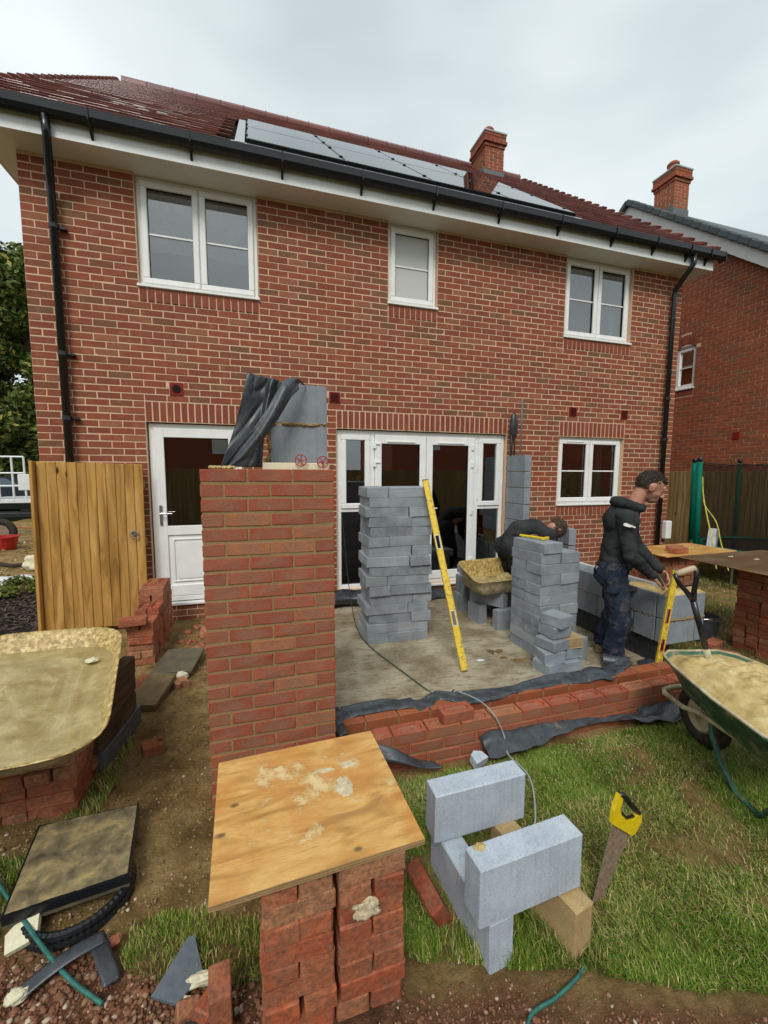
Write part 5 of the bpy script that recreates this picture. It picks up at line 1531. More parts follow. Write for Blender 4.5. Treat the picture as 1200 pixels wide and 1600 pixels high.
def tray(name, corners, zf, zr, mat_in, mat_out, fill, label, lip=.02, nrm=None, rim_tilt=(0, 0), fillz=.3, rnd=.16, flare=.16, seed=0):
    """rounded tray: corners = rim polygon; floor shrunk by flare"""
    t = empty(name, (corners[0][0], corners[0][1], zf), label, 'tray')
    n = len(corners); c = sum((Vector((x, y, 0)) for x, y in corners), Vector()) / n
    pts = []
    for i in range(n):
        a, b, d = Vector((*corners[i - 1], 0)), Vector((*corners[i], 0)), Vector((*corners[(i + 1) % n], 0))
        p0 = b + (a - b).normalized() * rnd; p1 = b + (d - b).normalized() * rnd
        for k in range(7):
            s = k / 6; pts.append(p0 * (1 - s) ** 2 + b * 2 * s * (1 - s) + p1 * s * s)
    N = len(pts)
    def zrim(p): return zr + rim_tilt[0] * (p.x - c.x) + rim_tilt[1] * (p.y - c.y)
    rings = []
    def ring(sc, dz, zz=None):
        return [Vector((c.x + (p.x - c.x) * sc, c.y + (p.y - c.y) * sc, (zrim(p) * dz + zf * (1 - dz)))) for p in pts]
    seq = [(1 + lip, .97), (1 + lip, 1.0), (1.0, 1.0), (.985, .95), (.93, .55), (1 - flare, .08), (1 - flare * 1.5, .0), (.4, 0.0)]
    for s_, d_ in seq: rings.append(ring(s_, d_))
    m_ = MB(); m_.add([v for r in rings for v in r], [(a * N + i, a * N + (i + 1) % N, (a + 1) * N + (i + 1) % N, (a + 1) * N + i) for a in range(len(seq) - 1) for i in range(N)] + [tuple((len(seq) - 1) * N + i for i in range(N))])
    m_.build('pan', mat_in, t, smooth=True)
    o_ = MB(); r2_ = [ring(1 + lip, .965), ring(.99, .94), ring(.94, .5), ring(1 - flare, .02), ring(1 - flare * 1.5, -.06), ring(.4, -.06)]
    o_.add([v for r in r2_ for v in r], [(a * N + i, (a + 1) * N + i, (a + 1) * N + (i + 1) % N, a * N + (i + 1) % N) for a in range(5) for i in range(N)] + [tuple(5 * N + i for i in range(N))[::-1]])
    o_.build('outer_shell', mat_out, t, smooth=True)
    fm_ = MB()
    nr = 26
    vs = [Vector((c.x, c.y, zf + (zr - zf) * fillz))]
    for a in range(1, nr + 1):
        for i, p in enumerate(pts):
            f = a / nr; sc = f * (1 - flare * (1 - fillz * 1.0) * 1.02)
            x, y = c.x + (p.x - c.x) * sc, c.y + (p.y - c.y) * sc
            nn = noise.noise(Vector((x * 7, y * 7, seed))) * .016 + noise.noise(Vector((x * 22, y * 22, seed + 2))) * .008 + noise.noise(Vector((x * 55, y * 55, seed + 4))) * .003
            e = 1 - f ** 6
            vs.append(Vector((x, y, (zf + (zrim(p) - zf) * fillz) * 1.0 + fill * 1.5 * nn * (.4 + .6 * e) + fill * .02 * (1 - f))))
    fs_ = [(0, 1 + i, 1 + (i + 1) % N) for i in range(N)] + [(1 + (a - 1) * N + i, 1 + a * N + i, 1 + a * N + (i + 1) % N, 1 + (a - 1) * N + (i + 1) % N) for a in range(1, nr) for i in range(N)]
    fm_.add(vs, fs_); fm_.build('mortar', M_MIXT, t, smooth=True)
    return t
tray('mortar_tray', [(4.46, -.80), (5.30, -.76), (5.28, -1.32), (4.42, -1.36)], .215, .43, M_SPLAT, M_TRAYO, 2.6, 'splattered tray of mortar on grey blocks between the two block stacks', rnd=.10, fillz=.25, rim_tilt=(0, .22), flare=.14, seed=3)
tray('big_mortar_tray', [(.42, -2.0), (1.27, -2.02), (1.56, -3.36), (.42, -3.40)], .325, .455, M_SPLAT, M_TRAYO, 1.0, 'large shallow tray of wet mortar on a brick stack at the left edge', rnd=.26, fillz=.33, rim_tilt=(.0, .05), lip=.012, flare=.13, seed=9)
crumple('dried_mortar_flake', (1.19, -2.37, .40), (.035, .03, .012), M_FOAM, 'small pale flake resting on the mortar in the big tray', 'flake', 8)
for i, (x, y, z, L, a, lb) in enumerate(((1.305, -2.42, .27, .46, rad(82), 'topmost wet timber beam beside the big mortar tray'), (1.295, -2.40, .135, .50, rad(84), 'middle wet timber beam beside the big mortar tray'), (1.285, -2.38, .0, .48, rad(82), 'lower wet timber beam beside the big mortar tray'), (1.295, -2.34, -.13, .50, rad(82), 'greyish bottom beam beside the big mortar tray'))):
    o = MB().tone(i * .23).box(-L / 2, L / 2, -.04, .04, -.060, .060, .006, R=rotm(rz=a), o=(x, y, z)).build('timber_beam', M_SLATE if i == 3 else M_SLEEP)
    tagd(o, lb, 'beam')

# ================================================================== FOREGROUND PIECES
pc = Vector((2.342, -3.812, .3716))
Rp = rotm(rz=rad(2.2))
ply = empty('plywood_board', (pc.x, pc.y, pc.z), 'square plywood spot board smeared with mortar on the nearest brick stack', 'board')
m_ = MB(); m_.mat(0)
def ptop(u, v): return Rp @ Vector(((u - .5) * .639, (v - .5) * .581, .018)) + pc + Vector((0, 0, .002 * math.sin(u * 3)))
m_.grid(ptop, 4, 4); m_.build('face_veneer', M_PLY, ply)
for k in range(5):
    s = .0003 if k % 2 else .0
    MB().box(-.3195 + s * 3, .3195 - s * 3, -.2905 + s * 3, .2905 - s * 3, k * .0036 + .0001, k * .0036 + .0034, 0, R=Rp, o=pc).build('ply_layer', M_PLYE if k % 2 else m_plain('ply_layer_wood', (.40, .26, .12), .8, 0, .3, 40), ply)
def smear(name, x, y, sx_, sy_, seed, label, h=.006):
    N = 26; mm = MB(); vs = [Vector((x, y, .3915 + h))]
    for a in range(1, 7):
        for i in range(N):
            t = 6.2832 * i / N; f = a / 6
            rr = f * (1 + .45 * noise.noise(Vector((math.cos(t) * 1.4, math.sin(t) * 1.4, seed))) + .25 * noise.noise(Vector((math.cos(t) * 4, math.sin(t) * 4, seed))))
            px, py = x + sx_ * rr * math.cos(t), y + sy_ * rr * math.sin(t)
            vs.append(Vector((px, py, .390 + h * (1 - f ** 3) * (1 + .6 * noise.noise(Vector((px * 60, py * 60, 1)))))))
    fs_ = [(0, 1 + i, 1 + (i + 1) % N) for i in range(N)] + [(1 + (a - 1) * N + i, 1 + a * N + i, 1 + a * N + (i + 1) % N, 1 + (a - 1) * N + (i + 1) % N) for a in range(1, 6) for i in range(N)]
    mm.add(vs, fs_); tagd(mm.build(name, M_DRYMIX, smooth=True), label, 'mortar')
smear('mortar_smear', 2.47, -3.80, .040, .060, 1, 'pale mortar patch right of the middle of the plywood', .003)
smear('mortar_smear', 2.40, -3.70, .070, .018, 5, 'thin elongated mortar smear near the back of the plywood', .002)
smear('mortar_smear', 2.50, -3.695, .030, .022, 9, 'small mortar blob near the back right of the plywood', .003)
crumple('mortar_splat', (2.475, -4.098, .215), (.045, .010, .032), M_DRYMIX, 'dried mortar splat stuck on the front of the plywood brick stack', 'mortar', 3, .6)

gp = None
block_thing((2.955, -3.87, G + .1075 - .02), (.44, .10, .215), rad(94.3), 'pale grey block on edge supporting the left ends of the two upper blocks', None, M_BLOCKF, nm='pale_block', c=.004, j=.0015)
block_thing((3.082, -3.703, .118 - .010), (.44, .10, .215), rad(.6), 'pale grey block on edge lying across at the back', None, M_BLOCKF, nm='pale_block', c=.004, j=.0015)
block_thing((3.087, -4.044, .128 - .010), (.44, .10, .215), rad(2.9), 'pale grey block on edge lying across at the front with a mortar crumb', None, M_BLOCKF, nm='pale_block', c=.004, j=.0015)
block_thing((3.235, -3.93, G + .1075 - .015), (.44, .10, .215), rad(100), 'tan dense concrete block on edge under the front pale block', None, M_BLOCKT, nm='tan_block', c=.006, j=.004)
crumple('mortar_crumb', (2.915, -4.02, .222), (.024, .018, .010), M_MIX, 'brown mortar crumb on the near left corner of the front pale block', 'mortar', 7, .5)

# hand saw stuck upright in the lawn
sw = empty('hand_saw', (3.47, -4.0, G), 'rusty hand saw with a yellow and black handle stuck upright in the lawn', 'saw')
sa = Vector((3.470, -4.0, G - .03)); ax = Vector((.105, .0, .36)).normalized(); sd2 = Vector((.80, .05, -.235)).normalized(); sd2 = (sd2 - ax * sd2.dot(ax)).normalized(); sn = ax.cross(sd2).normalized()
def SP(a, b, c=0): return sa + ax * (a - (.42 * b * a / .4)) + sd2 * (b * 1.08) + sn * c
bm2 = MB()
edge = []
nt_ = 46
for i in range(nt_ + 1):
    a = .0 + .385 * i / nt_; edge.append((a, .022 + .062 * (a / .385) + (.003 if i % 2 else 0)))
poly = [(0, -.022)] + edge + [(.385, -.04), (.34, -.036)]
top_ = [SP(a, b, .0006) for a, b in poly]; bot_ = [SP(a, b, -.0006) for a, b in poly]; n = len(poly)
bm2.add(top_ + bot_, [tuple(range(n)), tuple(range(2 * n - 1, n - 1, -1))] + [(i, n + i, n + (i + 1) % n, (i + 1) % n) for i in range(n)])
bm2.build('blade', M_RUST, sw)
hy = [(.355, -.048), (.405, -.058), (.47, -.055), (.478, -.035), (.452, -.028), (.425, -.03), (.405, -.012), (.398, .025), (.41, .058), (.432, .075), (.455, .082), (.462, .10), (.43, .112), (.37, .098), (.348, .08), (.352, .02)]
hh = MB(); n = len(hy)
hh.add([SP(a, b, .009) for a, b in hy] + [SP(a, b, -.009) for a, b in hy], [tuple(range(n)), tuple(range(2 * n - 1, n - 1, -1))] + [(i, n + i, n + (i + 1) % n, (i + 1) % n) for i in range(n)])
hh.build('handle', M_YELC, sw)
hk = MB().tube([SP(.470, -.048), SP(.478, -.02), SP(.468, .02), SP(.462, .06), SP(.456, .092)], [.010, .013, .012, .013, .011], 10)
hk.tube([SP(.405, -.03), SP(.412, .0), SP(.405, .03), SP(.43, .07)], .006, 8)
hk.build('grip', M_BLACKP, sw, smooth=True)

# drain cover slab on a coil of black duct
dc = empty('drain_cover', (1.41, -3.26, -.1), 'muddy square recessed drain cover resting on a coil of black duct', 'drain cover')
q = [Vector((1.168, -3.037, -.068)), Vector((1.584, -3.026, -.082)), Vector((1.647, -3.431, -.085)), Vector((1.238, -3.482, -.075))]
q = [Vector((1.168, -3.037, -.100)), Vector((1.584, -3.026, -.100)), Vector((1.647, -3.431, -.098)), Vector((1.238, -3.482, -.098))]
cq = sum(q, Vector()) / 4
def slab4(q, z0, z1, sh): 
    b_ = [cq + (p - cq) * sh for p in q]
    m_ = MB().add([p + Vector((0, 0, z1)) for p in b_] + [p + Vector((0, 0, z0)) for p in b_], [(3, 2, 1, 0), (4, 5, 6, 7)] + [(i, (i + 1) % 4, 4 + (i + 1) % 4, 4 + i) for i in range(4)]); return m_
slab4(q, -.034, .0, 1.0).build('frame', M_BLACKP, dc)
def dcf(u, v):
    a = q[0].lerp(q[1], u); b = q[3].lerp(q[2], u); p = a.lerp(b, v); p = cq + (p - cq) * .955
    return p + Vector((0, 0, .004 + .004 * noise.noise(p * 18) + .002 * noise.noise(p * 60)))
MB().grid(dcf, 30, 30).build('cement_infill', m_mortarwet('muddy_cement', (.19, .155, .085), (.08, .066, .042), (.38, .29, .13), 11, .006, .55), dc, smooth=True)
slab4(q, -.052, -.036, .985).build('bottom_rim', M_SLAB, dc)
co = empty('duct_coil', (1.43, -3.36, G), 'coil of black corrugated duct under the drain cover', 'duct')
for k in range(3):
    R0 = .185 - .004 * k
    nseg = 110
    pts = [Vector((1.45 + R0 * math.cos(6.2832 * i / nseg), -3.375 + R0 * math.sin(6.2832 * i / nseg), G - .02 + .03 * k)) for i in range(nseg + 1)]
    MB().tube(pts, [.016 + (.0022 if i % 2 else 0) for i in range(nseg + 1)], 8, cap=False).build('turn', M_BLACKP, co)

# slabs lying on the soil
def slab(c, L, Wd, H, rz, rx, ry, mat, name, label, cat):
    return tagd(MB().box(-L / 2, L / 2, -Wd / 2, Wd / 2, -H / 2, H / 2, .006, R=rotm(rx, ry, rz), o=c, j=.003).build(name, mat), label, cat)
slab((1.475, -1.29, G + .06), .33, .42, .035, rad(-8), .05, .0, M_SLAB, 'ribbed_slab', 'dark ribbed paving slab propped beside the stepped brick stack', 'slab')
slab((1.375, -1.79, G + .065), .20, .40, .055, rad(-10), .10, .08, m_plain('muddy_slab', (.22, .165, .085), .6, .003, 0, 12, 0, (.14, .10, .05), 90), 'flat_slab', 'brown muddy flat slab lying nearest the mortar tray timbers', 'slab')
slab((1.47, -1.30, G + .015), .30, .38, .02, rad(-6), 0, 0, M_BLACKP, 'plastic_packer', 'black plastic packer under the ribbed slab', 'packer')
sl_ = MB().prism([(-.065, -.07), (.03, -.085), (.075, .0), (.0, .10), (-.02, .09)], 0, .012, tf=lambda v: rotm(.12, .06, -.3) @ v + Vector((1.895, -3.795, G + .03)))
tagd(sl_.build('slate_offcut', M_SLATE), 'grey slate offcut lying on the red soil left of the plywood stack', 'slate')
crumple('foam_scrap', (1.968, -3.838, G + .03), (.055, .018, .020), M_FOAM, 'cream foam scrap lying against the slate offcut', 'foam', 2, .5)
crumple('foam_crumb', (1.925, -3.88, G + .02), (.016, .014, .014), M_FOAM, 'small cream foam crumb in front of the slate offcut', 'foam', 5, .5)
crumple('foam_lump', (1.385, -3.70, G + .02), (.034, .022, .018), M_FOAM, 'cream foam lump at the bottom left by the green hose', 'foam', 9, .5)
fbk = MB().prism([(-.05, -.035), (.045, -.05), (.055, .03), (.0, .055), (-.05, .03)], 0, .02, tf=lambda v: rotm(.3, -.3, .3) @ v + Vector((1.315, -3.50, G + .03)))
tagd(fbk.build('foam_offcut', M_FOAM), 'pale foam board offcut under the green hose at the left', 'foam')
slab((1.635, -3.615, G + .02), .05, .035, .035, .5, .2, .1, MB_LOOSE, 'brick_fragment', 'small red brick fragment beside the bent membrane strip', 'brick')
slab((1.93, -3.905, G + .02), .07, .05, .045, .2, .2, .3, MB_LOOSE, 'brick_fragment', 'broken brick lump in front of the slate offcut', 'brick')
slab((1.99, -3.92, G + .03), .07, .06, .05, 1.0, .3, .1, MB_LOOSE, 'brick_fragment', 'broken brick lump beside the upended frogged brick', 'brick')
def s3(u, v):
    a, b = Vector((1.375, -3.665, G + .012)), Vector((1.60, -3.585, G + .05))
    return a.lerp(b, u) + Vector((.018, -.045, 0)) * (v * (1.2 - .1 * u)) + Vector((0, 0, .018 * math.sin(u * 3.1) + .004 * math.sin(v * 3)))
sheet('membrane_offcut', s3, 20, 5, M_DPM, 'grey strip of damp course lying under the hose at the lower left', 'membrane')
def s4(u, v):
    a, b = Vector((1.60, -3.585, G + .048)), Vector((1.70, -3.74, G + .015))
    return a.lerp(b, u) + Vector((-.05, -.02, 0)) * v + Vector((0, 0, .012 * math.sin(u * 3.1)))
sheet('membrane_offcut', s4, 14, 5, M_DPMB, 'darker bent end of damp course beside the brick fragment', 'membrane')
def s5(u, v): return Vector((1.90 + .14 * u, -3.99 + .12 * v, G + .012 + .02 * noise.noise(Vector((u * 4, v * 4, 1)))))
sheet('membrane_scrap', s5, 10, 10, M_DPMB, 'crumpled black plastic at the bottom edge beside the upended brick', 'membrane')

def hose(pts, r, mat, label, cat='hose', nm='hose'):
    # smooth through points
    P_ = [Vector(p) for p in pts]; out = []
    for i in range(len(P_) - 1):
        p0, p1, p2, p3 = P_[max(i - 1, 0)], P_[i], P_[i + 1], P_[min(i + 2, len(P_) - 1)]
        for k in range(8):
            t = k / 8
            out.append(.5 * ((2 * p1) + (p2 - p0) * t + (2 * p0 - 5 * p1 + 4 * p2 - p3) * t * t + (3 * p1 - p0 - 3 * p2 + p3) * t ** 3))
    out.append(P_[-1])
    return tagd(MB().tube(out, r, 8).build(nm, mat, smooth=True), label, cat)
hose([(1.02, -3.12, G + .05), (1.126, -3.264, G + .05), (1.267, -3.429, G + .06), (1.418, -3.595, G + .05), (1.538, -3.709, G + .03), (1.66, -3.80, G + .012)], .0075, M_HOSE, 'green garden hose crossing the red soil at the lower left')
hose([(2.90, -4.40, G + .012), (2.969, -4.246, G + .015), (3.101, -4.219, G + .015), (3.218, -4.19, G + .014), (3.30, -4.144, G + .013), (3.32, -4.06, G + .012), (3.30, -3.95, G)], .0065, M_HOSE, 'green hose looping round the tan block at the lawn edge')
hose([(3.21, -.04, 1.0), (3.235, -.08, .6), (3.26, -.14, .2), (3.24, -.45, -.05), (3.20, -.9, G + .03), (3.21, -1.36, G + .025), (3.38, -2.08, G + .025), (3.49, -2.45, G + .03), (3.50, -2.66, -.0)], .0045, M_CABLED, 'dark cable running from the side window across the slab floor', 'cable', 'cable')
hose([(3.50, -2.70, .012), (3.566, -2.88, .035), (3.60, -3.02, .01), (3.655, -3.06, -.12), (3.62, -3.16, G + .03), (3.61, -3.38, G + .05), (3.50, -3.58, G + .03), (3.42, -3.66, G + .01)], .0045, M_CABLE, 'light grey cable draped over the low wall down to the lawn', 'cable', 'cable')
MB_ = MB().box(-.02, .02, -.015, .015, -.01, .012, .004, R=rotm(rz=.6), o=(3.43, -3.125, G + .03), j=.004)
oc = MB().prism([(-.05, -.035), (.055, -.03), (.045, .02), (.0, .045), (-.035, .03)], 0, .05, tf=lambda v: rotm(.25, 0, .3) @ v + Vector((3.42, -3.135, G + .0)))
tagd(oc.build('block_offcut', M_BLOCKF), 'small wedge of pale block on the grass at the foot of the low wall', 'block')

# spirit levels
def level(name, p0, p1, wdir, Wd, Th, label, vials):
    t = empty(name, p0, label, 'spirit level')
    p0, p1 = Vector(p0), Vector(p1); d = (p1 - p0); L = d.length; d.normalize(); w = Vector(wdir); w = (w - d * w.dot(d)).normalized(); nn = d.cross(w).normalized()
    R_ = Matrix((w, nn, d)).transposed()
    b = MB(); hs = [v for v in vials]
    zs = [0] + [x for v in hs for x in v] + [L]
    b.box(-Wd / 2, -Wd / 2 + .012, -Th / 2, Th / 2, 0.002, L - .002, .002, R=R_, o=p0 + d * 0) if False else None
    def bx(x0, x1, y0, y1, z0, z1, c=.0015):
        cc = Vector(((x0 + x1) / 2, (y0 + y1) / 2, (z0 + z1) / 2))
        b.box(-(x1 - x0) / 2, (x1 - x0) / 2, -(y1 - y0) / 2, (y1 - y0) / 2, -(z1 - z0) / 2, (z1 - z0) / 2, c, R=R_, o=p0 + R_ @ cc)
    bx(-Wd / 2, -Wd / 2 + .009, -Th / 2, Th / 2, .002, L - .002); bx(Wd / 2 - .009, Wd / 2, -Th / 2, Th / 2, .002, L - .002)
    cur = .003
    for a, c_ in hs + [(L - .003, L)]:
        bx(-Wd / 2 + .008, Wd / 2 - .008, -Th * .28, Th * .28, cur, a); cur = c_
    b.build('body', M_YEL, t)
    b = MB(); bx(-Wd / 2 - .001, Wd / 2 + .001, -Th / 2 - .001, Th / 2 + .001, -.006, .002); b.build('end_cap', M_RUST, t)
    b = MB(); bx(-Wd / 2 - .001, Wd / 2 + .001, -Th / 2 - .001, Th / 2 + .001, L - .002, L + .006); b.build('end_cap', M_RUST, t)
    for a, c_ in hs:
        b = MB()
        for (x0, x1, z0, z1) in ((-Wd / 2 + .009, -Wd / 2 + .013, a, c_), (Wd / 2 - .013, Wd / 2 - .009, a, c_), (-Wd / 2 + .009, Wd / 2 - .009, a, a + .006), (-Wd / 2 + .009, Wd / 2 - .009, c_ - .006, c_)): bx(x0, x1, -Th * .45, Th * .45, z0, z1)
        b.build('grip_surround', M_WHITE if name != 'short_level' else M_RED, t)
    return t
level('spirit_level', (3.885, -2.10, G + .02), (3.80, -1.36, 1.475), (1, -.1, .1), .062, .026, 'long yellow spirit level leaning on the tall block stack', [(.38, .52), (1.10, 1.24)])
level('short_level', (5.36, -2.70, G + .01), (5.50, -2.70, .755), (.75, -.3, .0), .045, .026, 'shorter mortar stained yellow level leaning on the near end of the block wall', [(.26, .36), (.50, .62)])

# roll of damp course on the slab
rl = MB(); a0, a1 = Vector((5.30, -2.50, G + .065)), Vector((5.14, -2.36, G + .065))
d = (a1 - a0).normalized(); e1 = Vector((0, 0, 1)); e2 = d.cross(e1)
N = 28; prof_ = [(0, .018), (0, .058), (.004, .062), (.996, .062), (1, .058), (1, .018)]
L_ = (a1 - a0).length
rl.add([a0 + d * (t * L_) + (e1 * math.cos(6.2832 * i / N) + e2 * math.sin(6.2832 * i / N)) * r_ for t, r_ in prof_ for i in range(N)], [(a * N + i, a * N + (i + 1) % N, (a + 1) * N + (i + 1) % N, (a + 1) * N + i) for a in range(5) for i in range(N)] + [(5 * N + i, 5 * N + (i + 1) % N, (i + 1) % N, i) for i in range(N)])
tagd(rl.build('membrane_roll', M_DPM, smooth=False), 'small roll of black damp course on the slab by the worker\'s boots', 'roll')
def s6(u, v): return Vector((5.30 + .42 * u, -2.52 + .02 * math.sin(u * 5) + .09 * v + .06 * u, G + .03 + .01 * math.sin(u * 9)))
sheet('unrolled_membrane', s6, 16, 4, M_DPM, 'flat unrolled tail of damp course running to the block wall', 'membrane')
crumple('paper_scrap', (3.93, -1.86 - .05, G + .02), (.04, .025, .006), M_WHITE, 'small white scrap of paper on the slab right of the yellow level', 'paper', 2) if False else crumple('paper_scrap', (4.12, -1.97, G + .022), (.035, .022, .006), M_FOIL, 'small white scrap on the slab right of the yellow level', 'scrap', 2)
# ================================================================== RIGHT SIDE: BOARDS, TRAMPOLINE, WHEELBARROW
bb = empty('brown_board', (7.0, -2.8, .66), 'large wet brown board laid over the tall brick stack at the right edge', 'board')
MB().box(6.38, 7.64, -3.45, -2.07, .675, .695, .003, R=None).build('sheet', M_BROWNB, bb)
MB().box(6.376, 7.644, -3.454, -2.066, .680, .690, .001).build('edge_band', M_PLYE, bb)
for i, (x, y) in enumerate(((6.85, -2.25), (7.15, -2.45), (6.95, -2.42))):
    crumple('mortar_speck', (x, y, .70), (.035, .012, .006), M_DRYMIX, ['mortar speck at the far side of the brown board', 'mortar speck nearest the glass jar on the brown board', 'mortar speck in the middle of the brown board'][i], 'mortar', i)
gj = MB(); N = 18; prof_ = [(.0, .0), (.038, .0), (.040, .12), (.037, .12), (.035, .006), (.0, .006)]
vs = [Vector((6.98 + r_ * math.cos(6.2832 * i / N), -2.585 + r_ * math.sin(6.2832 * i / N), .698 + z)) for r_, z in prof_ for i in range(N)]
gj.add(vs, [(a * N + i, a * N + (i + 1) % N, (a + 1) * N + (i + 1) % N, (a + 1) * N + i) for a in range(5) for i in range(N)])
jar = tagd(gj.build('glass_tumbler', M_GLASS, smooth=True), 'clear glass tumbler on the brown board at the right edge', 'glass')
MB().cyl((6.98, -2.585, .705), (6.98, -2.585, .735), .034, n=16).build('drink', M_FOIL, jar)
pb = empty('pale_board', (7.2, -1.4, .59), 'pale plywood board on the brick stack behind the standing worker', 'board')
MB().box(6.62, 7.80, -1.72, -1.14, .595, .61, .002, R=rotm(0, .0, .03)).build('sheet', M_PLY, pb)
tagd(MB().box(8.68, 8.80, -.09, -.003, .46, .76, .01).build('meter_box', M_WHITE), 'white meter box on the right corner of the brick house', 'box')
# trampoline
M_STRAP = m_plain('yellow_strap', (.62, .58, .10), .5, 0, .5, 30)
TC, TR_ = Vector((10.12, -.80, 0)), 1.08
tp = empty('trampoline', (TC.x, TC.y, G), 'netted garden trampoline with green padded poles beside the neighbour fence', 'trampoline')
g = NG('safety_net')
g.t.nodes.remove(g.p)
tr = g.n('ShaderNodeBsdfTransparent'); df = g.n('ShaderNodeBsdfDiffuse'); df.inputs[0].default_value = (.02, .018, .016, 1)
ms = g.n('ShaderNodeMixShader'); ms.inputs[0].default_value = .47
g.l(tr.outputs[0], ms.inputs[1]); g.l(df.outputs[0], ms.inputs[2]); g.l(ms.outputs[0], g.out.inputs[0])
M_NET = g.m
N = 48
MB().tube([TC + Vector((TR_ * math.cos(6.2832 * i / N), TR_ * math.sin(6.2832 * i / N), .36)) for i in range(N + 1)], .022, 8, cap=False).build('frame', M_STEEL, tp, smooth=True)
m_ = MB(); m_.add([TC + Vector((TR_ * .86 * math.cos(6.2832 * i / N), TR_ * .86 * math.sin(6.2832 * i / N), .365)) for i in range(N)], [tuple(range(N))]); m_.build('jump_mat', M_BLACKP, tp)
m_ = MB(); 
m_.add([TC + Vector((TR_ * s * math.cos(6.2832 * i / N), TR_ * s * math.sin(6.2832 * i / N), .385 - (.05 if s > 1 else 0))) for s in (.86, 1.0, 1.03) for i in range(N)], [(a * N + i, a * N + (i + 1) % N, (a + 1) * N + (i + 1) % N, (a + 1) * N + i) for a in (0, 1) for i in range(N)])
m_.build('edge_pad', M_GREENT, tp)
angs = [rad(a) for a in (59, 113, 150, 215, 275, 335)]
for a in angs:
    b_ = TC + Vector((TR_ * 1.02 * math.cos(a), TR_ * 1.02 * math.sin(a), .05)); t_ = TC + Vector((TR_ * 1.06 * math.cos(a), TR_ * 1.06 * math.sin(a), 1.74))
    if abs(a - rad(215)) < .01 or abs(a - rad(275)) < .01: continue
    po = MB().tube([b_, t_], .044 if 1.5 < a < 4 else .03, 12).build('padded_pole', M_GREENT, tp, smooth=True)
    MB().ell(t_ + Vector((0, 0, .04)), (.04, .04, .045), nu=10, nv=8).build('pole_cap', M_BLACKP, po)
for a in (100, 140, 185, 230, 300, 0):
    a = rad(a); p_ = TC + Vector((TR_ * math.cos(a), TR_ * math.sin(a), 0))
    MB().tube([p_ + Vector((0, 0, .35)), p_ + Vector((0, 0, G + .02))], .016, 8).build('leg', M_STEEL, tp)
tops = [TC + Vector((TR_ * 1.0 * math.cos(a), TR_ * 1.0 * math.sin(a), 0)) for a in angs]
nm_ = MB(); seg = 10
loop = []
for i in range(len(tops)):
    a, b = tops[i], tops[(i + 1) % len(tops)]
    for k in range(seg):
        t = k / seg; p_ = a.lerp(b, t); sag = .05 * math.sin(math.pi * t)
        loop.append((p_, sag))
n = len(loop)
nm_.add([Vector((p_.x, p_.y, 1.72 - s_)) for p_, s_ in loop] + [Vector((p_.x, p_.y, .38)) for p_, s_ in loop], [(i, (i + 1) % n, n + (i + 1) % n, n + i) for i in range(n)])
nm_.build('net', M_NET, tp)
MB().tube([Vector((p_.x, p_.y, 1.73 - s_)) for p_, s_ in loop + loop[:1]], .008, 5).build('net_cord', M_BLACKP, tp)
lb = MB().box(-.075, .075, -.003, .003, -.155, .155, .002, R=rotm(ry=.06, rz=rad(-30)), o=(9.16, -.50, .52)); lo_ = lb.build('warning_label', M_FOIL, tp)
ln = MB()
for k in range(11):
    for s_ in range(3):
        if random.random() < .85: ln.box(-.055 + s_ * .038, -.055 + s_ * .038 + random.uniform(.02, .034), -.0045, -.0035, .12 - k * .024, .126 - k * .024, R=rotm(ry=.06, rz=rad(-30)), o=(9.16, -.50, .52), piv=True)
ln.build('small_print', M_STEEL, lo_)
hose([(8.62, -.95, .15), (8.72, -.80, .52), (8.85, -.62, .82), (8.93, -.50, 1.05), (8.98, -.42, 1.25), (9.0, -.38, 1.5)], .009, M_STRAP, 'yellow strap hanging from the pole gap of the trampoline', 'strap', 'yellow_strap')
hose([(8.80, -1.0, .12), (8.90, -.80, .50), (8.97, -.66, .80), (8.93, -.50, 1.05), (8.97, -.44, 1.2)], .008, M_STRAP, 'second yellow strap twisted round the first beside the trampoline', 'strap', 'yellow_strap')
# black bucket by stack
bk = empty('builders_bucket', (6.72, -2.02, G), 'black builders bucket splashed with mortar beyond the end of the block wall', 'bucket')
N = 22; prof_ = [(.0, 0), (.11, 0), (.145, .24), (.155, .245), (.155, .262), (.138, .262), (.108, .012), (0, .012)]
m_ = MB(); m_.add([Vector((6.66 + r_ * math.cos(6.2832 * i / N), -2.16 + r_ * math.sin(6.2832 * i / N), G + z)) for r_, z in prof_ for i in range(N)], [(a * N + i, a * N + (i + 1) % N, (a + 1) * N + (i + 1) % N, (a + 1) * N + i) for a in range(7) for i in range(N)])
m_.build('pail', M_DPM, bk)
MB().tube([Vector((6.66 + .155 * math.cos(t), -2.16 - .05 - .1 * math.sin(t), G + .25 + .03 * math.sin(t))) for t in [math.pi * i / 12 for i in range(13)]], .004, 6).build('handle', M_STEEL, bk)

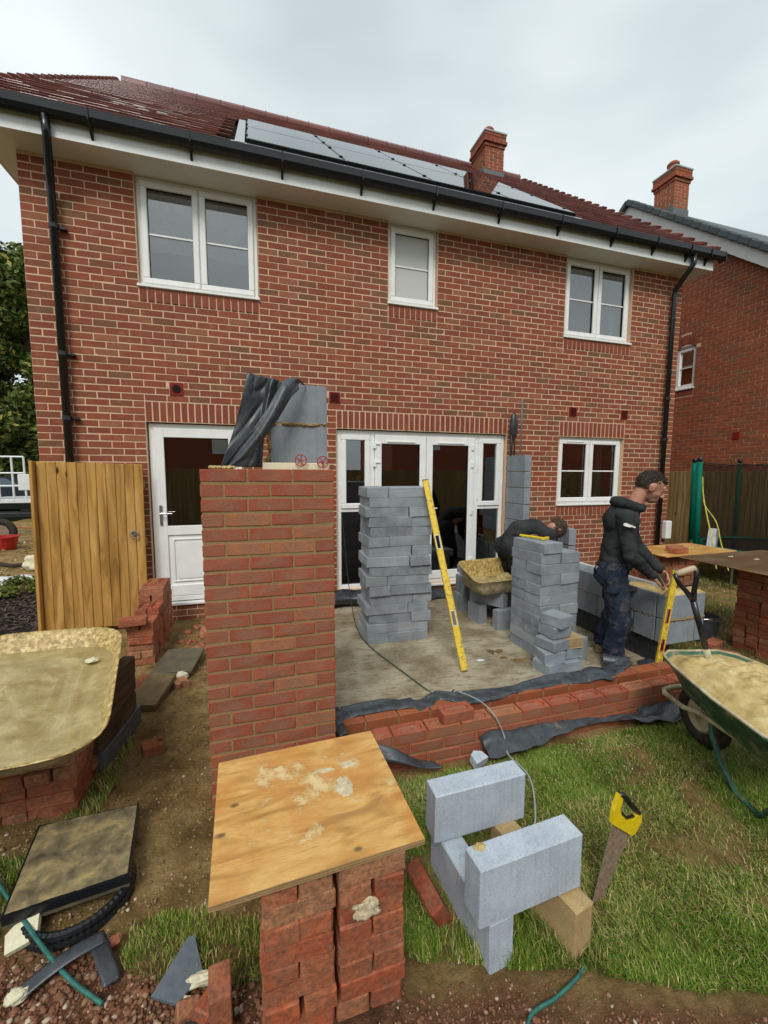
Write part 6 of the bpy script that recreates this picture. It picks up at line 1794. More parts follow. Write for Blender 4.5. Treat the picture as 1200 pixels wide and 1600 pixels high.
# wheelbarrow
wb_ = empty('wheelbarrow', (4.85, -3.45, G), 'green wheelbarrow full of fresh mortar at the right edge', 'wheelbarrow')
A = Vector((-.27, -.96, 0)).normalized(); Bx = Vector((-A.y, A.x, 0))      # A: towards the handles, Bx: towards the right hand side
Bx = A.cross(Vector((0, 0, 1)))
if Bx.x > 0: Bx = -Bx                                                  # Bx points to the left in the picture
O = Vector((4.95, -3.285, 0))
def WP(a, b, z): return O + A * a + Bx * b + Vector((0, 0, z))
rim = []
out_ = [(0.0, -.16), (0.0, .16), (.06, .235), (.20, .275), (.55, .33), (.85, .345), (.93, .30), (.95, .0), (.93, -.30), (.85, -.345), (.55, -.33), (.20, -.275), (.06, -.235)]
out2 = []
for i in range(len(out_)):
    a, b = out_[i], out_[(i + 1) % len(out_)]
    for k in range(4): out2.append((a[0] + (b[0] - a[0]) * k / 4, a[1] + (b[1] - a[1]) * k / 4))
N = len(out2)
def rimz(a): return .365 - .01 * a
bott = [(max(.26, min(.70, .22 + a * .56)), b * .58) for a, b in out2]
rg0 = [WP(a, b, rimz(a)) for a, b in out2]
rg1 = [WP(a * 1.0, b * 1.0, rimz(a) - .008) for a, b in out2]
rgm = [WP(a + (p[0] - a) * .55, b + (p[1] - b) * .5, rimz(a) - .17) for (a, b), p in zip(out2, bott)]
rgb = [WP(p[0], p[1], .13) for p in bott]
lipo = [WP(.475 + (a - .475) * 1.03, b * 1.035, rimz(a) + .002) for a, b in out2]
lipd = [WP(.475 + (a - .475) * 1.035, b * 1.045, rimz(a) - .014) for a, b in out2]
m_ = MB()
rs_ = [lipd, lipo, rg0, rgm, rgb]
m_.add([v for r_ in rs_ for v in r_], [(a * N + i, a * N + (i + 1) % N, (a + 1) * N + (i + 1) % N, (a + 1) * N + i) for a in range(4) for i in range(N)] + [tuple(4 * N + i for i in range(N))])
pan = m_.build('pan', M_GREENP, wb_, smooth=True)
sm_ = pan.modifiers.new('thickness', 'SOLIDIFY'); sm_.thickness = .003; sm_.offset = 0
MB().tube([v + Vector((0, 0, .002)) for v in lipo + lipo[:1]], .009, 8).build('rim_tube', M_TRAYO, wb_, smooth=True)
mm = MB(); nr = 60; c0 = WP(.46, 0, .40 - .03)
vs = [c0]
for a in range(1, nr + 1):
    f = a / nr
    for i in range(N):
        aa, b = out2[i]; aa = .46 + (aa - .46) * f * .975; b = b * f * .975
        p_ = WP(aa, b, 0)
        h = .015 + .055 * (1 - f ** 2) + .022 * noise.noise(Vector((p_.x * 7, p_.y * 7, 2))) + .016 * noise.noise(Vector((p_.x * 18, p_.y * 24, 5))) + .008 * noise.noise(Vector((p_.x * 38, p_.y * 38, 6)))
        h += .045 * max(0, noise.noise(Vector((p_.x * 5 + 3, p_.y * 11, 9)))) - .03 * max(0, noise.noise(Vector((p_.x * 9, p_.y * 6, 12)))) + .02 * abs(noise.noise(Vector((p_.x * 14, p_.y * 14, 22)))) + .004 * noise.noise(Vector((p_.x * 60, p_.y * 60, 1)))
        vs.append(Vector((p_.x, p_.y, rimz(aa) - .012 + h * (1 - f ** 8))))
mm.add(vs, [(0, 1 + i, 1 + (i + 1) % N) for i in range(N)] + [(1 + (a - 1) * N + i, 1 + a * N + i, 1 + a * N + (i + 1) % N, 1 + (a - 1) * N + (i + 1) % N) for a in range(1, nr) for i in range(N)])
mm.build('mortar', M_MIX, wb_, smooth=True)
wc = WP(.12, .0, G + .195)
ax_ = Bx
wv = MB(); NT_ = 40
def tyf(u, v):
    t, q = 6.2832 * u, 6.2832 * v
    r_ = .148 + .047 * math.cos(q) + (.004 if (int(u * 120) % 2 and math.cos(q) > .5) else 0)
    return wc + (A * math.cos(t) + Vector((0, 0, 1)) * math.sin(t)) * r_ + ax_ * (.043 * math.sin(q))
wv.grid(tyf, 120, 14); wo3 = wv.build('wheel', M_RUBBER, wb_, smooth=True)
m_ = MB(); m_.cyl(wc - ax_ * .03, wc + ax_ * .03, .108, n=28); m_.build('rim', M_RUST, wo3)
m_ = MB(); m_.cyl(wc - ax_ * .038, wc + ax_ * .038, .095, n=28); m_.cyl(wc - ax_ * .075, wc + ax_ * .075, .022, n=12); m_.build('hub', M_TRAYO, wo3)
for sgn, nm2 in ((1, 'l'), (-1, 'r')):
    fr_t = [WP(-.115, sgn * .05, .02 + .04), WP(-.115, sgn * .10, .04), WP(-.06, sgn * .135, .045), WP(.08, sgn * .115, .03), WP(.25, sgn * .14, .09), WP(.55, sgn * .21, .155), WP(1.0, sgn * .27, .26), WP(1.5, sgn * .29, .42)]
    MB().tube(fr_t, .016, 10).build('frame_tube', M_TRAYO if sgn > 0 else M_GREENP, wb_, smooth=True)
    lg = [WP(.34, sgn * .15, .13), WP(.37, sgn * .16, .03), WP(.44, sgn * .16, -.09), WP(.55, sgn * .16, G + .015), WP(.70, sgn * .17, G + .015), WP(.82, sgn * .20, -.02), WP(.95, sgn * .255, .22)]
    MB().tube(lg, .015, 10).build('leg', M_GREENP, wb_, smooth=True)
MB().tube([WP(-.115, .05, .06), WP(-.12, 0, .062), WP(-.115, -.05, .06)], .016, 10).build('nose_bar', M_TRAYO, wb_, smooth=True)

# spade standing in the mortar
sp_ = empty('spade', (4.86, -3.47, .36), 'muddy black handled spade with wooden grip standing in the barrow of mortar', 'spade')
s0, s1 = Vector((4.865, -3.45, .345)), Vector((4.71, -3.42, .78))
d = (s1 - s0).normalized()
MB().tube([s0 - d * .12, s0 + d * .02, s0 + d * .14], [.03, .024, .019], 10).build('socket', M_TRAYO, sp_, smooth=True)
MB().tube([s0 + d * .10, s0 + d * .25, s1], [.019, .0175, .018], 10).build('shaft', M_BLACKP, sp_, smooth=True)
w_ = Vector((.90, -.28, .33)).normalized()
g0, g1 = s1 + d * .20 - w_ * .058, s1 + d * .20 + w_ * .058
y_ = MB()
y_.tube([s1, s1 + d * .06 - w_ * .02, s1 + d * .14 - w_ * .055, g0 - w_ * .008], [.017, .015, .014, .012], 8)
y_.tube([s1, s1 + d * .06 + w_ * .02, s1 + d * .14 + w_ * .055, g1 + w_ * .008], [.017, .015, .014, .012], 8)
y_.build('yoke', M_BLACKP, sp_, smooth=True)
MB().tube([g0, g0.lerp(g1, .5), g1], [.017, .019, .017], 12).build('grip', m_plain('worn_ash_grip', (.52, .42, .28), .6, .0005, .25, 40), sp_, smooth=True)
MB().box(-.09, .09, -.004, .004, -.2, 0, .002, R=rotm(0, 0, .5), o=s0 - d * .1).build('blade', M_RUST, sp_)

# ================================================================== PEOPLE
def capsule(mb, p0, p1, r0, r1, sq=1.0, sqd=None, n=16, rings=5):
    """tapered rounded limb; sq scales along sqd"""
    p0, p1 = Vector(p0), Vector(p1); d = (p1 - p0).normalized()
    a = d.orthogonal().normalized()
    if sqd is not None:
        a = (Vector(sqd) - d * Vector(sqd).dot(d)).normalized()
    b = d.cross(a)
    pr_ = []
    for i in range(rings + 1):
        t = math.pi / 2 * (1 - i / rings); pr_.append((p0 - d * r0 * math.sin(t), r0 * math.cos(t)))
    for i in range(1, rings + 1):
        t = math.pi / 2 * i / rings; pr_.append((p1 + d * r1 * math.sin(t), r1 * math.cos(t)))
    vs = [p + (a * math.cos(6.2832 * k / n) * sq + b * math.sin(6.2832 * k / n)) * max(r, .0004) for p, r in pr_ for k in range(n)]
    N_ = len(pr_)
    fs = [(i * n + k, i * n + (k + 1) % n, (i + 1) * n + (k + 1) % n, (i + 1) * n + k) for i in range(N_ - 1) for k in range(n)]
    fs += [tuple(range(n - 1, -1, -1)), tuple((N_ - 1) * n + k for k in range(n))]
    mb.add(vs, fs)
def organic(name, mb, voxel, mats, parent, smooth_it=6, fold=0.0, fsc=9, seed=0, pick=None):
    me = mb.mesh(name, mats)
    o = bpy.data.objects.new(name, me); COL.objects.link(o)
    md = o.modifiers.new('r', 'REMESH'); md.mode = 'VOXEL'; md.voxel_size = voxel
    sm = o.modifiers.new('s', 'SMOOTH'); sm.iterations = smooth_it; sm.factor = .5
    dg = bpy.context.evaluated_depsgraph_get()
    m2 = bpy.data.meshes.new_from_object(o.evaluated_get(dg))
    o.modifiers.clear(); o.data = m2; m2.name = name
    if fold:
        vn = [v.normal.copy() for v in m2.vertices]
        for v, nn in zip(m2.vertices, vn):
            c = v.co
            f = abs(noise.noise(Vector((c.x * fsc, c.y * fsc, c.z * fsc * 1.6 + seed)))) + .5 * abs(noise.noise(Vector((c.x * fsc * 2.3, c.y * fsc * 2.3, c.z * fsc * 3.4 + seed))))
            v.co = c + nn * fold * (f - .25)
    if len(m2.materials) == 0:
        for m in (mats if hasattr(mats, '__len__') else [mats]): m2.materials.append(m)
    if pick:
        for p_ in m2.polygons: p_.material_index = pick(p_.center)
    m2.polygons.foreach_set('use_smooth', [True] * len(m2.polygons))
    if parent is not None: keep(o, parent)
    return o
g = NG('skin')
n = g.noise(22, None, 4)
c = g.mix(g.ramp(n, [(.4, 0), (.7, .6)]), (.47, .235, .155), (.50, .185, .125))
g.col(c); g.rough(.5); g.p.inputs['Subsurface Weight'].default_value = .12; g.p.inputs['Subsurface Radius'].default_value = (.012, .005, .003)
g.bump(g.noise(300, None, 3), .0006, .5)
M_SKIN = g.m
M_HAIR = m_plain('short_dark_hair', (.022, .015, .011), .55, .004, 0, 60, 0, (.055, .042, .032), 160)
g = NG('hoodie_fabric')
n = g.noise(6, None, 5)
c = g.mix(g.ramp(n, [(.4, 0), (.7, 1)]), (.020, .022, .024), (.045, .048, .050))
c = g.mix(g.ramp(g.noise(26, None, 7, .75), [(.66, 0), (.74, .5)]), c, (.22, .22, .21))
g.col(c); g.rough(.9); g.bump(g.noise(260, None, 3), .001, .5); M_HOOD = g.m
g = NG('work_trousers')
n = g.noise(5, None, 6)
c = g.mix(g.ramp(n, [(.4, 0), (.7, 1)]), (.012, .018, .034), (.030, .040, .060))
c = g.mix(g.ramp(g.noise(9, None, 8, .72), [(.52, 0), (.70, .65)]), c, (.17, .145, .105))
g.col(c); g.rough(.9); g.bump(g.noise(260, None, 3), .001, .5); M_TROU = g.m
M_BOOT = m_plain('muddy_boot', (.15, .10, .055), .8, .004, 0, 40, 0, (.27, .20, .11))

def finger_chain(mb, base, dirs, r):
    p = Vector(base)
    for d, L, rr in dirs:
        q = p + Vector(d).normalized() * L
        capsule(mb, p, q, r * rr, r * rr * .9, n=8, rings=3); p = q
def hand(mb, w, fwd_, palmn, side, s=1.0, curl=.9):
    """palm + four curled fingers + thumb; w wrist, fwd_ along the hand, palmn palm normal, side towards thumb"""
    f, pn = Vector(fwd_).normalized(), Vector(palmn).normalized(); sd_ = Vector(side).normalized()
    for q in (-1, -.33, .33, 1):
        capsule(mb, Vector(w) + sd_ * q * .018 * s, Vector(w) + f * .085 * s + sd_ * q * .030 * s, .018 * s, .014 * s, n=10, rings=3)
    for i, (q, L) in enumerate(((1, .040), (.34, .045), (-.33, .042), (-1, .033))):
        b = Vector(w) + f * .085 * s + sd_ * q * .031 * s
        c1 = f * math.cos(curl * .5) + pn * math.sin(curl * .5); c2 = f * math.cos(curl * 1.5) + pn * math.sin(curl * 1.5); c3 = f * math.cos(curl * 2.4) + pn * math.sin(curl * 2.4)
        finger_chain(mb, b, ((c1, L * s, 1), (c2, L * .65 * s, .9), (c3, L * .5 * s, .82)), .0095 * s)
    b = Vector(w) + f * .03 * s + sd_ * .034 * s
    finger_chain(mb, b, ((f * .6 + sd_ * .7 + pn * .4, .042 * s, 1.15), (f * .85 + sd_ * .1 + pn * .6, .032 * s, 1.0), (f * .6 - sd_ * .3 + pn * .7, .022 * s, .9)), .0105 * s)

# standing bricklayer, facing +x and looking down
X0, Y0 = 5.33, -2.27
MAN_FROM = len(bpy.data.objects)
man = empty('person', (X0, Y0, G), 'standing bricklayer in a charcoal hoodie and dusty navy trousers looking down at his hands', 'person')
J = dict(hipR=(5.30, -2.36, .66), hipL=(5.33, -2.18, .66), kneeR=(5.36, -2.40, .24), kneeL=(5.37, -2.15, .25), ankR=(5.325, -2.39, -.10), ankL=(5.28, -2.13, -.09),
         pel=(5.315, -2.27, .74), wst=(5.325, -2.27, .87), chest=(5.35, -2.27, 1.04), neck=(5.43, -2.27, 1.20), head=(5.555, -2.27, 1.35),
         shR=(5.345, -2.45, 1.125), shL=(5.385, -2.10, 1.125), elR=(5.39, -2.50, .84), elL=(5.53, -2.06, .87), wrR=(5.60, -2.40, .655), wrL=(5.72, -2.16, .66))
J = {k: Vector(v) + Vector((0, 0, {'chest': .04, 'neck': .05, 'shR': .05, 'shL': .05, 'head': .075}.get(k, 0))) for k, v in J.items()}
Hd = J['head']
tilt = Matrix.Rotation(rad(27), 3, 'Y')        # head pitched down towards +x
def HP(x, y, z): return Hd + tilt @ (Vector((x, y, z)) * 1.12)
b = MB()
b.ell(HP(-.008, 0, .028), (0.1098, 0.0862, 0.1098), R=tilt, nu=24, nv=16)
b.ell(HP(.030, 0, -.015), (0.0739, 0.0694, 0.0952), R=tilt, nu=20, nv=14)
b.ell(HP(.052, 0, -.072), (0.0448, 0.0482, 0.0381), R=tilt, nu=16, nv=12)
capsule(b, HP(.085, 0, .020), HP(.113, 0, -.022), .011, .0155, n=10)
b.ell(HP(.105, 0, -.028), (0.0157, 0.0202, 0.0112), R=tilt)
capsule(b, HP(.082, -.036, .040), HP(.086, .036, .040), .014, .014, n=10)
for s_ in (-1, 1):
    b.ell(HP(.074, s_ * .032, .014), (0.0146, 0.0157, 0.0112), R=tilt)
    b.ell(HP(-.002, s_ * .079, .004), (0.0269, 0.0112, 0.0381), R=tilt)
    b.ell(HP(-.010, s_ * .086, .012), (0.0224, 0.0090, 0.0246), R=tilt)
    b.ell(HP(.060, s_ * .034, -.022), (0.0246, 0.0224, 0.0224), R=tilt)
capsule(b, HP(.088, -.018, -.052), HP(.088, .018, -.052), .010, .010, n=10)
capsule(b, HP(.086, -.015, -.066), HP(.086, .015, -.066), .010, .010, n=10)
capsule(b, HP(-.035, 0, -.04), J['neck'] + Vector((-.02, 0, -.05)), .062, .068)
capsule(b, J['chest'] + Vector((0, 0, .02)), J['pel'], .12, .115, sq=1.3, sqd=(0, 1, 0))
for s_ in 'RL':
    capsule(b, J['sh' + s_], J['el' + s_], .045, .038); capsule(b, J['el' + s_], J['wr' + s_], .038, .026)
    capsule(b, J['hip' + s_], J['knee' + s_], .075, .055); capsule(b, J['knee' + s_], J['ank' + s_], .052, .038)
capsule(b, J['neck'] + Vector((0, 0, -.06)), J['shR'], .05, .045); capsule(b, J['neck'] + Vector((0, 0, -.06)), J['shL'], .05, .045)
fR = (J['wrR'] - J['elR']).normalized()
hand(b, J['wrR'], fR + Vector((.1, 0, -.15)), (.35, .55, -.7), (.3, .75, .45), 1.0, .8)
hand(b, J['wrL'] , Vector((.35, -.45, -.75)), (-.5, -.5, -.3), (.2, -.6, .6), 1.0, .8)
M_STUB = m_plain('stubbled_skin', (.34, .18, .125), .6, .0006, 0, 40, 0, (.25, .135, .10))
def stub(c):
    q_ = (tilt.inverted() @ (c - Hd)) / 1.12
    return 1 if (q_.z < -.030 - .25 * max(0, .06 - q_.x) * 0 and -.01 < q_.x < .105 and q_.z > -.115 and not (q_.z > -.045 and q_.x > .080)) else 0
body = organic('body', b, .0052, [M_SKIN, M_STUB], man, 4, pick=stub)
if len(body.data.materials) < 2: body.data.materials.append(M_STUB)
eye = MB()
for s_ in (-1, 1): eye.ell(HP(.084, s_ * .031, .012), (.008, .012, .006), R=tilt, nu=10, nv=8)
eye.build('eye', m_plain('dark_eye', (.03, .02, .015), .2), man, smooth=True)
hb_ = MB()
hb_.ell(HP(-.020, 0, .036), (.1085, .0875, .1085), R=tilt, nu=30, nv=20)
hb_.ell(HP(.034, 0, .088), (.060, .064, .036), R=tilt @ rotm(ry=.35), nu=20, nv=12, j=.05)
hb_.ell(HP(-.01, .0, .100), (.080, .062, .036), R=tilt, nu=20, nv=12, j=.06)
hm_ = organic('hair', hb_, .0045, [M_HAIR], man, 2, fold=.008, fsc=42)
def strands(o, n, L, back, parent, seed):
    r = random.Random(seed); m_ = MB(); vv = o.data.vertices
    for _ in range(n):
        v = vv[r.randrange(len(vv))]; nn = v.normal; bk = (Vector(back) - nn * nn.dot(Vector(back)))
        d = (nn * r.uniform(.25, .6) + bk * r.uniform(.4, 1) + Vector((r.uniform(-.4, .4), r.uniform(-.4, .4), r.uniform(-.3, .3)))).normalized()
        sd_ = d.cross(nn).normalized() * .0022; p = v.co - nn * .002
        m_.tone(r.random()).add([p - sd_, p + sd_, p + d * L * r.uniform(.6, 1.3)], [(0, 1, 2)])
    return m_.build('hair_strands', M_STRAND, parent, kind='stuff')
M_STRAND = m_leafy('hair_strand', [(0, (.018, .012, .009)), (.6, (.05, .036, .026)), (.9, (.16, .14, .12)), (1, (.03, .02, .015))], .5)
strands(hm_, 4200, .017, (-.7, 0, -.5), man, 4)
bmx = bmesh.new(); bmx.from_mesh(hm_.data)
inv = tilt.inverted(); kill = []
for v in bmx.verts:
    q_ = (inv @ (v.co - Hd)) / 1.12
    thr = -.090
    if q_.z < thr: kill.append(v)
bmesh.ops.delete(bmx, geom=kill, context='VERTS'); bmx.to_mesh(hm_.data); bmx.free()
st_b = MB(); st_b.ell(HP(.052, 0, -.070), (.0415, .0445, .0355), R=tilt, nu=18, nv=12)

# hoodie
h = MB()
capsule(h, J['pel'] + Vector((.0, 0, .02)), J['wst'], .128, .130, sq=1.22, sqd=(0, 1, 0), n=24)
capsule(h, J['wst'], J['chest'] + Vector((.01, 0, .02)), .130, .138, sq=1.28, sqd=(0, 1, 0), n=24)
capsule(h, J['chest'] + Vector((0, -.09, .04)), J['neck'] + Vector((-.02, -.03, -.06)), .10, .075); capsule(h, J['chest'] + Vector((0, .09, .04)), J['neck'] + Vector((-.02, .03, -.06)), .10, .075)
h.ell(J['chest'] + Vector((-.045, 0, .03)), (.108, .170, .15), nu=24, nv=16)
for s_ in 'RL':
    capsule(h, J['sh' + s_] + Vector((0, .02 if s_ == 'R' else -.02, -.005)), J['el' + s_], .074, .060, n=20)
    capsule(h, J['el' + s_], J['wr' + s_].lerp(J['el' + s_], .08), .060, .042, n=20)
    for t in (.1, .32, .5):
        p_ = J['wr' + s_].lerp(J['el' + s_], t); h.ell(p_, (.050, .050, .020), R=(J['wr' + s_] - J['el' + s_]).to_track_quat('Z', 'Y').to_matrix(), j=.06)
# hood bunched on the shoulders
for a in range(13):
    t = rad(-150 + 300 * a / 12) + math.pi
    h.ell(J['neck'] + Vector((-.020 + .085 * math.cos(t), .098 * math.sin(t), .022 - .030 * math.cos(t))), (.044, .044, .040), j=.05)
h.ell(J['neck'] + Vector((-.115, 0, .040)), (.072, .120, .055), R=rotm(ry=.35), nu=18, nv=12)
for a in range(30):
    t = 6.2832 * a / 30; h.ell(J['pel'] + Vector((.124 * math.cos(t), .158 * math.sin(t), -.030)), (.022, .028, .030))
organic('hoodie', h, .0085, [M_HOOD], man, 4, fold=.014, fsc=7, seed=3)
lg = MB(); R_ = rotm(rx=.0)
pl = [(-.045, -.006), (-.03, -.013), (0, -.012), (.018, -.004), (.042, -.006), (.045, .006), (.014, .010), (-.02, .016), (-.04, .010)]
n = len(pl)
lg.add([Vector((5.355 + x, -2.5535 - .001 - .01 * (x > 0.02), 1.11 - .25 * x + z)) for x, z in pl] + [Vector((5.355 + x, -2.535, 1.11 - .25 * x + z)) for x, z in pl], [tuple(range(n)), tuple(range(2 * n - 1, n - 1, -1))] + [(i, (i + 1) % n, n + (i + 1) % n, n + i) for i in range(n)])
lg.build('sleeve_patch', M_WHITE, man)
tsh = MB(); 
for a in range(18):
    t = 6.2832 * a / 18; tsh.ell(J['pel'] + Vector((-.012 + .122 * math.cos(t), .150 * math.sin(t), -.072)), (.02, .032, .03))
organic('tee_shirt', tsh, .008, [M_FOIL], man, 2)
# trousers
t_ = MB()
capsule(t_, J['pel'] + Vector((-.01, -.07, -.06)), J['pel'] + Vector((-.01, .07, -.06)), .120, .120, n=20)
t_.ell(J['pel'] + Vector((-.055, -.065, -.12)), (.105, .10, .12)); t_.ell(J['pel'] + Vector((-.055, .065, -.12)), (.105, .10, .12))
for s_ in 'RL':
    capsule(t_, J['hip' + s_], J['knee' + s_], .108, .094, n=22); capsule(t_, J['knee' + s_], J['ank' + s_] + Vector((0, 0, .03)), .094, .080, n=22)
    for k, z in enumerate((.02, .06, .10)): t_.ell(J['ank' + s_] + Vector((.005, 0, z)), (.092, .085, .022), R=rotm(ry=random.uniform(-.2, .2)), j=.05)
t_.box(5.22, 5.33, -2.515, -2.49, .50, .64, .01)
organic('trousers', t_, .0085, [M_TROU], man, 4, fold=.020, fsc=6, seed=8)
for s_ in 'RL':
    bo = MB(); a_ = J['ank' + s_]
    capsule(bo, (a_.x, a_.y, a_.z + .05), (a_.x - .01, a_.y, G + .075), .052, .058)
    capsule(bo, (a_.x - .02, a_.y, G + .06), (a_.x + .15, a_.y - .015, G + .058), .050, .042, sq=1.0)
    bo.box(a_.x - .075, a_.x + .20, a_.y - .055, a_.y + .05, G + .012, G + .04, .01)
    organic('boot', bo, .007, [M_BOOT], man, 3, fold=.004, fsc=20)
# he is turned so that his face shows in profile
TURN = Matrix.Translation((X0, Y0, 0)) @ Matrix.Rotation(rad(-36), 4, 'Z') @ Matrix.Translation((-X0, -Y0, 0))
for ch in [o_ for o_ in bpy.data.objects if o_.parent == man]:
    ch.data.transform(TURN)
def TP(v): return TURN @ Vector(v)
trw = empty('pointing_tool', (5.62, -2.42, .55), 'small brush and trowel held in the hands of the standing worker', 'tool')
MB().tube([TP(J['wrR'] + Vector((.02, -.02, .02))), TP(J['wrR'] + Vector((.075, .02, -.075)))], [.014, .012], 10).build('handle', m_plain('dull_green_handle', (.05, .10, .05), .5), trw)
MB().box(-.035, .035, -.004, .004, -.055, .055, .002, R=rotm(.5, .6, .4), o=TP(J['wrR'] + Vector((.125, .04, -.13)))).build('blade', M_TRAYO, trw)

# second worker bent double behind the blocks
m2_ = empty('person', (5.15, -.75, G), 'second worker in black bent right over behind the stack topped by a hammer', 'person')
K = dict(hipR=(5.02, -.95, .62), hipL=(5.04, -.72, .62), kneeR=(5.12, -.96, .22), kneeL=(5.14, -.70, .22), ankR=(5.02, -.96, -.10), ankL=(5.04, -.68, -.10),
         pel=(5.04, -.83, .70), wst=(5.16, -.83, .83), chest=(5.36, -.84, .84), neck=(5.53, -.85, .79), head=(5.62, -.92, .84),
         shR=(5.45, -1.03, .78), shL=(5.45, -.66, .78), elR=(5.50, -1.08, .50), elL=(5.52, -.62, .50), wrR=(5.60, -.98, .30), wrL=(5.62, -.74, .30))
K = {k: Vector(v) + Vector((.10, -.06, .02 if k not in ('ankR', 'ankL') else 0)) for k, v in K.items()}
b = MB(); tl2 = Matrix.Rotation(rad(85), 3, 'Y')
def H2(x, y, z): return K['head'] + tl2 @ Vector((x, y, z))
b.ell(H2(-.008, 0, .028), (.098, .077, .098), R=tl2, nu=24, nv=16); b.ell(H2(.035, 0, -.03), (.06, .058, .085), R=tl2, nu=20, nv=14)
capsule(b, H2(.085, 0, .020), H2(.113, 0, -.022), .011, .0155, n=10)
for s_ in (-1, 1): b.ell(H2(-.002, s_ * .079, .004), (.024, .010, .034), R=tl2)
capsule(b, H2(-.03, 0, -.04), K['neck'], .06, .06)
capsule(b, K['chest'], K['pel'], .12, .11, sq=1.3, sqd=(0, 1, 0))
for s_ in 'RL':
    capsule(b, K['sh' + s_], K['el' + s_], .045, .038); capsule(b, K['el' + s_], K['wr' + s_], .038, .026)
    capsule(b, K['hip' + s_], K['knee' + s_], .075, .055); capsule(b, K['knee' + s_], K['ank' + s_], .052, .038)
    capsule(b, K['chest'], K['sh' + s_], .06, .05)
    hand(b, K['wr' + s_], (.2, 0, -1), (-1, 0, 0), (0, 1 if s_ == 'R' else -1, 0), 1.0, .7)
organic('body', b, .007, [M_SKIN], m2_, 4)
hh_ = MB(); hh_.ell(H2(-.012, 0, .034), (.112, .090, .112), R=tl2, nu=26, nv=18); hh_.ell(H2(.02, 0, .02), (.090, .084, .085), R=tl2, nu=26, nv=18)
organic('hair', hh_, .006, [m_plain('brown_hair', (.06, .035, .02), .7, .004, 0, 50, 0, (.13, .085, .05), 140)], m2_, 2, fold=.016, fsc=34)
strands([o_ for o_ in bpy.data.objects if o_.parent == m2_ and o_.name.startswith('hair')][0], 2600, .026, (.3, 0, -.9), m2_, 6)
h = MB()
capsule(h, K['pel'], K['wst'], .115, .12, sq=1.3, sqd=(0, 1, 0), n=24); capsule(h, K['wst'], K['chest'], .12, .125, sq=1.35, sqd=(0, 1, 0), n=24); capsule(h, K['chest'], K['neck'], .11, .075, sq=1.2, sqd=(0, 1, 0))
for s_ in 'RL':
    capsule(h, K['chest'], K['sh' + s_], .1, .085); capsule(h, K['sh' + s_], K['el' + s_], .08, .065); capsule(h, K['el' + s_], K['wr' + s_], .065, .045)
organic('jacket', h, .009, [M_HOOD], m2_, 5, fold=.012, fsc=8, seed=5)
t_ = MB()
capsule(t_, K['hipR'], K['hipL'], .14, .14)
for s_ in 'RL': capsule(t_, K['hip' + s_], K['knee' + s_], .12, .095); capsule(t_, K['knee' + s_], K['ank' + s_], .095, .08)
organic('trousers', t_, .01, [M_HOOD], m2_, 4, fold=.02, fsc=8, seed=6)
for s_ in 'RL':
    bo = MB(); a_ = K['ank' + s_]
    capsule(bo, (a_.x, a_.y, a_.z + .05), (a_.x, a_.y, G + .07), .05, .055); capsule(bo, (a_.x - .02, a_.y, G + .06), (a_.x + .15, a_.y, G + .055), .048, .04)
    organic('boot', bo, .009, [M_BOOT], m2_, 3)

# ================================================================== GRASS, CLODS, RUBBLE
def blades(n, region, hmin, hmax, seed, name, width=.0028, accept=lawn_mask, mat=M_GRASS, lean=.8):
    r = np.random.default_rng(seed)
    P_ = []
    x0, x1, y0, y1 = region
    tries = 0
    while len(P_) < n and tries < n * 6:
        x, y = r.uniform(x0, x1), r.uniform(y0, y1); tries += 1
        cl = noise.noise(Vector((x * 9, y * 9, 3)))
        if r.random() < accept(x, y) * (.35 + .9 * max(0, cl + .35)): P_.append((x, y, ground_z(x, y)))
    P_ = np.array(P_); m = len(P_)
    h = r.uniform(hmin, hmax, m) * (.7 + .6 * r.random(m)); a = np.where(r.random(m) < .55, 2.3 + r.normal(size=m) * .7 + np.array([2.5 * noise.noise(Vector((x * 3, y * 3, 5))) for x, y, z in P_]), r.uniform(0, 6.283, m)); le = r.uniform(.15, lean, m) * h
    d = np.stack([np.cos(a), np.sin(a), np.zeros(m)], 1); s = np.stack([-np.sin(a), np.cos(a), np.zeros(m)], 1)
    w = width * r.uniform(.6, 1.3, m)
    up_ = np.array([0, 0, 1.0])
    p0, p1 = P_ - s * w[:, None], P_ + s * w[:, None]
    mid = P_ + d * (le * .35)[:, None] + up_ * (h * .6)[:, None]
    m0, m1 = mid - s * (w * .7)[:, None], mid + s * (w * .7)[:, None]
    tip = P_ + d * le[:, None] + up_ * (h * .92)[:, None]
    V = np.stack([p0, p1, m1, m0, tip], 1).reshape(-1, 3)
    me = bpy.data.meshes.new(name); me.vertices.add(5 * m); me.vertices.foreach_set('co', V.ravel())
    b_ = np.arange(m) * 5
    li = np.stack([b_, b_ + 1, b_ + 2, b_ + 3, b_ + 3, b_ + 2, b_ + 4], 1).ravel()
    me.loops.add(7 * m); me.loops.foreach_set('vertex_index', li)
    me.polygons.add(2 * m)
    ls = np.stack([np.arange(m) * 7, np.arange(m) * 7 + 4], 1).ravel(); lt = np.tile([4, 3], m)
    me.polygons.foreach_set('loop_start', ls); me.polygons.foreach_set('loop_total', lt)
    me.materials.append(mat)
    dry = np.array([noise.noise(Vector((x * 2.2, y * 2.2, 8))) for x, y, z in P_])
    tn = np.clip(r.random(m) ** 1.3 * .72 + .55 * (dry > .06) * r.random(m) + .15 * dry, 0, .96)
    at = me.attributes.new('tone', 'FLOAT', 'FACE'); at.data.foreach_set('value', np.repeat(tn, 2))
    me.update(); me.validate()
    o = bpy.data.objects.new(name, me); COL.objects.link(o); o['kind'] = 'stuff'
    return o
blades(185000, (2.62, 5.9, -4.7, -3.08), .006, .023, 1, 'lawn_grass', width=.0015, lean=2.0)
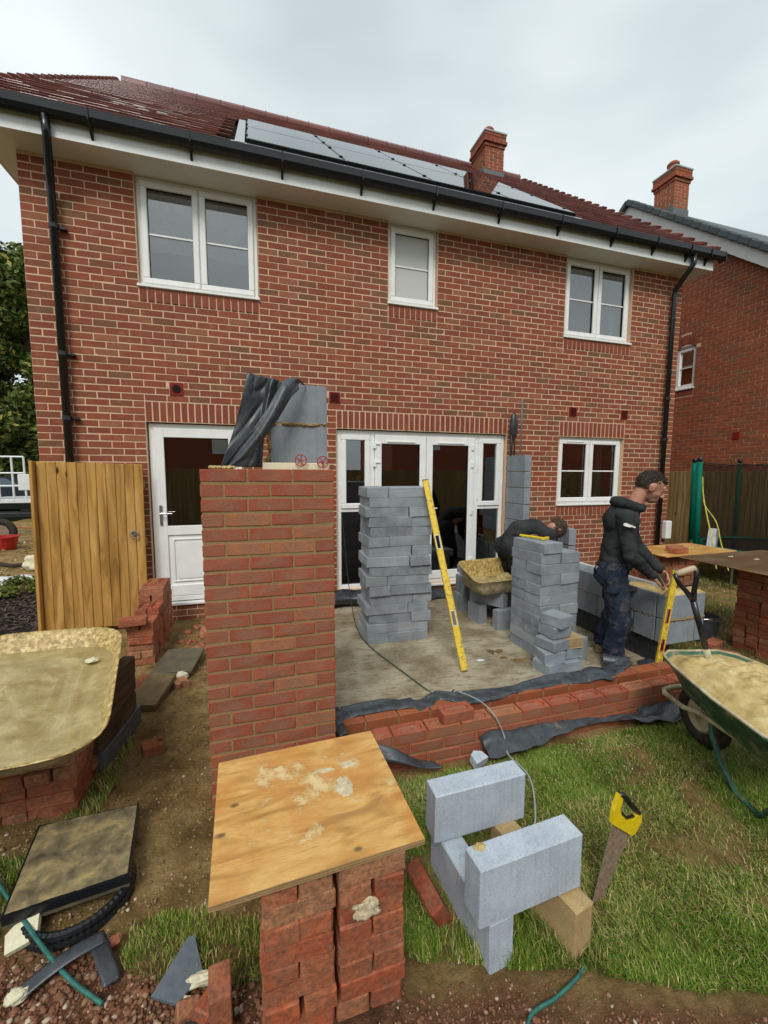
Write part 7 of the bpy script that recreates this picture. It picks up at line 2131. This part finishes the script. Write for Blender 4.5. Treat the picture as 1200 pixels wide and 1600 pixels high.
blades(9000, (2.62, 5.6, -4.7, -3.08), .02, .042, 11, 'tall_grass', width=.0017, lean=1.0)
blades(36000, (6.1, 10.8, -3.2, 3.6), .02, .05, 2, 'far_lawn_grass', .003)
blades(6000, (1.6, 2.35, -4.0, -3.5), .012, .036, 3, 'grass_patch', .0015)
blades(5000, (.9, 1.6, -3.75, -2.2), .02, .05, 4, 'grass_patch', .0016)
blades(2500, (2.70, 3.35, -4.22, -3.95), .03, .07, 5, 'long_grass_fringe', .0018)

def clods(n, region, smin, smax, mat, name, seed, accept, flat=.65):
    r = np.random.default_rng(seed)
    t = (1 + 5 ** .5) / 2
    iv = np.array([(-1, t, 0), (1, t, 0), (-1, -t, 0), (1, -t, 0), (0, -1, t), (0, 1, t), (0, -1, -t), (0, 1, -t), (t, 0, -1), (t, 0, 1), (-t, 0, -1), (-t, 0, 1)]); iv /= np.linalg.norm(iv[0])
    fi = np.array([(0, 11, 5), (0, 5, 1), (0, 1, 7), (0, 7, 10), (0, 10, 11), (1, 5, 9), (5, 11, 4), (11, 10, 2), (10, 7, 6), (7, 1, 8), (3, 9, 4), (3, 4, 2), (3, 2, 6), (3, 6, 8), (3, 8, 9), (4, 9, 5), (2, 4, 11), (6, 2, 10), (8, 6, 7), (9, 8, 1)])
    P_ = []
    while len(P_) < n:
        x, y = r.uniform(region[0], region[1]), r.uniform(region[2], region[3])
        if r.random() < accept(x, y): P_.append((x, y, ground_z(x, y)))
    P_ = np.array(P_)
    s = smin + (smax - smin) * r.random(n) ** 3.2
    V = iv[None] * (.65 + .6 * r.random((n, 12, 1)))
    V = V * (s[:, None] * (.6 + .6 * r.random((n, 3))))[:, None, :]
    V[:, :, 2] *= flat
    V = V + P_[:, None, :] + np.array([0, 0, 1]) * (s * .18)[:, None, None]
    me = bpy.data.meshes.new(name); me.vertices.add(12 * n); me.vertices.foreach_set('co', V.ravel())
    F_ = (fi[None] + (np.arange(n) * 12)[:, None, None]).reshape(-1)
    me.loops.add(60 * n); me.loops.foreach_set('vertex_index', F_)
    me.polygons.add(20 * n); me.polygons.foreach_set('loop_start', np.arange(20 * n) * 3); me.polygons.foreach_set('loop_total', np.full(20 * n, 3))
    me.materials.append(mat)
    at = me.attributes.new('tone', 'FLOAT', 'FACE'); at.data.foreach_set('value', np.repeat(r.random(n), 20))
    me.update(); me.validate()
    o = bpy.data.objects.new(name, me); COL.objects.link(o); o['kind'] = 'stuff'
    return o
notlawn = lambda x, y: (1 - lawn_mask(x, y)) * (.25 + .9 * max(0, noise.noise(Vector((x * 3, y * 3, 6))) + .3))
clods(15000, (.9, 2.62, -3.9, -.1), .0012, .011, M_CLOD, 'soil_crumbs', 1, notlawn)
clods(2600, (-5, 1.0, -.4, 9), .008, .05, M_CLOD, 'far_soil_crumbs', 2, lambda x, y: .6 if not mulch_mask(x, y) else .02)
clods(11000, (1.0, 2.2, -4.25, -3.45), .002, .015, M_CLODR, 'red_soil_rubble', 3, lambda x, y: red_mask(x, y) ** 2)
clods(9000, (2.55, 4.2, -4.75, -3.95), .0015, .009, M_CLODR, 'red_gravel_edge', 4, lambda x, y: red_mask(x, y) ** 2)
clods(260, (1.4, 2.0, -.95, -.1), .01, .05, MB_LOOSE, 'brick_rubble', 5, lambda x, y: .5)
clods(900, (3.4, 4.9, -3.45, -3.1), .002, .007, M_INSUL, 'spilt_chippings', 6, lambda x, y: max(0, noise.noise(Vector((x * 3.5, y * 5, 1))) + .1))
M_CHIP = m_plain('pale_chipping', (.55, .5, .42), .8, 0, .3, 50)
clods(420, (1.1, 2.6, -4.2, -.3), .002, .008, M_CHIP, 'pale_chippings', 7, lambda x, y: .5)
# crumbs and cleats on the slab
clods(500, (2.65, 5.5, -2.5, -.15), .002, .008, M_CLOD, 'slab_crumbs', 8, lambda x, y: max(0, noise.noise(Vector((x * 3, y * 3, 4))) + .2), .5)
